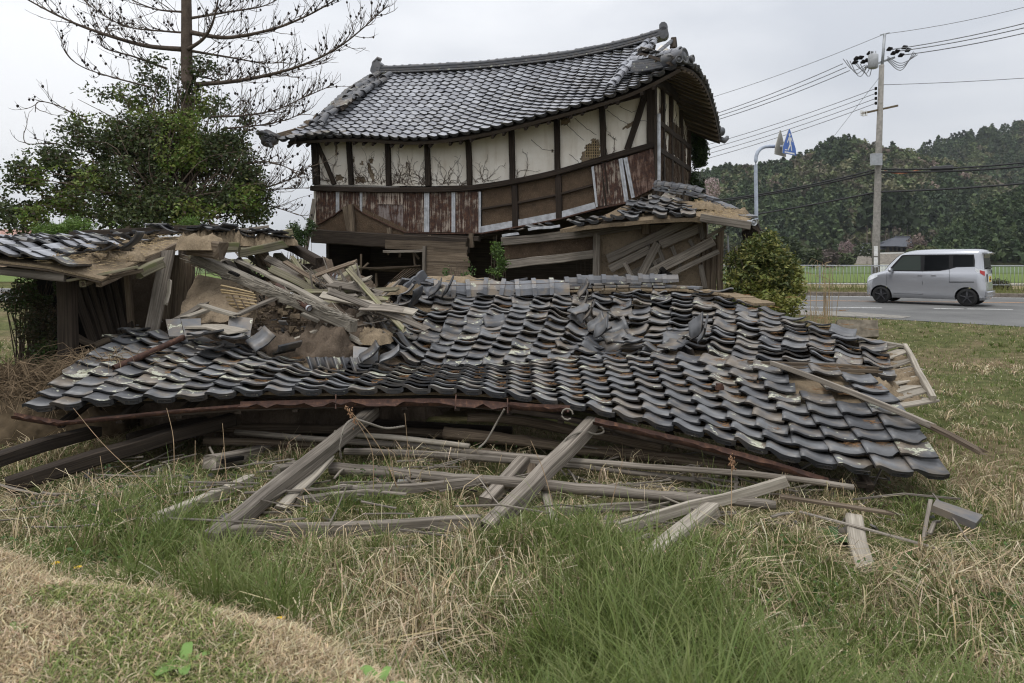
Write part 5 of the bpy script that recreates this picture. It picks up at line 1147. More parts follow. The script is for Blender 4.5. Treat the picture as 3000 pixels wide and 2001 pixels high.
kb = bpy.data.meshes.new('k'); b = MB(); b.sweep([V(-.295, 0, 0), V(.295, 0, 0)], [(-.075, -.1), (.075, -.1), (.075, .12), (.05, .15), (-.06, .15), (-.075, .12)]); kmesh = b.mesh('kerb_stone', plain('kerb_concrete', (.17, .145, .12), .9, .2, 0, .2))
ang = math.atan2(RD[1], RD[0])
kerb = empty('kerb', R(0, 6.8), kind='structure')
for k in range(-6, 44): link(kmesh, 'kerb_stone', kerb, Matrix.Translation(R(k*.6, 6.8, .0)) @ Matrix.Rotation(ang, 4, 'Z'))
# guard fence beyond the road
M['zinc'] = plain('fence_zinc', (.33, .345, .36), .45, .5, .3)
fence = empty('guard_fence', R(4, 8.1, .2), 'pale grey metal guard fence with upright bars beyond the road', 'fence')
for z in (.98, .22):
    b = MB(); b.tube([R(s, 8.1, .2+z) for s in np.linspace(-6, 17, 24)], .024 if z > .5 else .018, 8); b.obj('rail', M['zinc'], fence, True)
b = MB(); b.tube([V(0, 0, .22), V(0, 0, .96)], .009, 5); bar = b.mesh('bar', M['zinc'], True)
b = MB(); b.sweep([V(0, 0, -.15), V(0, 0, 1.02)], rect_prof(.06, .05)); pst = b.mesh('post', M['zinc'])
for k in range(int(23/.135)):
    s = -6+.135*k; link(bar, 'bar', fence, Matrix.Translation(R(s, 8.1, .2)))
for k in range(12): link(pst, 'post', fence, Matrix.Translation(R(-6+2*k, 8.12, .2)))
# fields beyond the fence
for nm, d0, d1, x0, x1, c in (('field', 50, 82, -60, 140, (.12, .165, .045)), ('field', 38, 47, -40, 120, (.23, .19, .11)), ('field', 84, 150, -60, 200, (.10, .14, .05)), ('path', 47.3, 49.2, -40, 120, (.36, .34, .28))):
    b = MB(); g = lambda x, y: V(x, y, gz(x, y)+.05)
    n = 16; b.add([g(lerp(x0, x1, i/n), d) for i in range(n+1) for d in (d0, d1)], [(2*i, 2*i+2, 2*i+3, 2*i+1) for i in range(n)]); b.obj(nm, plain('field_soil', c, .95, .1, 0, .2), kind='structure')
# ------------------------------------------------------------------ wooded hills
def crest_at(px, tab):
    return np.interp(px, [a for a, c in tab], [c for a, c in tab])
HILLS = [
 ('hill', [(1200, 760), (1700, 640), (1900, 560), (2050, 506), (2138, 484), (2254, 474), (2330, 463), (2388, 441), (2430, 418), (2505, 404), (2558, 417), (2634, 430), (2700, 445), (2780, 470), (2900, 520), (3200, 600), (3700, 700)], 235, 340, 470, 2700),
 ('hill', [(2300, 740), (2560, 600), (2660, 455), (2704, 420), (2750, 399), (2834, 384), (2930, 360), (3000, 340), (3200, 320), (3600, 380), (4400, 640)], 330, 500, 640, 1500),
 ('hill', [(2650, 772), (2712, 752), (2745, 695), (2800, 640), (2900, 580), (3000, 548), (3200, 520), (3600, 600), (4000, 760)], 150, 205, 270, 1200)]
def cards(n, r, shape):
    """leaf-clump quads spread through a crown: (n,4,3)"""
    if shape == 'cone':
        h = r.random(n)**.75; rad = (1-h)*.95+.10; a = r.random(n)*2*np.pi; q = np.sqrt(.45+.55*r.random(n))
        c = np.stack([np.cos(a)*rad*q*.36, np.sin(a)*rad*q*.36, .12+h*.88], 1); sz = .07+.06*(1-h)
    else:
        d = r.normal(size=(n, 3)); d /= np.linalg.norm(d, axis=1)[:, None]; q = (.62+.38*r.random(n))[:, None]; lob = 1+.28*np.sin(d[:, :1]*5+r.random()*6)*np.cos(d[:, 1:2]*4+r.random()*6)
        c = d*q*lob*np.array([.42, .42, .36])+np.array([0, 0, .6]); sz = np.full(n, .095)
    u = r.normal(size=(n, 3)); u /= np.linalg.norm(u, axis=1)[:, None]; w = np.cross(u, r.normal(size=(n, 3))); w /= np.linalg.norm(w, axis=1)[:, None]
    s = (sz*r.uniform(.6, 1.3, n))[:, None]
    return np.stack([c-u*s-w*s*.6, c+u*s-w*s*.5, c+u*s*.8+w*s*.7, c-u*s*.9+w*s*.5], 1)
TREES = {'cone': [cards(56, nr, 'cone') for _ in range(5)], 'ball': [cards(64, nr, 'ball') for _ in range(5)]}
PAL = {'cone': [(.034, .052, .023), (.042, .062, .026), (.052, .070, .030), (.030, .046, .022)], 'ball': [(.065, .082, .034), (.085, .095, .042), (.055, .072, .028), (.10, .098, .052), (.088, .078, .052)]}
fv = []; fc = []
for hi, (nm, tab, d0, dc, d1, ntree) in enumerate(HILLS):
    px = np.linspace(tab[0][0], tab[-1][0], 90); dd = np.linspace(d0, d1, 26); cy = crest_at(px, tab)
    PXg, DD = np.meshgrid(px, dd, indexing='ij')
    def hz(pxg, D):
        H = (755-crest_at(pxg, tab)-17)/2000*dc; t = np.clip((D-d0)/(dc-d0), 0, 1); back = np.clip((D-dc)/(d1-dc), 0, 1)
        return -1.2+H*(t**.85)*(1-.55*back**1.5)+2.6*(vnoise(pxg*.01, D*.02, 1.4, hi+3)-.5)*t+1.2
    ZZ = hz(PXg, DD); XX = (PXg-1500)/2000*DD; n1, n2 = PXg.shape; ii = np.arange(n1*n2).reshape(n1, n2)
    FF = np.stack([ii[:-1, :-1], ii[1:, :-1], ii[1:, 1:], ii[:-1, 1:]], -1).reshape(-1, 4)
    np_obj('hill', np.stack([XX.ravel(), DD.ravel(), ZZ.ravel()-.6], 1), FF, plain('forest_floor', (.035, .038, .018), .95, .1), smooth=True, kind='structure')
    pt = nr.uniform(max(tab[0][0], 2000), min(tab[-1][0], 3250), ntree*2); dt = d0+(dc*1.08-d0)*nr.random(ntree*2)**.8
    k = 0
    for p_, d_ in zip(pt, dt):
        if k >= ntree: break
        k += 1; sh = 'cone' if (vnoise(np.array([p_*.012]), np.array([d_*.03]), 1.0, 9)[0]+.25*nr.random() > .52 or hi == 2) else 'ball'
        H = nr.uniform(5.5, 9) if sh == 'cone' else nr.uniform(5, 8.5); base = TREES[sh][nr.integers(5)]
        if hi == 2: H *= .62
        a = nr.random()*6.28; ca, sa = math.cos(a), math.sin(a); q = base.copy().reshape(-1, 3)*(H, H, H) if sh == 'cone' else base.copy().reshape(-1, 3)*(H*.95, H*.95, H*.85)
        q = np.stack([q[:, 0]*ca-q[:, 1]*sa, q[:, 0]*sa+q[:, 1]*ca, q[:, 2]], 1); z0 = float(hz(np.array([p_]), np.array([d_]))[0]); q += np.array([(p_-1500)/2000*d_, d_, z0-.18*H])
        pc = PAL[sh][nr.integers(len(PAL[sh]))]; cl = np.array(pc)*nr.uniform(.62, 1.45)
        if sh == 'ball' and nr.random() < .05: cl = np.array((.14, .105, .085))
        fv.append(q); fc.append(1.35*np.repeat(cl[None]*nr.uniform(.85, 1.18, (len(q)//4, 1)), 4, axis=0))
fv = np.concatenate(fv); fc = np.concatenate(fc)
M['far_leaf'] = leafmat('far_leaf', .1, .8)
np_obj('forest', fv, np.arange(len(fv)).reshape(-1, 4), M['far_leaf'], None, fc, label='dark mixed forest covering the hills behind the road', cat='forest', kind='stuff')
def card_tree(name, base, H, shape, col, label, cat, group=None, n=260, trunk=.0, tr=.12, spread=1.0, zoff=0.0, cs=1.0):
    o = empty(name, base, label, cat, group); q4 = cards(n, nr, shape); ce = q4.mean(1, keepdims=True); q = (ce+(q4-ce)*cs).reshape(-1, 3)*(H*spread, H*spread, H); q[:, 2] += zoff
    q += np.array(base)[None]; c = np.repeat(np.array(col)[None]*nr.uniform(.7, 1.35, (n, 1)), 4, axis=0)
    np_obj('crown', q, np.arange(len(q)).reshape(-1, 4), M['far_leaf'], o, c)
    b = MB(); base = Vector(base); b.tube([base-V(0,0,.5), base+V(.0, 0, H*.3), base+V(.1, 0, H*.7+zoff)], [tr, tr*.8, tr*.3], 7); b.obj('trunk', M['bark'] if trunk == 0 else M['pale_bark'], o, True); return o
M['pale_bark'] = plain('cedar_bark', (.20, .16, .13), .9, .1)
for k, (x, lab) in enumerate(((2540, 'cedar trunk farthest left in the dark grove behind the temple roof'), (2553, 'cedar left of the utility pole in the dark grove'), (2562, 'cedar just behind the left edge of the utility pole'), (2594, 'cedar just right of the utility pole in the dark grove'), (2604, 'second cedar right of the utility pole in the dark grove'), (2617, 'third cedar right of the utility pole in the dark grove'), (2634, 'fourth cedar right of the utility pole in the dark grove'), (2645, 'fifth cedar right of the utility pole in the dark grove'), (2658, 'cedar farthest right in the dark grove above the van'))):
    p = P(x, 700, 232); p.z = 1.0; card_tree('cedar_tree', p, 13, 'cone', (.026, .04, .017), lab, 'tree', 'pale cedar trunks in the dark grove', 120, 1, .22, .9, 9.5)
card_tree('cherry_tree', P(2080, 610, 40), 1.9, 'ball', (.36, .29, .28), 'pale pink blossoming tree beside the ivy of the house', 'tree', None, 900, 0, .06, .8, 0, .3)
card_tree('plum_tree', P(2482, 765, 190), 6.0, 'ball', (.20, .145, .14), 'small pink blossoming tree left of the temple', 'tree', None, 400, 0, .1, .9, 0, .5)
card_tree('bare_tree', P(2690, 772, 200), 8.0, 'ball', (.13, .095, .08), 'greyish bare tree right of the temple', 'tree', None, 600, 0, .15, .9, 0, .5)
for k, (x, y, d, H, c, lab) in enumerate(((2290, 790, 110, 6, (.05, .065, .03), 'dark round bush in the field left of the tall reeds'), (2360, 790, 120, 5, (.055, .07, .03), 'dark bush in the field behind the reeds'), (2420, 788, 130, 4.5, (.09, .07, .06), 'brownish bush in the field left of the pole'), (2470, 786, 140, 4, (.06, .075, .03), 'low bush by the terrace wall'), (2540, 760, 175, 5, (.06, .075, .035), 'low bush before the small temple roofs'), (2700, 775, 150, 5, (.08, .09, .035), 'light green bush above the van roof'))):
    p = P(x, y, d); card_tree('field_bush', p-V(0,0,.6), H, 'ball', c, lab, 'bush', None, 700, 0, .1, 1.4, 0, .5)
# temple on its terrace
temple = empty('temple', P(2640, 737, 220), 'distant temple with dark hipped tile roofs on a stone terrace', 'temple')
M['slate'] = plain('far_tile_roof', (.085, .09, .105), .6, .3); M['far_wall'] = plain('far_wall', (.16, .13, .10), .9); M['stone'] = clay_mat('terrace_stone', (.10, .09, .075), (.30, .27, .23), (.2, .18, .15), scale=.5); M['white'] = plain('whitewash', (.72, .72, .70), .8)
def hip(name, x0, x1, ye, xr0, xr1, yr, D, dep, par):
    a, c = P(x0, ye, D), P(x1, ye, D); e, f = P(xr0, yr, D+dep/2), P(xr1, yr, D+dep/2); d = V(0, dep, 0); b = MB()
    m0 = [a.lerp(e, .5)-V(0,0,.25), c.lerp(f, .5)-V(0,0,.25)]
    b.add([a, c, c+d, a+d, e, f, m0[0], m0[1]], [(0, 1, 7, 6), (6, 7, 5, 4), (1, 2, 5, 7), (2, 3, 4, 5), (3, 0, 6, 4), (0, 3, 2, 1)]); b.obj(name, M['slate'], par)
    b = MB(); b.sweep([e+V(0,0,.1), f+V(0,0,.1)], rect_prof(.4, .5)); b.obj('ridge', M['slate'], par)
hip('roof', 2590, 2686, 721, 2622, 2666, 694, 216, 10, temple); hip('roof', 2516, 2562, 738, 2528, 2550, 715, 214, 7, temple); hip('roof', 2650, 2700, 722, 2662, 2690, 708, 213, 6, temple); hip('roof', 2560, 2612, 730, 2572, 2604, 712, 218, 6, temple)
for x0, x1, y0, y1, D in ((2598, 2680, 720, 737, 218), (2522, 2556, 736, 744, 216), (2656, 2694, 720, 738, 215)):
    quad('wall', [P(x0, y1+2, D), P(x1, y1+2, D), P(x1, y0, D), P(x0, y0, D)], 'far_wall', temple, .3)
for x in (2606, 2618, 2630, 2646, 2660, 2672): quad('window', [P(x, 735, 217.5), P(x+8, 735, 217.5), P(x+8, 724, 217.5), P(x, 724, 217.5)], 'black', temple, .05)
quad('terrace_wall', [P(2500, 792, 205), P(2700, 792, 200), P(2698, 742, 205), P(2515, 744, 210)], 'stone', temple, 4); quad('terrace_cap', [P(2518, 745, 204), P(2690, 741, 199), P(2690, 737, 199), P(2518, 741, 204)], 'white', temple, .5)
b = MB(); b.box(P(2588, 790, 90), (2.4, 1.6, 1.2)); b.box(P(2588, 783, 90), (1.6, 1.4, .7)); b.obj('parked_vehicle', M['white'], None, label='tiny white vehicle parked in the field right of the pole foot', cat='vehicle')
# far building at the left edge
barn = empty('far_building', P(20, 720, 38), 'low far building with a pinkish corrugated roof at the left edge', 'building')
b = MB(); vs = []; fs = []
for i in range(81):
    for j, (y, d) in enumerate(((688, 36), (671, 40))): vs.append(P(-140, y, d).lerp(P(138, y, d), i/80)+V(0, 0, .05*math.sin(i*math.pi/2)))
for i in range(80): fs.append((2*i, 2*i+2, 2*i+3, 2*i+1))
b.add(vs, fs); b.obj('roof', plain('pink_corrugated', (.42, .25, .20), .7), barn); quad('wall', [P(-140, 800, 36.3), P(130, 800, 36.3), P(130, 690, 36.3), P(-140, 690, 36.3)], plain('tan_wall', (.40, .30, .21), .9), barn, 3); quad('eave_strip', [P(-140, 702, 36.1), P(134, 702, 36.1), P(134, 698, 36.1), P(-140, 698, 36.1)], 'white', barn, .05)
# ------------------------------------------------------------------ utility pole and wires
up = empty('utility_pole', P(2566, 832, 29), 'tall concrete utility pole with transformer and insulators beyond the road', 'utility pole')
b = MB(); b.tube([P(2565, 850, 29), P(2567, 700, 29), P(2574, 450, 29), P(2583, 190, 29)], [.165, .155, .13, .10], 14); b.obj('shaft', plain('pole_concrete', (.27, .255, .23), .9, .2, 0, .1), up, True)
b = MB(); b.tube([P(2584, 195, 29), P(2592, 98, 29)], .06, 8); b.obj('steel_top', M['zinc'], up, True)
b = MB(); b.sweep([P(2580, 102, 29), P(2606, 96, 29)], rect_prof(.05, .05)); b.obj('top_arm', M['zinc'], up)
b = MB(); c = P(2558, 178, 28.7); b.tube([c+V(0, 0, -.32), c+V(0, 0, -.28), c+V(0, 0, .24), c+V(0, 0, .28)], [.15, .2, .2, .15], 14); b.obj('transformer', plain('transformer_grey', (.36, .37, .38), .6), up, True)
for dx in (-.15, 0, .15): b = MB(); b.tube([c+V(dx*.7, 0, .26), c+V(dx*.7, 0, .42)], [.035, .02], 8); b.obj('bushing', M['galv'], up)
b = MB(); b.sweep([P(2535, 198, 28.9), P(2620, 168, 29.2)], rect_prof(.09, .09)); b.obj('crossarm', M['zinc'], up); b = MB(); b.sweep([P(2522, 333, 29), P(2630, 309, 29)], rect_prof(.08, .08)); b.obj('crossarm', plain('brown_arm', (.12, .09, .05), .7), up)
for x, y in ((2524, 329), (2530, 331), (2538, 330)): b = MB(); b.tube([P(x, y-6, 29), P(x, y+9, 29)], .045, 8); b.obj('insulator', M['white'], up)
for x, y in ((2522, 168), (2548, 155), (2540, 176), (2510, 170), (2505, 182), (2530, 180), (2606, 143), (2628, 150), (2640, 161), (2618, 155), (2650, 138), (2660, 146)): b = MB(); b.tube([P(x-8, y+4, 29), P(x, y, 29), P(x+9, y-3, 29)], [.04, .10, .03], 8); b.obj('insulator', M['black'], up)
for y in (259, 273, 288, 302): b = MB(); b.tube([P(2566, y+4, 28.9), P(2566, y-4, 28.9)], .05, 8); b.obj('insulator', M['black'], up)
b = MB(); b.box(P(2567, 467, 28.8), (.42, .2, .5)); b.obj('meter_box', M['zinc'], up)
for y in (735, 768): b = MB(); b.box(P(2566, y, 28.78), (.16, .02, .42)); b.obj('number_plate', M['white'], up)
M['cable'] = plain('cable', (.03, .03, .032), .6); M['cable_g'] = plain('wire_grey', (.16, .165, .17), .6)
for k in range(6):
    a = P(2470+10*k, 172+3*k, 29.); c = P(2500+9*k, 205+10*(k % 3), 28.8); e = P(2535+4*k, 190, 28.9); b = MB(); b.tube(cr_curve([a, c, e], 12), .016, 5); b.obj('jumper_wire', M['cable_g'], up)
for k in range(4): b = MB(); b.tube(cr_curve([P(2600, 165+4*k, 29), P(2640, 185+7*k, 29), P(2688-4*k, 160-3*k, 29)], 12), .016, 5); b.obj('jumper_wire', M['cable_g'], up)
def wire(label, pts, rad, m='cable_g', sag=.25):
    q = [P(*p) for p in pts]; d = []
    for a, c in zip(q, q[1:]):
        for i in range(12): f = i/12; d.append(a.lerp(c, f)-V(0, 0, sag*4*f*(1-f)))
    d.append(q[-1]); b = MB(); b.tube(d, rad, 5); b.obj('overhead_wire', M[m], None, True, label=label, cat='wire')
wire('thin topmost wire strung from the steel pole top', [(1800, 362, 35), (2592, 99, 29), (3400, -100, 24)], .012, sag=.3)
wire('highest of the three high-voltage wires', [(1900, 388, 35), (2470, 186, 29.5)], .018); wire('middle of the three high-voltage wires', [(1900, 396, 35), (2480, 196, 29.5)], .018); wire('lowest of the three high-voltage wires', [(1900, 404, 35), (2490, 206, 29.5)], .018)
wire('highest high-voltage wire right of the pole', [(2610, 145, 29), (3400, -48, 24)], .02); wire('middle high-voltage wire right of the pole', [(2630, 150, 29), (3400, -32, 24)], .02); wire('lowest high-voltage wire right of the pole', [(2645, 161, 29), (3400, -15, 24)], .02)
for k, (y, nm) in enumerate(((259, 'first'), (273, 'second'), (288, 'third'), (302, 'fourth'))): wire(f'{nm} from the top of the low-voltage wires left of the pole', [(1900, 468+13*k, 35), (2566, y, 29)], .014, sag=.2)
wire('lone thin wire running right from the pole', [(2584, 248, 29), (3400, 195, 24)], .013, sag=.1)
wire('upper thick cable crossing the hill', [(1900, 602, 35), (2570, 495, 29), (3400, 415, 24)], .035, 'cable', .3); wire('middle thick cable crossing the hill, with a black sleeve', [(1900, 610, 35), (2570, 503, 29), (3400, 437, 24)], .04, 'cable', .25); wire('lowest cable crossing the hill above the van', [(1900, 668, 35), (2570, 562, 29), (3400, 492, 24)], .04, 'cable', .15)
b = MB(); b.tube([P(2728, 496, 28.2), P(2792, 490, 27.7)], .11, 8); b.obj('cable_sleeve', M['cable'], up); b = MB(); b.tube(cr_curve([P(2590, 500, 28.9), P(2640, 508, 28.7), P(2705, 494, 28.4)], 10), .03, 6); b.obj('orange_cable', plain('orange_sheath', (.42, .17, .09), .6), up)
wire('thin guy wire slanting down left from the pole', [(2575, 228, 29), (2430, 416, 30)], .008, sag=0)
# ------------------------------------------------------------------ crossing sign on a curved pole
sg = empty('crossing_sign', P(2215, 640, 21), 'blue pedestrian crossing sign on a curved grey pole behind the house', 'road sign')
pts = cr_curve([V(P(2216, 640, 21).x, 21, 0), P(2216, 640, 21), P(2214, 500, 21), P(2216, 455, 21), P(2230, 434, 21), P(2258, 428, 21), P(2310, 432, 21)], 40); b = MB(); b.tube(pts, .055, 10); b.obj('pole', plain('pole_paint', (.42, .47, .55), .5), sg, True)
def sign_plate(c, rz, m, back, par, fig=False, h=.84, w_=.84):
    A = Matrix.Rotation(rz, 3, 'Z'); T = lambda x, z, y=0.: c+A @ Vector((x, y, z)); b = MB()
    out = [(-w_/2, -h*.42), (w_/2, -h*.42), (w_/2*.92, -h*.18), (.03, h*.5), (-.03, h*.5), (-w_/2*.92, -h*.18)]
    k = len(out); b.add([T(x, z) for x, z in out]+[T(x, z, .02) for x, z in out], [tuple(range(k))], 0); b.add([T(x, z, .02) for x, z in out]+[T(x, z) for x, z in out], [tuple(range(k-1, -1, -1))]+[(i, (i+1) % k, k+(i+1) % k, k+i) for i in range(k)], 1)
    b.obj('plate', [m, back], par)
    if fig:
        b = MB(); Q = lambda pp: b.add([T(x, z, -.004) for x, z in pp], [tuple(range(len(pp)))])
        Q([(.0+.055*math.cos(t), .24+.055*math.sin(t)) for t in [k*math.pi/6 for k in range(12)]])
        Q([(-.06, .17), (.0, -.05), (.09, -.05), (.08, .17)]); Q([(-.06, .17), (-.16, .0), (-.13, -.02), (-.02, .12)]); Q([(.06, .16), (.15, .03), (.18, .05), (.1, .18)])
        Q([(.0, -.04), (-.13, -.22), (-.08, -.25), (.06, -.08)]); Q([(.05, -.05), (.1, -.24), (.16, -.23), (.1, -.04)]); Q([(-.3, -.33), (.3, -.33), (.3, -.285), (-.3, -.285)]); Q([(-.28, -.25), (-.15, -.25), (-.15, -.22), (-.28, -.22)])
        b.obj('walking_figure', M['white'], par)
M['sign_blue'] = plain('sign_blue', (.015, .10, .42), .35, .5); M['sign_back'] = plain('sign_back', (.34, .33, .30), .6)
sign_plate(P(2313, 418, 20.9), math.radians(40), M['sign_blue'], M['sign_back'], sg, True); sign_plate(P(2285, 422, 21.0), math.radians(226), M['sign_blue'], M['sign_back'], sg)
beam('bracket', P(2290, 432, 21), P(2312, 433, 20.95), .05, .05, 'zinc', sg)
quad('headwall', [P(2440, 990, 13.3), P(2575, 985, 13.3), P(2572, 938, 13.5), P(2455, 935, 13.6)], plain('old_concrete', (.15, .13, .10), .95, .1, 0, .2), None, .5); hw_ = C.objects[-1]
tag(hw_, 'worn concrete block at the head of the ditch beside the road', 'concrete block')
import bmesh
def fixn(o):
    bm = bmesh.new(); bm.from_mesh(o.data); bmesh.ops.recalc_face_normals(bm, faces=bm.faces[:]); bm.to_mesh(o.data); bm.free()
# ================================================================== the van
def make_van():
    van = empty('minivan', (0, 0, 0), 'silver boxy minivan driving left on the road, yellow plate at the rear', 'van')
    paint, nt, bs = mat('silver_paint', .22, .5); bs.inputs['Base Color'].default_value = (.46, .47, .50, 1); bs.inputs['Metallic'].default_value = .6; bs.inputs['Coat Weight'].default_value = .5
    glass, nt, gb = mat('tinted_glass', .12, .12); gb.inputs['Base Color'].default_value = (.008, .009, .010, 1)
    glass2, nt, gb = mat('clear_glass', .12, .2); gb.inputs['Base Color'].default_value = (.05, .06, .055, 1)
    trim = plain('black_trim', (.012, .012, .013), .5); tyre = plain('tyre', (.018, .018, .018), .85); rimm = plain('rim', (.05, .05, .055), .45, .5, .4); red = plain('tail_red', (.45, .05, .05), .25, .5); clear = plain('lamp_clear', (.7, .72, .74), .15, .6); yel = plain('plate_yellow', (.75, .48, .03), .5)
    LV = [(.19, .06, 3.34, .655), (.27, .0, 3.385, .715), (.40, -.01, 3.395, .735), (.55, .0, 3.395, .737), (.72, .015, 3.385, .737), (.82, .02, 3.36, .735), (.90, .02, 3.30, .73), (.96, .025, 3.19, .725), (1.00, .03, 3.06, .72), (1.035, .035, 2.95, .712), (1.06, .04, 2.86, .705), (1.3, .06, 2.68, .668), (1.5, .075, 2.50, .640), (1.60, .06, 2.38, .628), (1.655, .05, 2.28, .612), (1.70, .06, 2.15, .585), (1.74, .1, 1.95, .54), (1.765, .2, 1.6, .44), (1.772, .5, 1.2, .2)]
    def hw(z): return float(np.interp(z, [l[0] for l in LV], [l[3] for l in LV]))
    def xr(z): return float(np.interp(z, [l[0] for l in LV], [l[1] for l in LV]))
    def xf(z): return float(np.interp(z, [l[0] for l in LV], [l[2] for l in LV]))
    def ysurf(x, z):
        w_, a, c = hw(z), xr(z), xf(z); r, rf = min(.20, w_*.5), min(.32, w_*.6)
        if x > c-rf: return w_-rf+math.sqrt(max(0, rf*rf-min(rf, x-c+rf)**2))
        if x < a+r: return w_-r+math.sqrt(max(0, r*r-min(r, a+r-x)**2))
        return w_
    b = MB(); vs = []; n = 6
    for z, a, c, w_ in LV:
        r = min(.20, w_*.5); rf = min(.32, w_*.6); ring = []
        for cx, cy, a0, rr in ((c-rf, w_-rf, 0, rf), (a+r, w_-r, 90, r), (a+r, -w_+r, 180, r), (c-rf, -w_+rf, 270, rf)):
            for k in range(n+1): t = math.radians(a0+90*k/n); ring.append((cx+rr*math.cos(t), cy+rr*math.sin(t), z))
        vs += ring
    N = 4*(n+1); fs = [(i*N+k, i*N+(k+1) % N, (i+1)*N+(k+1) % N, (i+1)*N+k) for i in range(len(LV)-1) for k in range(N)]+[tuple(range(N-1, -1, -1)), tuple((len(LV)-1)*N+k for k in range(N))]
    b.add(vs, fs); body = b.obj('body', [paint, trim], van, True); fixn(body)
    # wheel arches cut for real
    for x in (.47, 2.88):
        b = MB(); b.tube([V(x, -1, .27), V(x, 1, .27)], .325, 28, up=(0,0,1)); cutr = b.obj('cutter', trim); fixn(cutr)
        md = body.modifiers.new('arch', 'BOOLEAN'); md.operation = 'DIFFERENCE'; md.object = cutr; md.solver = 'EXACT'
        bpy.context.view_layer.update(); dg = bpy.context.evaluated_depsgraph_get(); me = bpy.data.meshes.new_from_object(body.evaluated_get(dg)); body.modifiers.clear(); body.data = me; bpy.data.objects.remove(cutr)
    b = MB(); b.box((1.68, 0, .28), (3.0, 1.2, .14)); b.obj('underbody', trim, van)
    for p in body.data.polygons: p.use_smooth = True
    try: body.data.set_sharp_from_angle(angle=math.radians(32))
    except Exception: pass
    def side(name, poly, m, off=.006, sgn=(1, -1), par=van):
        for s in sgn:
            b = MB(); q = [V(x, s*(hw(z)+off), z) for x, z in poly]; k = len(q); b.add(q+[p-V(0, s*.01, 0) for p in q], [tuple(range(k)) if s < 0 else tuple(range(k-1, -1, -1))]+[(i, (i+1) % k, k+(i+1) % k, k+i) for i in range(k)]); o = b.obj(name, m, par)
        return o
    side('window_band', [(2.68, 1.06), (2.50, 1.30), (2.28, 1.575), (2.2, 1.595), (.75, 1.605), (.30, 1.60), (.27, 1.4), (.27, 1.22), (.75, 1.20), (.95, 1.13), (1.2, 1.08), (1.7, 1.06)], trim, .004)
    side('side_window', [(2.58, 1.09), (2.44, 1.27), (2.26, 1.52), (2.18, 1.555), (1.74, 1.565), (1.72, 1.09)], glass2, .009); side('side_window', [(1.62, 1.09), (1.62, 1.565), (.96, 1.575), (.95, 1.165), (1.2, 1.11)], glass, .009); side('side_window', [(.84, 1.215), (.84, 1.575), (.33, 1.57), (.31, 1.235)], glass, .009)
    def cross(name, zs, m, f, off, k=.80):
        b = MB(); vs = []; 
        for z in zs: w_ = hw(z)*k; vs += [V(f(z)+off, w_, z), V(f(z)+off, -w_, z)]
        b.add(vs, [(2*i, 2*i+1, 2*i+3, 2*i+2) for i in range(len(zs)-1)]); return b.obj(name, m, van)
    cross('windscreen', (1.08, 1.2, 1.3, 1.45, 1.57), glass, xf, .008, .62); cross('rear_window', (1.14, 1.3, 1.5, 1.60), glass, xr, -.006, .74)
    for x0, z0, x1, z1 in ((1.67, .33, 1.66, 1.06), (2.70, .60, 2.70, 1.0), (.93, .75, .93, 1.16), (2.50, .33, 1.66, .33)):
        for s in (1, -1): b = MB(); b.sweep([V(x0, s*(hw(z0)+.001), z0), V((x0+x1)/2, s*(hw((z0+z1)/2)+.001), (z0+z1)/2), V(x1, s*(hw(z1)+.001), z1)], rect_prof(.008, .008)); b.obj('panel_gap', trim, van)
    for s in (1, -1):
        b = MB(); b.sweep([V(.93, s*(hw(.74)+.002), .74), V(.28, s*(hw(.75)+.002), .755)], rect_prof(.02, .022)); b.obj('door_rail', trim, van)
        for x in (1.80, 1.42): b = MB(); b.sweep([V(x, s*(hw(.94)+.012), .94), V(x-.13, s*(hw(.94)+.012), .94)], rect_prof(.02, .035)); b.obj('door_handle', paint, van)
        b = MB(); c = V(2.58, s*.80, 1.09); b.sweep([c+V(-.05, -s*.08, 0), c+V(.0, s*.02, .0), c+V(.0, s*.09, .01)], rect_prof(.10, .15, .35), scl=[.7, 1, .8]); b.obj('mirror', paint, van, True)
        b = MB(); pts = [(3.26, .64, .80), (3.08, .70, .90), (2.98, .715, .93), (3.00, .73, .84), (3.22, .68, .73), (3.33, .58, .74)]; gx = [(lerp(3.30, 2.98, i/8), lerp(.70, .86, i/8)-.0, lerp(.86, .95, i/8)) for i in range(9)]; b.add([V(x+.004, s*(ysurf(x, z)+.012), z) for x, z0, z1 in gx for z in (z0, z1)], [(2*i, 2*i+1, 2*i+3, 2*i+2) for i in range(8)]); b.obj('headlight', clear, van)
        gx = [(lerp(.26, .035, i/8), lerp(1.10, .86, i/8), lerp(1.18, 1.12, i/8)) for i in range(9)]
        b = MB(); b.add([V(x-.004, s*(ysurf(x, (z0+z1)/2)+.010), z) for x, z0, z1 in gx for z in (z0, z1)], [(2*i, 2*i+1, 2*i+3, 2*i+2) for i in range(8)]); b.obj('taillight', clear, van)
        b = MB(); b.add([V(x-.008, s*(ysurf(x, (z0+z1)/2)+.014), z) for x, z0, z1 in gx[4:] for z in (lerp(z0, z1, .3), lerp(z0, z1, .85))], [(2*i, 2*i+1, 2*i+3, 2*i+2) for i in range(4)]); b.obj('taillight_lens', red, van)
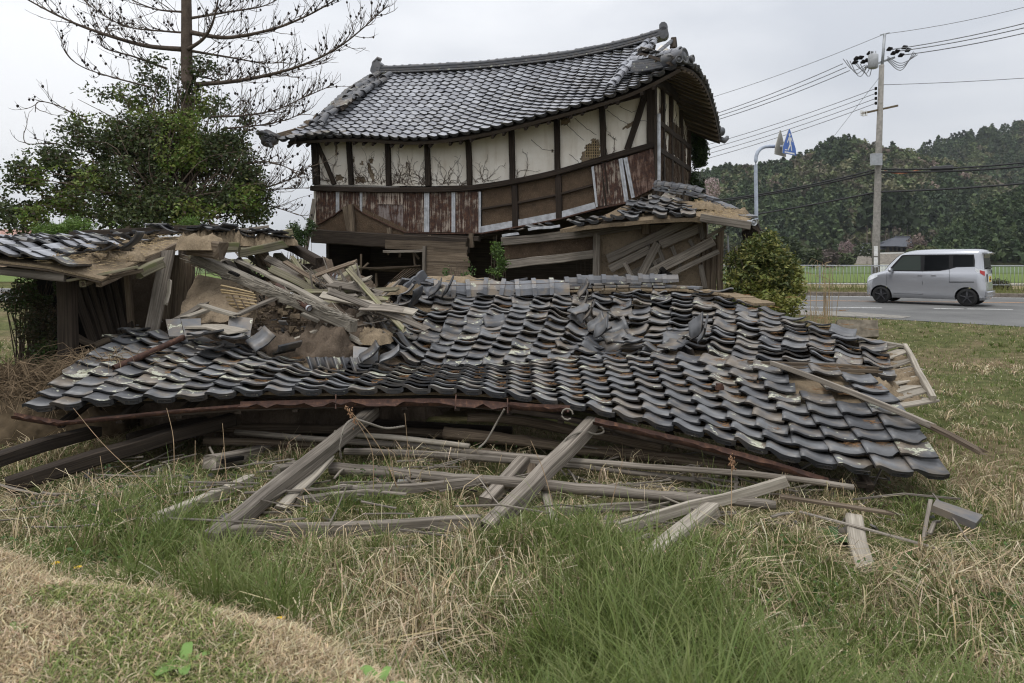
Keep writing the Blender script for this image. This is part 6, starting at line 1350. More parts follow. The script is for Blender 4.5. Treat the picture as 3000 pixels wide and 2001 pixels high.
        for x in (.47, 2.88):
            w = empty('wheel', (x, s*.64, .272)); parent(w, van); b = MB(); n = 26; pr = [(-.085, .19), (-.085, .25), (-.06, .272), (.06, .272), (.085, .25), (.085, .19)]
            vs = [V(x+r*math.cos(2*math.pi*k/n), s*.64+y, .272+r*math.sin(2*math.pi*k/n)) for y, r in pr for k in range(n)]; b.add(vs, [(i*n+k, i*n+(k+1) % n, (i+1)*n+(k+1) % n, (i+1)*n+k) for i in range(5) for k in range(n)]); b.obj('tyre', tyre, w, True)
            b = MB(); y = s*(.64+.055); b.tube([V(x, s*.58, .272), V(x, y, .272)], .19, 22); b.obj('rim', trim, w); b = MB()
            for k in range(5): t = 2*math.pi*k/5+.3; d = V(math.cos(t), 0, math.sin(t)); b.sweep([V(x, y+s*.012, .272)+d*.03, V(x, y+s*.006, .272)+d*.185], rect_prof(.045, .03)); 
            b.tube([V(x, y, .272), V(x, y+s*.025, .272)], .045, 12); b.obj('spokes', rimm, w)
    b = MB(); b.box((-.012, 0, .84), (.012, .33, .165)); b.obj('number_plate', yel, van); b = MB(); b.box((-.006, 0, .87), (.012, .6, .26)); b.obj('plate_garnish', clear, van)
    b = MB()
    for k in range(4): b.box((-.02, -.10+.065*k, .825), (.004, .035, .06))
    for k in range(4): b.box((-.02, -.06+.04*k, .895), (.004, .022, .022))
    b.obj('plate_characters', trim, van)
    b = MB(); b.sweep([V(.05, -.55, 1.63), V(.02, 0, 1.655), V(.05, .55, 1.63)], rect_prof(.18, .05, .3)); b.obj('roof_spoiler', paint, van); b = MB(); b.sweep([V(-.02, -.62, .38), V(-.05, 0, .38), V(-.02, .62, .38)], rect_prof(.06, .16, .3)); b.obj('rear_bumper', paint, van)
    b = MB(); b.box((-.035, .45, .42), (.04, .12, .05)); b.box((-.035, -.45, .42), (.04, .12, .05)); b.obj('reflector', red, van)
    b = MB(); b.sweep([V(-.0, .05, 1.17), V(-.01, -.3, 1.20)], rect_prof(.02, .03)); b.obj('wiper', trim, van)
    th = math.radians(44); f = Vector((-math.cos(th), math.sin(th), 0)); nn = Vector((-math.sin(th), -math.cos(th), 0)); van.matrix_basis = Matrix(((f.x, nn.x, 0, 14.82), (f.y, nn.y, 0, 21.18), (0, 0, 1, .006), (0, 0, 0, 1))); return van
make_van()
# ================================================================== vegetation
def inpoly(x, y, poly):
    r = np.zeros(len(x), bool); n = len(poly); j = n-1
    for i in range(n):
        xi, yi = poly[i]; xj, yj = poly[j]
        c = ((yi > y) != (yj > y)) & (x < (xj-xi)*(y-yi)/(yj-yi+1e-12)+xi); r ^= c; j = i
    return r
EAVE = [(SL2[i][0].x, SL2[i][0].y) for i in range(0, 32)]
ROOFP = EAVE+[(SL2[31][9].x+.1, SL2[31][9].y), (3.9, 7.0), (4.3, 8.0), (2.6, 10.6), (-1.7, 10.6), (-1.8, 8.8), (SL2[0][9].x, SL2[0][9].y)]
LIPP = [(x, y+.22) for x, y in EAVE]+ROOFP[32:]
HOUSEP = [(-5.4, 18), (3.2, 13.0), (4.6, 12.0), (5.5, 18.5), (-3, 23)]
MOUNDP = [(-4.3, 8.1), (-1.6, 8.1), (-1.0, 12), (-2, 15), (-6.5, 14), (-4.9, 10.2)]
def blades_obj(name, x, y, h, w, lean, tipk, col, m, z0=None, up=.6, ang=None, **k):
    n = len(x); z = ground(x, y) if z0 is None else z0; a = nr.random(n)*2*np.pi if ang is None else ang; d = np.stack([np.cos(a), np.sin(a)], 1)
    f = nr.random(n)*np.pi; s = np.stack([np.cos(f), np.sin(f)], 1)
    p = np.stack([x, y], 1); v = np.zeros((n, 7, 3)); wv = w[:, None]*s
    m1 = p+d*(lean*.22)[:, None]; m2 = p+d*(lean*.62)[:, None]; tp = p+d*lean[:, None]
    v[:, 0, :2] = p-wv*.8; v[:, 1, :2] = p+wv*.8; v[:, 2, :2] = m1-wv; v[:, 3, :2] = m1+wv; v[:, 4, :2] = m2-wv*.75; v[:, 5, :2] = m2+wv*.75; v[:, 6, :2] = tp
    v[:, 0, 2] = v[:, 1, 2] = z-.02; v[:, 2, 2] = v[:, 3, 2] = z+h*up*.72; v[:, 4, 2] = v[:, 5, 2] = z+h*np.maximum(up*1.0, (up+tipk)*.5); v[:, 6, 2] = z+h*tipk
    F = (np.arange(n)*7)[:, None, None]+np.array([[0, 1, 3], [0, 3, 2], [2, 3, 5], [2, 5, 4], [4, 5, 6]])[None]
    c = np.repeat(col, 7, axis=0)
    return np_obj(name, v.reshape(-1, 3), F.reshape(-1, 3), m, None, c, **k)
def tufts(cx, cy, per, spread):
    """spread blades round tuft centres, leaning outward; returns x, y, angle, tuft index"""
    n = len(cx)*per; i = np.repeat(np.arange(len(cx)), per); a = nr.random(n)*2*np.pi; r_ = np.abs(nr.normal(size=n))*spread
    return cx[i]+np.cos(a)*r_, cy[i]+np.sin(a)*r_, a+nr.normal(size=n)*.5, i
def sample(n, d0, d1, xl=-.86, xr=.86):
    D = np.exp(nr.uniform(np.log(d0), np.log(d1), n)); x = nr.uniform(xl, xr, n)*D; return x, D
def pick(pal, n, var=.22):
    pal = np.array(pal); c = pal[nr.integers(len(pal), size=n)]; return np.clip(c*nr.uniform(1-var, 1+var, (n, 1))*nr.uniform(.92, 1.08, (n, 3)), 0, 1)
def lawn_t(x, y): yb = 2.28-.47*x; return sst(yb+.85, yb-.2, y+.22*(vnoise(x, y, 1.6, 5)-.5))*sst(1.8, .2, x)
def road_ok(x, y): s, n = road_sn(x, y); return n < nd_edge(s)-.05
GREEN = [(.13, .18, .042), (.10, .145, .036), (.185, .23, .066), (.15, .195, .05), (.23, .25, .10)]
STRAW = [(.50, .41, .26), (.42, .335, .20), (.60, .52, .36), (.31, .24, .145), (.46, .375, .235)]
SEG = [(P(*a), P(*c)) for _, a, c, *_r in DEB if a[1] > 1330 and a[2] < 6.5]+[(P(2732, 1480, 4.85), P(2870, 1520, 4.8))]
def clear(x, y):
    """grass stays lower right beside the fallen timber"""
    d = np.full(len(x), 9.)
    for a, c in SEG:
        vx, vy = c.x-a.x, c.y-a.y; t = np.clip(((x-a.x)*vx+(y-a.y)*vy)/(vx*vx+vy*vy), 0, 1); d = np.minimum(d, np.hypot(x-a.x-t*vx, y-a.y-t*vy))
    return np.clip((d-.03)/.22, .15, 1)
# mown dry lawn on the near left bank
x, y = sample(150000, 1.5, 4.8, -.86, .35); k = nr.random(len(x)) < lawn_t(x, y)*1.6; x, y = x[k], y[k]; n = len(x)
gm = (vnoise(x, y, 2.4, 12) > .60) & (nr.random(n) < .6); col = np.where(gm[:, None], pick([(.20, .24, .07), (.26, .27, .10), (.15, .21, .05)], n), pick([(.56, .45, .28), (.48, .38, .235), (.62, .53, .35), (.38, .295, .18)], n))
h = nr.uniform(.012, .055, n); blades_obj('lawn_grass', x, y, h, nr.uniform(.0012, .0030, n), nr.uniform(.01, .075, n), nr.uniform(.2, 1.0, n), col, M['straw'], label='mown dry lawn on the near left bank', cat='grass', kind='stuff')
# straw thatch everywhere on the rough ground
def rough(n, d0, d1, lim=.45):
    x, y = sample(n, d0, d1); k = (lawn_t(x, y) < lim) & road_ok(x, y) & ~inpoly(x, y, LIPP) & ~inpoly(x, y, HOUSEP) & ~inpoly(x, y, MOUNDP); return x[k], y[k]
def turf_at(x, y): return sst(2.6, 4.2, x-.10*y)*sst(4.5, 6.5, y)
x, y = rough(80000, 2.2, 17, .8); kk = nr.random(len(x)) < 1-.6*turf_at(x, y); x, y = x[kk], y[kk]; n = len(x); far = np.clip(y/6, 1, 2.4); turf = turf_at(x, y)
h = nr.uniform(.02, .08, n)*(1-.5*turf)*clear(x, y); ln = nr.uniform(.04, .2, n)*(1-.6*turf)
blades_obj('dead_thatch', x, y, h, nr.uniform(.0014, .0030, n)*far, ln, nr.uniform(-.1, .6, n), pick(STRAW, n), M['straw'], up=1.0, label='matted straw-coloured dead grass over the rough ground', cat='grass', kind='stuff')
cx, cy = rough(2700, 2.2, 13, .6); dn = (vnoise(cx, cy, 1.5, 21) > .42); cx, cy = cx[dn], cy[dn]
x, y, a, i = tufts(cx, cy, 16, .045); n = len(x); turf = turf_at(x, y); sz = nr.uniform(.5, 1.25, len(cx))[i]*(1-.6*turf); far = np.clip(y/6, 1, 2.2)
h = nr.uniform(.05, .24, n)*sz*clear(x, y); ln = nr.uniform(.10, .48, n)*sz; wind = np.where(nr.random(len(cx)) < .5, nr.normal(-1.2, .6, len(cx)), np.nan)[i]; a = np.where(np.isnan(wind), a, wind+nr.normal(size=n)*.45)
blades_obj('dry_tussocks', x, y, h, nr.uniform(.0018, .0042, n)*far, ln, nr.uniform(-.2, .55, n), pick(STRAW, n), M['straw'], up=1.0, ang=a, label='drooping dry tussocks of dead grass in front of the ruin', cat='grass', kind='stuff')
# thin green growing up through the dead grass everywhere
x, y = rough(80000, 2.2, 17, .75); n = len(x); turf = turf_at(x, y); far = np.clip(y/6, 1, 2.4); k = nr.random(n) < np.clip(.30+.75*vnoise(x, y, 1.4, 81)+.7*turf-.30*((x < -.5) & (y < 4.6)), 0, 1)
x, y, turf, far = x[k], y[k], turf[k], far[k]; n = len(x); h = nr.uniform(.04, .17, n)*(1-.5*turf)*clear(x, y)
blades_obj('thin_green_grass', x, y, h, nr.uniform(.0013, .0030, n)*far, h*nr.uniform(.2, 1.1, n), nr.uniform(.5, 1., n), pick(GREEN, n), M['grass'], label='thin green blades growing through the dead grass', cat='grass', kind='stuff')
# green grass in tufts
cx, cy = rough(11500, 2.2, 16, .7); n = len(cx); front = sst(5.4, 3.6, cy)*sst(-1.4, .4, cx)
pr = np.clip((vnoise(cx, cy, .9, 51)*.55+vnoise(cx, cy, 2.4, 52)*.45-.48)*4, 0, 1)*.5+.24*front+.13
for gx, gy, cr, am in ((-1.2, 4.7, .45, .3), (.2, 4.9, .5, .4), (.55, 4.6, .45, .45), (1.9, 4.5, .5, .7), (2.6, 4.9, .5, .6), (3.3, 5.0, .45, 1.), (3.55, 5.5, .4, 1.), (-2.95, 5.0, .4, 1.), (-2.5, 4.85, .35, .8), (-4.9, 6.9, .8, 1.), (1.2, 3.4, .8, .15), (2.2, 3.1, .7, .2), (.4, 3.0, .6, .2), (4.5, 7.5, .7, .5)): pr += am*np.exp(-((cx-gx)**2+(cy-gy)**2)/cr**2)
pr *= np.where((cx < -.5) & (cy > 3.3) & (cy < 4.9), .45, 1.)*np.where(turf_at(cx, cy) > .5, .8, 1)
k = nr.random(n) < np.clip(pr, 0, 1); cx, cy = cx[k], cy[k]; x, y, a, i = tufts(cx, cy, 24, .04); n = len(x); far = np.clip(y/6, 1, 2.2); turf = turf_at(x, y)
big = nr.uniform(.25, 1.25, len(cx))[i]*np.clip((vnoise(x, y, .9, 51)-.2)*1.7, .4, 1.1)*(1+.25*sst(4.6, 3.2, y)*sst(0, 1, x)); h = nr.uniform(.10, .46, n)*big*(1-.70*turf)*clear(x, y); ln = h*nr.uniform(.15, 1.0, n)
tc = np.array(GREEN)[nr.integers(5, size=len(cx))][i]; blades_obj('green_grass', x, y, h, nr.uniform(.0016, .0036, n)*far, ln, nr.uniform(.55, 1.0, n), np.clip(.5*tc+.5*pick(GREEN, n), 0, 1), M['grass'], ang=a, label='fresh green grass growing in clumps around the ruin', cat='grass', kind='stuff')
# leafy weeds low on the ground
def leaves_obj(name, c, size, col, m, par=None, asp=.55, droop=None, **k):
    n = len(c); u = nr.normal(size=(n, 3)); u[:, 2] *= .7; u /= np.linalg.norm(u, axis=1)[:, None]; q = nr.normal(size=(n, 3)); w = np.cross(u, q); w /= np.linalg.norm(w, axis=1)[:, None]
    s = size[:, None]; v = np.stack([c-u*s*.5, c+w*s*asp*.5+u*s*.05, c+u*s*.5, c-w*s*asp*.5+u*s*.05], 1)
    return np_obj(name, v.reshape(-1, 3), np.arange(n*4).reshape(-1, 4), m, par, np.repeat(col, 4, axis=0), **k)
x, y = rough(70000, 2.4, 12); n = len(x); w1 = np.exp(-((x+2.6)/1.6)**2-((y-5.6)/.8)**2)*1.3+np.exp(-((x-3.2)/.7)**2-((y-3.8)/.6)**2)+.5*(vnoise(x, y, 1.2, 61) > .66)+.6*np.exp(-((x+.6)/.8)**2-((y-5.6)/.4)**2)
k = nr.random(n) < np.clip(w1, 0, 1)*.8; x, y = x[k], y[k]; n = len(x); hh = nr.random(n)**1.3*.16*(.4+vnoise(x, y, 3., 62))*clear(x, y)**2
leaves_obj('ground_weeds', np.stack([x, y, ground(x, y)+.01+hh], 1), nr.uniform(.015, .04, n), pick([(.055, .11, .025), (.075, .14, .03), (.10, .15, .04), (.045, .085, .025)], n), M['leaf'], None, .6, label='low leafy weeds and vetch growing among the fallen beams', cat='weeds', kind='stuff')
# darker-coloured ground litter under the eave
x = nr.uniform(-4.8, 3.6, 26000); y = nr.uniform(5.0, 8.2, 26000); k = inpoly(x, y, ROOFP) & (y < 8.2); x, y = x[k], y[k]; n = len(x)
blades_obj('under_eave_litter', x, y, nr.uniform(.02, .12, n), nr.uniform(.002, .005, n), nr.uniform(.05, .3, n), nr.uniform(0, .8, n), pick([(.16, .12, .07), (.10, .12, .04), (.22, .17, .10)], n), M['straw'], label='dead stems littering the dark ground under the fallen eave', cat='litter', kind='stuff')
# single dry stalks standing before the eave
def stalk(label, base, top, bend=.0, head=False, r=.004):
    a, c = Vector(base), Vector(top); m_ = a.lerp(c, .55)+V(bend, 0, 0); pts = cr_curve([a, m_, c], 12); b = MB(); b.tube(pts, [lerp(r, r*.5, i/12) for i in range(13)], 5); o = b.obj('dry_stalk', plain('dry_stem', (.26, .185, .11), .9) if 'dry_stem' not in bpy.data.materials else bpy.data.materials['dry_stem'], None, True, label=label, cat='stalk')
    if head:
        b = MB(); q = random.Random(int(abs(a.x)*1000))
        for k in range(60):
            f = q.uniform(0, 1); p = c.lerp(m_, f*.45)+V(q.gauss(0, .012), q.gauss(0, .012), q.gauss(0, .012)); b.box(p, (.006, .006, .016), Matrix.Rotation(q.random()*3, 3, 'X'))
        b.obj('seed_head', plain('seed_head', (.24, .14, .08), .9) if 'seed_head' not in bpy.data.materials else bpy.data.materials['seed_head'], o, kind='stuff')
for lab, a, c, bd, hd in (('tall seed-headed stalk beside the rope on the left leaning beam', (1090, 1450, 5.5), (1012, 1188, 5.75), .12, True), ('thin stalk standing before the middle of the gutter', (1203, 1375, 5.6), (1186, 1210, 5.7), 0, False), ('stalk leaning across the left leaning beam', (1165, 1400, 5.4), (1035, 1213, 5.7), .05, False), ('bent dead stem hanging under the left gutter', (510, 1370, 5.6), (488, 1195, 6.1), .03, False), ('forked dead stem in the weeds at the left', (570, 1440, 5.3), (572, 1290, 5.5), 0, False), ('long dead stem slanting over the left dark beams', (500, 1450, 5.1), (215, 1195, 5.9), -.05, False), ('arching pale stem in the left weeds', (390, 1560, 4.8), (240, 1380, 5.1), .12, False), ('pale stem lying toward the short beam in the vetch', (330, 1615, 4.6), (655, 1310, 5.4), .2, False), ('upright dead stem at the far left of the eave', (330, 1540, 4.9), (293, 1335, 5.2), 0, False), ('dry stalk with a branched top before the right poles', (1625, 1470, 5.0), (1555, 1290, 5.3), .02, False), ('dry grass stalk before the long pole right of centre', (1790, 1450, 5.2), (1826, 1342, 5.3), 0, False), ('feathery weed stalk at the right end of the gutter', (2142, 1490, 4.9), (2144, 1340, 5.2), 0, True), ('short stalk standing before the low thick pole', (1160, 1395, 5.5), (1137, 1310, 5.6), 0, False), ('dead stem under the tenon of the left leaning beam', (390, 1610, 4.6), (445, 1530, 4.75), 0, False), ('dry stalk behind the mortised short beam', (664, 1385, 5.6), (652, 1240, 5.9), 0, False)):
    stalk(lab, P(*a)-V(0, 0, .08), P(*c), bd, hd)
# dandelions and broad-leaved weeds on the near bank
def rosette(name, label, base, n, L, col, cat, flower=None):
    o = empty(name, base, label, cat); base = Vector(base)
    for k in range(n):
        a = 2*math.pi*k/n+rnd.uniform(-.3, .3); l = L*rnd.uniform(.7, 1.15); d = V(math.cos(a), math.sin(a), 0); s = V(-d.y, d.x, 0); e = rnd.uniform(.35, 1.0); pts = [base, base+d*l*.4+V(0,0,l*.35*e), base+d*l*.8+V(0,0,l*.45*e), base+d*l+V(0,0,l*.40*e)]; ww = [.12*l, .2*l, .17*l, .01]
        b = MB(); vs = []
        for p, w_ in zip(pts, ww): vs += [p-s*w_, p+V(0,0,-.1*w_), p+s*w_]
        b.add(vs, [(3*i+j, 3*i+j+1, 3*i+j+4, 3*i+j+3) for i in range(3) for j in range(2)]); b.obj('leaf', plain('weed_leaf', col, .5) if not flower or k else plain('weed_leaf', col, .5), o, True)
    if flower:
        b = MB(); b.tube([base, base+V(.0, 0, flower)], .0025, 5); b.obj('stem', bpy.data.materials['weed_leaf'], o); b = MB(); c = base+V(0, 0, flower)
        for k in range(24): a = 2*math.pi*k/12+(.2 if k > 11 else 0); r_ = .02 if k < 12 else .012; d = V(math.cos(a), math.sin(a), .25 if k < 12 else .6); s = V(-math.sin(a), math.cos(a), 0)*.003; b.add([c-s, c+s, c+d*r_+s, c+d*r_-s], [(0, 1, 2, 3)])
        b.obj('petals', plain('dandelion_yellow', (.80, .52, .02), .6), o)
def gp(x, y, D): p = P(x, y, D); p.z = gz(p.x, p.y); return p
rosette('dandelion', 'yellow dandelion at the far left edge of the dry lawn', gp(163, 1640, 3.6), 5, .06, (.08, .13, .03), 'flower', .07)
rosette('dandelion', 'dandelion just right of the leftmost one on the bank', gp(228, 1620, 3.75), 5, .06, (.08, .13, .03), 'flower', .07)
rosette('dandelion', 'lone dandelion low in the grass near the bottom centre', gp(822, 1818, 3.0), 5, .05, (.08, .13, .03), 'flower', .05)
rosette('broadleaf_weed', 'bright broad-leaved weed on the dry lawn at bottom left', gp(540, 1965, 2.45), 7, .10, (.13, .22, .05), 'weed'); rosette('broadleaf_weed', 'bright broad-leaved weed at the bottom centre by the lawn edge', gp(1112, 1985, 2.4), 6, .10, (.15, .25, .06), 'weed'); rosette('broadleaf_weed', 'dark dock leaves beside the square timber at the right', gp(2440, 1540, 4.8), 7, .16, (.05, .10, .03), 'weed'); rosette('broadleaf_weed', 'small broad-leaved weed at the left edge of the lawn', gp(40, 1855, 2.7), 5, .06, (.14, .21, .06), 'weed')
# ------------------------------------------------------------------ the bare pine wrapped in ivy
pine = empty('pine_tree', (P(548, 700, 16).x, 16, -.5), 'tall bare pine hung with dark cones, its lower trunk smothered in ivy', 'tree')
b = MB(); tz = [(545, 1000, 16), (547, 700, 16), (546, 560, 16), (549, 300, 16), (547, 150, 16), (546, 0, 16), (540, -300, 16)]; b.tube(cr_curve([P(*p) for p in tz], 24), [lerp(.20, .085, i/24) for i in range(25)], 12); b.obj('trunk', M['bark'], pine, True)
def Zc(x, y, D): return P(x/1.143, y/1.143, D)
LIMBS = [([(610, 165, 16), (500, 155, 15.6), (400, 130, 15.2), (280, 90, 14.9), (180, 45, 14.6), (95, 0, 14.4), (20, -40, 14.2)], .065, 1.), ([(640, 108, 16), (740, 125, 15.7), (820, 118, 15.4), (920, 95, 15.2), (1000, 65, 15), (1080, 25, 14.8), (1180, -40, 14.6)], .06, 1.), ([(630, 165, 15.9), (680, 130, 15.7), (710, 80, 15.5), (730, 0, 15.3), (745, -90, 15.1)], .05, .7), ([(640, 170, 16), (760, 190, 16.3), (880, 210, 16.6), (960, 208, 16.8)], .035, .9), ([(655, 282, 16), (780, 272, 15.5), (900, 250, 15.1), (1020, 215, 14.7), (1130, 160, 14.4), (1220, 90, 14.1), (1300, 15, 13.9)], .06, 1.2), ([(640, 250, 16), (700, 262, 16.5), (760, 275, 16.9), (850, 262, 17.2)], .03, .8), ([(560, 230, 16), (450, 190, 15.6), (340, 150, 15.3), (380, 60, 15.1)], .03, .9), ([(500, 290, 15.5), (390, 262, 15.2), (290, 230, 15.0), (235, 195, 14.9), (205, 150, 14.8)], .022, .6), ([(640, 110, 16), (560, 105, 16.4), (430, 90, 16.8), (330, 40, 17), (280, 0, 17.1)], .03, 1.), ([(700, 390, 15.6), (820, 386, 15.0), (930, 365, 14.6), (1020, 325, 14.3), (1105, 288, 14.1)], .028, 1.3), ([(750, 430, 15.4), (860, 420, 15), (960, 400, 14.6), (1030, 370, 14.3)], .022, 1.), ([(700, 640, 15.6), (850, 636, 15.2), (980, 595, 14.9), (1040, 550, 14.7)], .04, .9), ([(700, 650, 15.8), (850, 637, 15.8), (1040, 628, 15.8)], .025, .8), ([(640, 60, 16), (760, 40, 16.5), (880, 20, 16.9), (960, -20, 17.2)], .035, 1.), ([(620, 40, 16), (520, 30, 15.5), (420, -10, 15.2)], .03, 1.), ([(800, 560, 15.2), (880, 540, 14.9), (960, 560, 14.7), (1010, 600, 14.6)], .02, 1.), ([(800, 700, 15.2), (900, 690, 15), (1000, 720, 14.8)], .018, .8), ([(300, 420, 15.5), (210, 360, 15.2), (130, 340, 15), (118, 375, 14.9)], .018, .4), ([(250, 500, 15.5), (180, 480, 15.2), (90, 480, 15), (80, 440, 15)], .018, .4)]
bl = MB(); bt = MB(); bc = MB(); q = random.Random(77)
def cone_at(p): 
    r_ = q.uniform(.018, .028); bc.tube([p+V(0, 0, r_*1.2), p+V(0, 0, r_*.5), p-V(0, 0, r_*.6), p-V(0, 0, r_*1.3)], [r_*.3, r_, r_*.9, r_*.2], 6)
for pts, r0, dens in LIMBS:
    path = cr_curve([Zc(*p) for p in pts], 34); L = sum((c-a).length for a, c in zip(path, path[1:])); bl2 = MB()
    bl2.tube(path, [lerp(r0, .008, (i/34)**.8) for i in range(35)], 7); bl2.obj('limb', M['bark'], pine, True)
    nt_ = int(L*12*dens)
    for k in range(nt_):
        f = .12+.88*(k+q.random())/nt_; i = min(33, int(f*34)); p = path[i]; t = (path[i+1]-path[i]).normalized(); side = t.cross(V(0, 0, 1)).normalized()*q.uniform(-1, 1)
        d = (t*q.uniform(.3, .9)+side*.9+V(0, 0, q.uniform(-.35, .75))).normalized(); ln = q.uniform(.25, .85)*(1.15-f*.4); pp = [p]
        for s in range(5): d = (d+V(q.gauss(0, .16), q.gauss(0, .16), .10+q.gauss(0, .12))).normalized(); pp.append(pp[-1]+d*ln/5)
        bt.tube(pp, [.009, .008, .007, .006, .005, .004], 4, False)
        for s in range(2, 6):
            if q.random() < .85:
                e = (d+V(q.gauss(0, .7), q.gauss(0, .7), q.gauss(.25, .45))).normalized(); l2 = q.uniform(.08, .28); m_ = pp[s]+e*l2*.5+V(0, 0, .01); bt.tube([pp[s], m_, pp[s]+e*l2+V(0, 0, .04)], [.005, .004, .003], 3, False)
                if q.random() < .20: cone_at(pp[s]+e*l2*q.uniform(.2, 1))
        if q.random() < .32: cone_at(pp[q.randrange(1, 5)])
bt.obj('twigs', M['twig'], pine); bc.obj('cones', plain('pine_cone', (.022, .017, .015), .9), pine, kind='stuff')
LOBES = [(70, 560, 75, 85, 14.6), (90, 630, 95, 55, 14.3), (190, 550, 115, 105, 15), (280, 440, 100, 100, 15.6), (295, 335, 70, 75, 15.8), (400, 440, 120, 115, 15.8), (330, 570, 140, 95, 15), (470, 530, 125, 110, 15.2), (470, 390, 100, 95, 16.2), (560, 450, 115, 120, 15.6), (590, 330, 70, 75, 16), (640, 470, 105, 120, 15.6), (675, 370, 60, 75, 15.8), (640, 590, 135, 80, 15), (715, 520, 55, 75, 15), (735, 595, 55, 65, 14.8), (470, 620, 170, 65, 14.8), (520, 262, 55, 60, 16.), (470, 210, 60, 40, 16.), (600, 215, 45, 45, 16), (390, 300, 60, 50, 16.2), (150, 480, 60, 50, 15)]
cs = []; cc_ = []
for lx_, ly_, rx, ry, D in LOBES:
    rx *= 1.08; ry *= 1.08; n = int(rx*ry*.5); c = P(lx_, ly_, D); d = nr.normal(size=(n, 3)); d /= np.linalg.norm(d, axis=1)[:, None]; rr = nr.random(n)**.42*nr.choice([1, 1, 1, 1.18], n)
    p = d*rr[:, None]*np.array([rx, rx*1.0, ry])*D/2000+np.array(c); p += nr.normal(size=(n, 3))*.06
    g = vnoise(p[:, 0]+p[:, 1], p[:, 2], 2.2, 71)*.6+.4*vnoise(p[:, 0]-p[:, 1], p[:, 2], 6., 72); k = g > .46; p = p[k]; g = g[k]; n = len(p); tone = vnoise(p[:, 0]*1.3, p[:, 2]*1.3+p[:, 1], .9, 75)
    base = pick([(.050, .070, .022), (.066, .088, .028), (.085, .105, .034), (.038, .055, .019)], n); br = pick([(.15, .195, .036), (.17, .19, .055), (.115, .185, .034)], n); brn = pick([(.085, .058, .036), (.07, .05, .03)], n)
    col = np.where((tone > .60)[:, None], br, base); col = np.where((nr.random(n) < .10)[:, None], brn, col); cs.append(p); cc_.append(col)
cs = np.concatenate(cs); cc_ = np.concatenate(cc_); leaves_obj('ivy_crown', cs, nr.uniform(.05, .115, len(cs)), cc_, M['leaf'], pine, .55)
b = MB()
for k in range(170):
    lx_, ly_, rx, ry, D = LOBES[q.randrange(len(LOBES))]; a = P(548+q.uniform(-120, 60), 620, 16-q.uniform(0, 1.2)); c = P(lx_+q.uniform(-1.15, 1.15)*rx, ly_-q.uniform(-.6, 1.2)*ry, D+q.uniform(-.7, .7)); m_ = a.lerp(c, .5)+V(q.gauss(0, .2), q.gauss(0, .2), q.gauss(.1, .2)); b.tube(cr_curve([a, m_, c], 8), [lerp(.022, .005, i/8) for i in range(9)], 4, False)
b.obj('ivy_stems', M['twig'], pine)
# ------------------------------------------------------------------ bushes
def bush(name, label, lobes, dens, size, pal, par_cat='bush', stems=40, base=None, asp=.4, seed=5, thr=.3):
    c0 = P(*[lobes[0][i] for i in (0, 1, 4)]); root = empty(name, (c0.x, c0.y, gz(c0.x, c0.y)), label, par_cat); ps = []; cl_ = []
    for lx_, ly_, rx, ry, D in lobes:
        n = int(rx*ry*dens); c = P(lx_, ly_, D); d = nr.normal(size=(n, 3)); d /= np.linalg.norm(d, axis=1)[:, None]; rr = nr.random(n)**.4; p = d*rr[:, None]*np.array([rx, rx, ry])*D/2000+np.array(c)+nr.normal(size=(n, 3))*.03
        g = vnoise(p[:, 0]+p[:, 1]*.7, p[:, 2], 4., seed); p = p[g > thr]; ps.append(p); tone = vnoise(p[:, 0]*2, p[:, 2]*2+p[:, 1], 1.5, seed+4); cl_.append(np.where((tone > .5)[:, None], pick(pal[:len(pal)//2+1], len(p)), pick(pal[len(pal)//2:], len(p))))
    ps = np.concatenate(ps); leaves_obj('foliage', ps, nr.uniform(size*.6, size*1.3, len(ps)), np.concatenate(cl_), M['leaf'], root, asp)
    b = MB(); qq = random.Random(seed)
    for k in range(stems):
        lx_, ly_, rx, ry, D = lobes[qq.randrange(len(lobes))]; c = P(lx_+qq.uniform(-1, 1)*rx, ly_-qq.uniform(-.3, 1.05)*ry, D); a = V(c0.x+qq.uniform(-.2, .2), c0.y+qq.uniform(-.15, .15), gz(c0.x, c0.y)-.05); b.tube(cr_curve([a, a.lerp(c, .5)+V(qq.gauss(0, .08), 0, .05), c], 6), [.014, .012, .01, .009, .007, .005, .003], 4, False)
    b.obj('stems', M['twig'], root); return root
bush('laurel_bush', 'glossy yellow-green laurel bush at the right corner of the house', [(2255, 800, 85, 95, 11.6), (2230, 740, 60, 55, 11.7), (2300, 830, 55, 80, 11.4), (2200, 840, 70, 80, 11.8), (2280, 890, 70, 45, 11.2), (2165, 790, 45, 70, 12.0), (2245, 705, 35, 30, 11.8)], .62, .085, [(.20, .21, .045), (.15, .175, .04), (.23, .23, .07), (.08, .10, .026), (.06, .08, .022)], stems=60)
bush('shed_shrub', 'bright green shrub growing behind the shed roof at the left', [(150, 685, 60, 30, 11), (215, 665, 55, 28, 11), (110, 700, 40, 20, 11)], 1.6, .045, [(.12, .20, .035), (.10, .17, .03), (.14, .21, .05), (.07, .12, .025)], stems=50)
bush('wall_shrub', 'small bright green sprig above the shed ridge board', [(560, 655, 35, 18, 11.5), (590, 662, 25, 12, 11.5)], 1.6, .04, [(.12, .20, .035), (.10, .17, .03), (.07, .12, .025)], stems=14)
bush('weed_bush', 'leafy weed growing on the fallen ridge before the clapboards', [(1350, 790, 38, 24, 11.2), (1320, 800, 20, 16, 11.2)], 1.5, .05, [(.08, .14, .035), (.06, .11, .03), (.05, .085, .025)], stems=20)
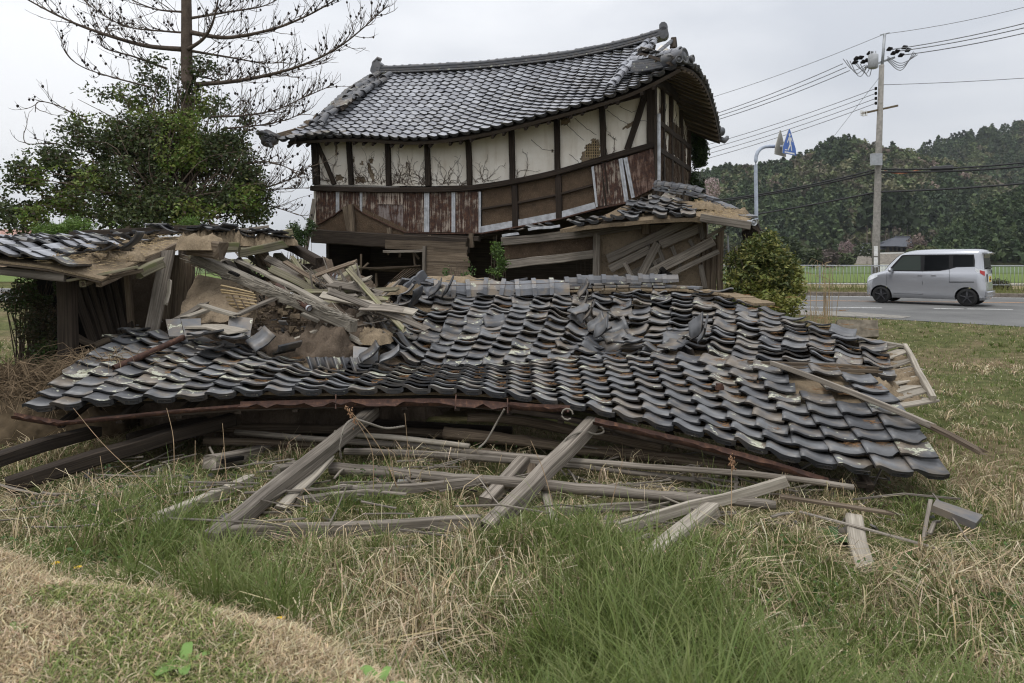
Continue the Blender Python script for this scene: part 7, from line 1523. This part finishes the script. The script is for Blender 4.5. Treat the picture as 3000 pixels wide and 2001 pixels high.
bush('climbing_weed', 'fresh green climber beside the broken eave corner of the house', [(1460, 700, 18, 16, 12.8), (1455, 735, 16, 22, 12.7), (1470, 770, 16, 20, 12.6), (1445, 800, 22, 14, 12.5)], 1.2, .06, [(.11, .19, .035), (.09, .15, .03), (.06, .10, .025)], stems=14)
bush('corner_ivy', 'dark ivy hanging on the far corner of the end wall', [(2042, 430, 22, 50, 18.6), (2050, 490, 18, 60, 18.6), (2035, 550, 26, 50, 18.5), (2030, 390, 14, 30, 18.6), (2062, 440, 10, 40, 18.6)], 2.4, .09, [(.03, .055, .018), (.045, .075, .022), (.02, .035, .014)], 'ivy', 10)
bush('rubble_shrub', 'small evergreen shrub between the shed roof and the house corner', [(875, 680, 35, 30, 13), (870, 715, 25, 22, 12.8), (905, 660, 18, 18, 13)], 1.6, .06, [(.05, .085, .025), (.035, .06, .02), (.07, .10, .03)], stems=24)
bush('bramble', 'tangled green bramble under the eave of the shed', [(95, 850, 75, 45, 9.2), (60, 880, 60, 40, 9.4), (130, 880, 50, 60, 9.2), (150, 1040, 60, 40, 8.2), (110, 960, 60, 50, 8.8)], .55, .05, [(.07, .12, .03), (.055, .09, .025), (.10, .08, .045), (.05, .06, .025)], stems=90)
bush('hedge', 'low brownish clipped hedge behind the van', [(2925, 840, 34, 22, 27.8), (2900, 842, 20, 18, 27.9)], 3.5, .08, [(.075, .05, .04), (.06, .045, .032), (.05, .06, .03)], 'hedge', 20, thr=.1)
# dry brush heap at the left, reeds at the right
def stems_obj(name, n, fn, m, **k):
    b = MB(); qq = random.Random(len(name)*7)
    for i in range(n): pts, r_ = fn(qq); b.tube(pts, [lerp(r_, r_*.4, t/(len(pts)-1)) for t in range(len(pts))], 4, False)
    return b.obj(name, m, **k)
M['dead'] = plain('dead_stem', (.21, .155, .10), .95, .1, 0, .25)
def fb(qq):
    x = qq.uniform(-40, 420); y = qq.uniform(1085, 1215) if x < 220 else qq.uniform(1050, 1120); D = qq.uniform(7.2, 8.6); p = P(x, y, D); p.z = max(p.z, -.35) if x > 220 else p.z; a = qq.uniform(0, 6.28); L = qq.uniform(.2, .7); d = V(math.cos(a), math.sin(a)*.6, 0); h = qq.uniform(.02, .18)
    return [p, p+d*L*.35+V(0, 0, h), p+d*L*.7+V(0, 0, h*.8), p+d*L+V(0, 0, qq.uniform(-.08, .02))], qq.uniform(.0025, .006)
stems_obj('dry_brush', 2200, fb, M['dead'], label='heap of tangled dead brush below the shed at the left', cat='brush', kind='stuff')
heap('brush_mound', (-5.75, 7.9, -.55), 1.3, 1.0, .62, plain('brush_earth', (.10, .075, .048), .98, .05, 0, .3), None, 22, .4, 3, .1, label='earthy mound under the dead brush at the left', cat='mound')
def fr(qq):
    x = qq.uniform(2345, 2480); D = qq.uniform(12.2, 14.2); p = P(x, 940, D); p.z = gz(p.x, p.y); h = qq.uniform(.3, .95)*(1.0 if x < 2420 else .6); a = qq.gauss(0, .12)
    return [p, p+V(a*h*.5, 0, h*.5), p+V(a*h*1.1+qq.gauss(0, .03), qq.gauss(0, .05), h*.95), p+V(a*h*1.4+qq.gauss(0, .08), 0, h*(.95+qq.uniform(-.05, .05)))], qq.uniform(.003, .006)
M['reed'] = plain('reed', (.34, .26, .16), .9, .1, 0, .2)
stems_obj('reeds', 520, fr, M['reed'], label='dry reeds beside the laurel bush and the ditch', cat='reeds', kind='stuff')
def fr2(qq):
    x = qq.uniform(2335, 2440); p = P(x, 900, 13.5); p.z = gz(p.x, p.y); h = qq.uniform(1.2, 2.0); a = qq.gauss(.03, .06); return [p, p+V(a*h*.5, 0, h*.6), p+V(a*h, 0, h), p+V(a*h+.12*qq.choice((-1, 1)), 0, h*1.02), p+V(a*h+.2*qq.choice((-1, 1)), 0, h*.95)], .007
stems_obj('tall_reeds', 16, fr2, M['reed'], label='few tall plumed reeds rising over the fence beside the bush', cat='reeds', kind='stuff')
def fr3(qq):
    s = qq.uniform(-5, 16); n_ = qq.uniform(7.1, 8.3); p = R(s, n_, .12+.1*(n_-7)); h = qq.uniform(.05, .28)*(2.2 if qq.random() < .08 else 1); a = qq.gauss(0, .25); return [p, p+V(a*h, 0, h*.7), p+V(a*h*1.6, 0, h)], .008
stems_obj('verge_grass', 2600, fr3, plain('verge_green', (.16, .17, .06), .9, .1, 0, .3), label='rough grass verge along the guard fence', cat='grass', kind='stuff')
# pine needles and straw lying on the tiles
b = MB(); qq = random.Random(3)
def needles(p, n, sp, L, bb):
    for k in range(n):
        a = qq.uniform(0, 6.28); d = V(math.cos(a), math.sin(a), qq.uniform(-.05, .18)); c = p+V(qq.gauss(0, sp), qq.gauss(0, sp), qq.uniform(0, .012)); bb.tube([c, c+d*L*qq.uniform(.5, 1)], .0014, 3, False)
for k in range(170):
    S, nu_, nv_ = (SL2, 31, 9) if qq.random() < .6 else (SU, 23, 13); i = qq.randrange(nu_); j = qq.randrange(1, nv_)
    o, x_, y_ = S[i][j], S[i+1][j]-S[i][j], S[i][j+1]-S[i][j] if j < nv_ else S[i][j]-S[i][j-1]; needles(o+x_*.7+y_*qq.uniform(.3, .9)+V(0, 0, .052), qq.randrange(8, 22), .03, .09, b)
b.obj('pine_needles', plain('needle', (.27, .15, .07), .9), None, label='rusty pine needles caught in the tile troughs', cat='needles', kind='stuff')
b = MB()
for S, i0, i1, n in ((SS, 11, 14, 900), (SQ, 0, 11, 500)):
    for k in range(n):
        i = qq.randrange(i0, i1+1); j = qq.randrange(0, len(S[0])-1); o = S[i][j]+(S[min(i+1, len(S)-1)][j]-S[i][j])*qq.random()+(S[i][j+1]-S[i][j])*qq.random(); a = qq.uniform(0, 6.28); d = V(math.cos(a), math.sin(a), qq.uniform(-.2, .3)); L = qq.uniform(.03, .10); b.tube([o+V(0, 0, .05), o+V(0, 0, .05)+d*L], .0022, 3, False)
b.obj('loose_straw', plain('loose_straw', (.48, .37, .22), .95), None, label='loose straw sticking out of the bared clay roofs', cat='straw', kind='stuff')

b = MB(); qq = random.Random(8)
for k in range(1500):
    cx_, cy_, rx_, ry_, h_ = ((-2.9, 9.9, 2.3, 2.3, 1.25), (-4.0, 12.6, 2.6, 2.2, 1.5))[k % 3 == 0]; a = qq.uniform(0, 6.28); r_ = math.sqrt(qq.random())*.95; e = math.sqrt(max(0, 1-r_*r_)); s_ = qq.uniform(.015, .06)*(1 if qq.random() < .85 else 2)
    b.box((cx_+rx_*r_*math.cos(a), cy_+ry_*r_*math.sin(a), -.45+h_*e*1.0+.02), (s_, s_*qq.uniform(.6, 1), s_*qq.uniform(.4, .8)), Matrix.Rotation(qq.random()*3, 3, 'Z') @ Matrix.Rotation(qq.random()*2, 3, 'X'))
b.obj('clods', M['clay'], None, label='clods of dry clay scattered on the rubble mounds', cat='clods', kind='stuff')

b = MB()
for k in range(900):
    cx_, cy_, rx_, ry_, h_ = ((-2.9, 9.9, 2.3, 2.3, 1.2), (-4.0, 12.6, 2.6, 2.2, 1.5))[k % 4 == 0]; a = qq.uniform(0, 6.28); r_ = math.sqrt(qq.random())*.97; e = math.sqrt(max(0, 1-r_*r_)); p = V(cx_+rx_*r_*math.cos(a), cy_+ry_*r_*math.sin(a), -.45+h_*e+.05); t = V(qq.gauss(0, 1), qq.gauss(0, 1), qq.gauss(0, .35)).normalized(); L = qq.uniform(.06, .35); b.sweep([p-t*L/2, p+t*L/2], rect_prof(qq.uniform(.006, .03), qq.uniform(.004, .01), .1), voff=qq.random())
b.obj('lath_litter', M['wood_brown'], None, label='broken laths and splinters littering the rubble mounds', cat='litter', kind='stuff')

# thin laths and sticks half lost in the grass before the eave
b = MB(); qq = random.Random(12)
for k in range(150):
    x_ = qq.uniform(-4.2, 3.2); y_ = qq.uniform(4.7, 6.6); z_ = gz(x_, y_)+qq.uniform(.02, .16); a = qq.gauss(0, .6); t = V(math.cos(a), math.sin(a)*.8, qq.gauss(0, .12)).normalized(); L = qq.uniform(.15, .9); p = V(x_, y_, z_); b.sweep([p-t*L/2, p+V(0, 0, qq.gauss(0, .02)), p+t*L/2], rect_prof(qq.uniform(.006, .03), qq.uniform(.005, .014), .1), voff=qq.random())
b.obj('fallen_laths', M['wood'], None, label='thin laths and sticks lying in the grass before the fallen eave', cat='laths', kind='stuff')
# broken bits of tile in the grass and rubble
b = MB()
for k in range(140):
    x_, y_ = (qq.uniform(-4.5, 3.6), qq.uniform(4.6, 6.4)) if k % 2 else (qq.gauss(-2.9, .9), qq.gauss(9.2, .5)); s_ = qq.uniform(.02, .08); z_ = gz(x_, y_)+.03 if k % 2 else .35+qq.uniform(0, .35)
    b.box((x_, y_, z_), (s_*1.5, s_, .016), Matrix.Rotation(qq.random()*6, 3, 'Z') @ Matrix.Rotation(qq.gauss(0, .5), 3, 'X'))
b.obj('tile_shards', M['tile'], None, label='small grey tile shards scattered in the grass and rubble', cat='shards', kind='stuff')
# ------------------------------------------------------------------ thin spring haze
b = MB(); b.box((150, 585, 66), (2300, 1330, 140)); hz_ = bpy.data.materials.new('haze'); hz_.use_nodes = True; ht = hz_.node_tree; ht.nodes.clear()
ho = ht.nodes.new('ShaderNodeOutputMaterial'); hv = ht.nodes.new('ShaderNodeVolumePrincipled'); hv.inputs['Color'].default_value = (.86, .90, .96, 1); hv.inputs['Density'].default_value = .00016; hv.inputs['Anisotropy'].default_value = .2; ht.links.new(hv.outputs[0], ho.inputs['Volume'])
b.obj('haze', hz_, None, kind='stuff', label='thin pale haze in the air over the valley', cat='haze')
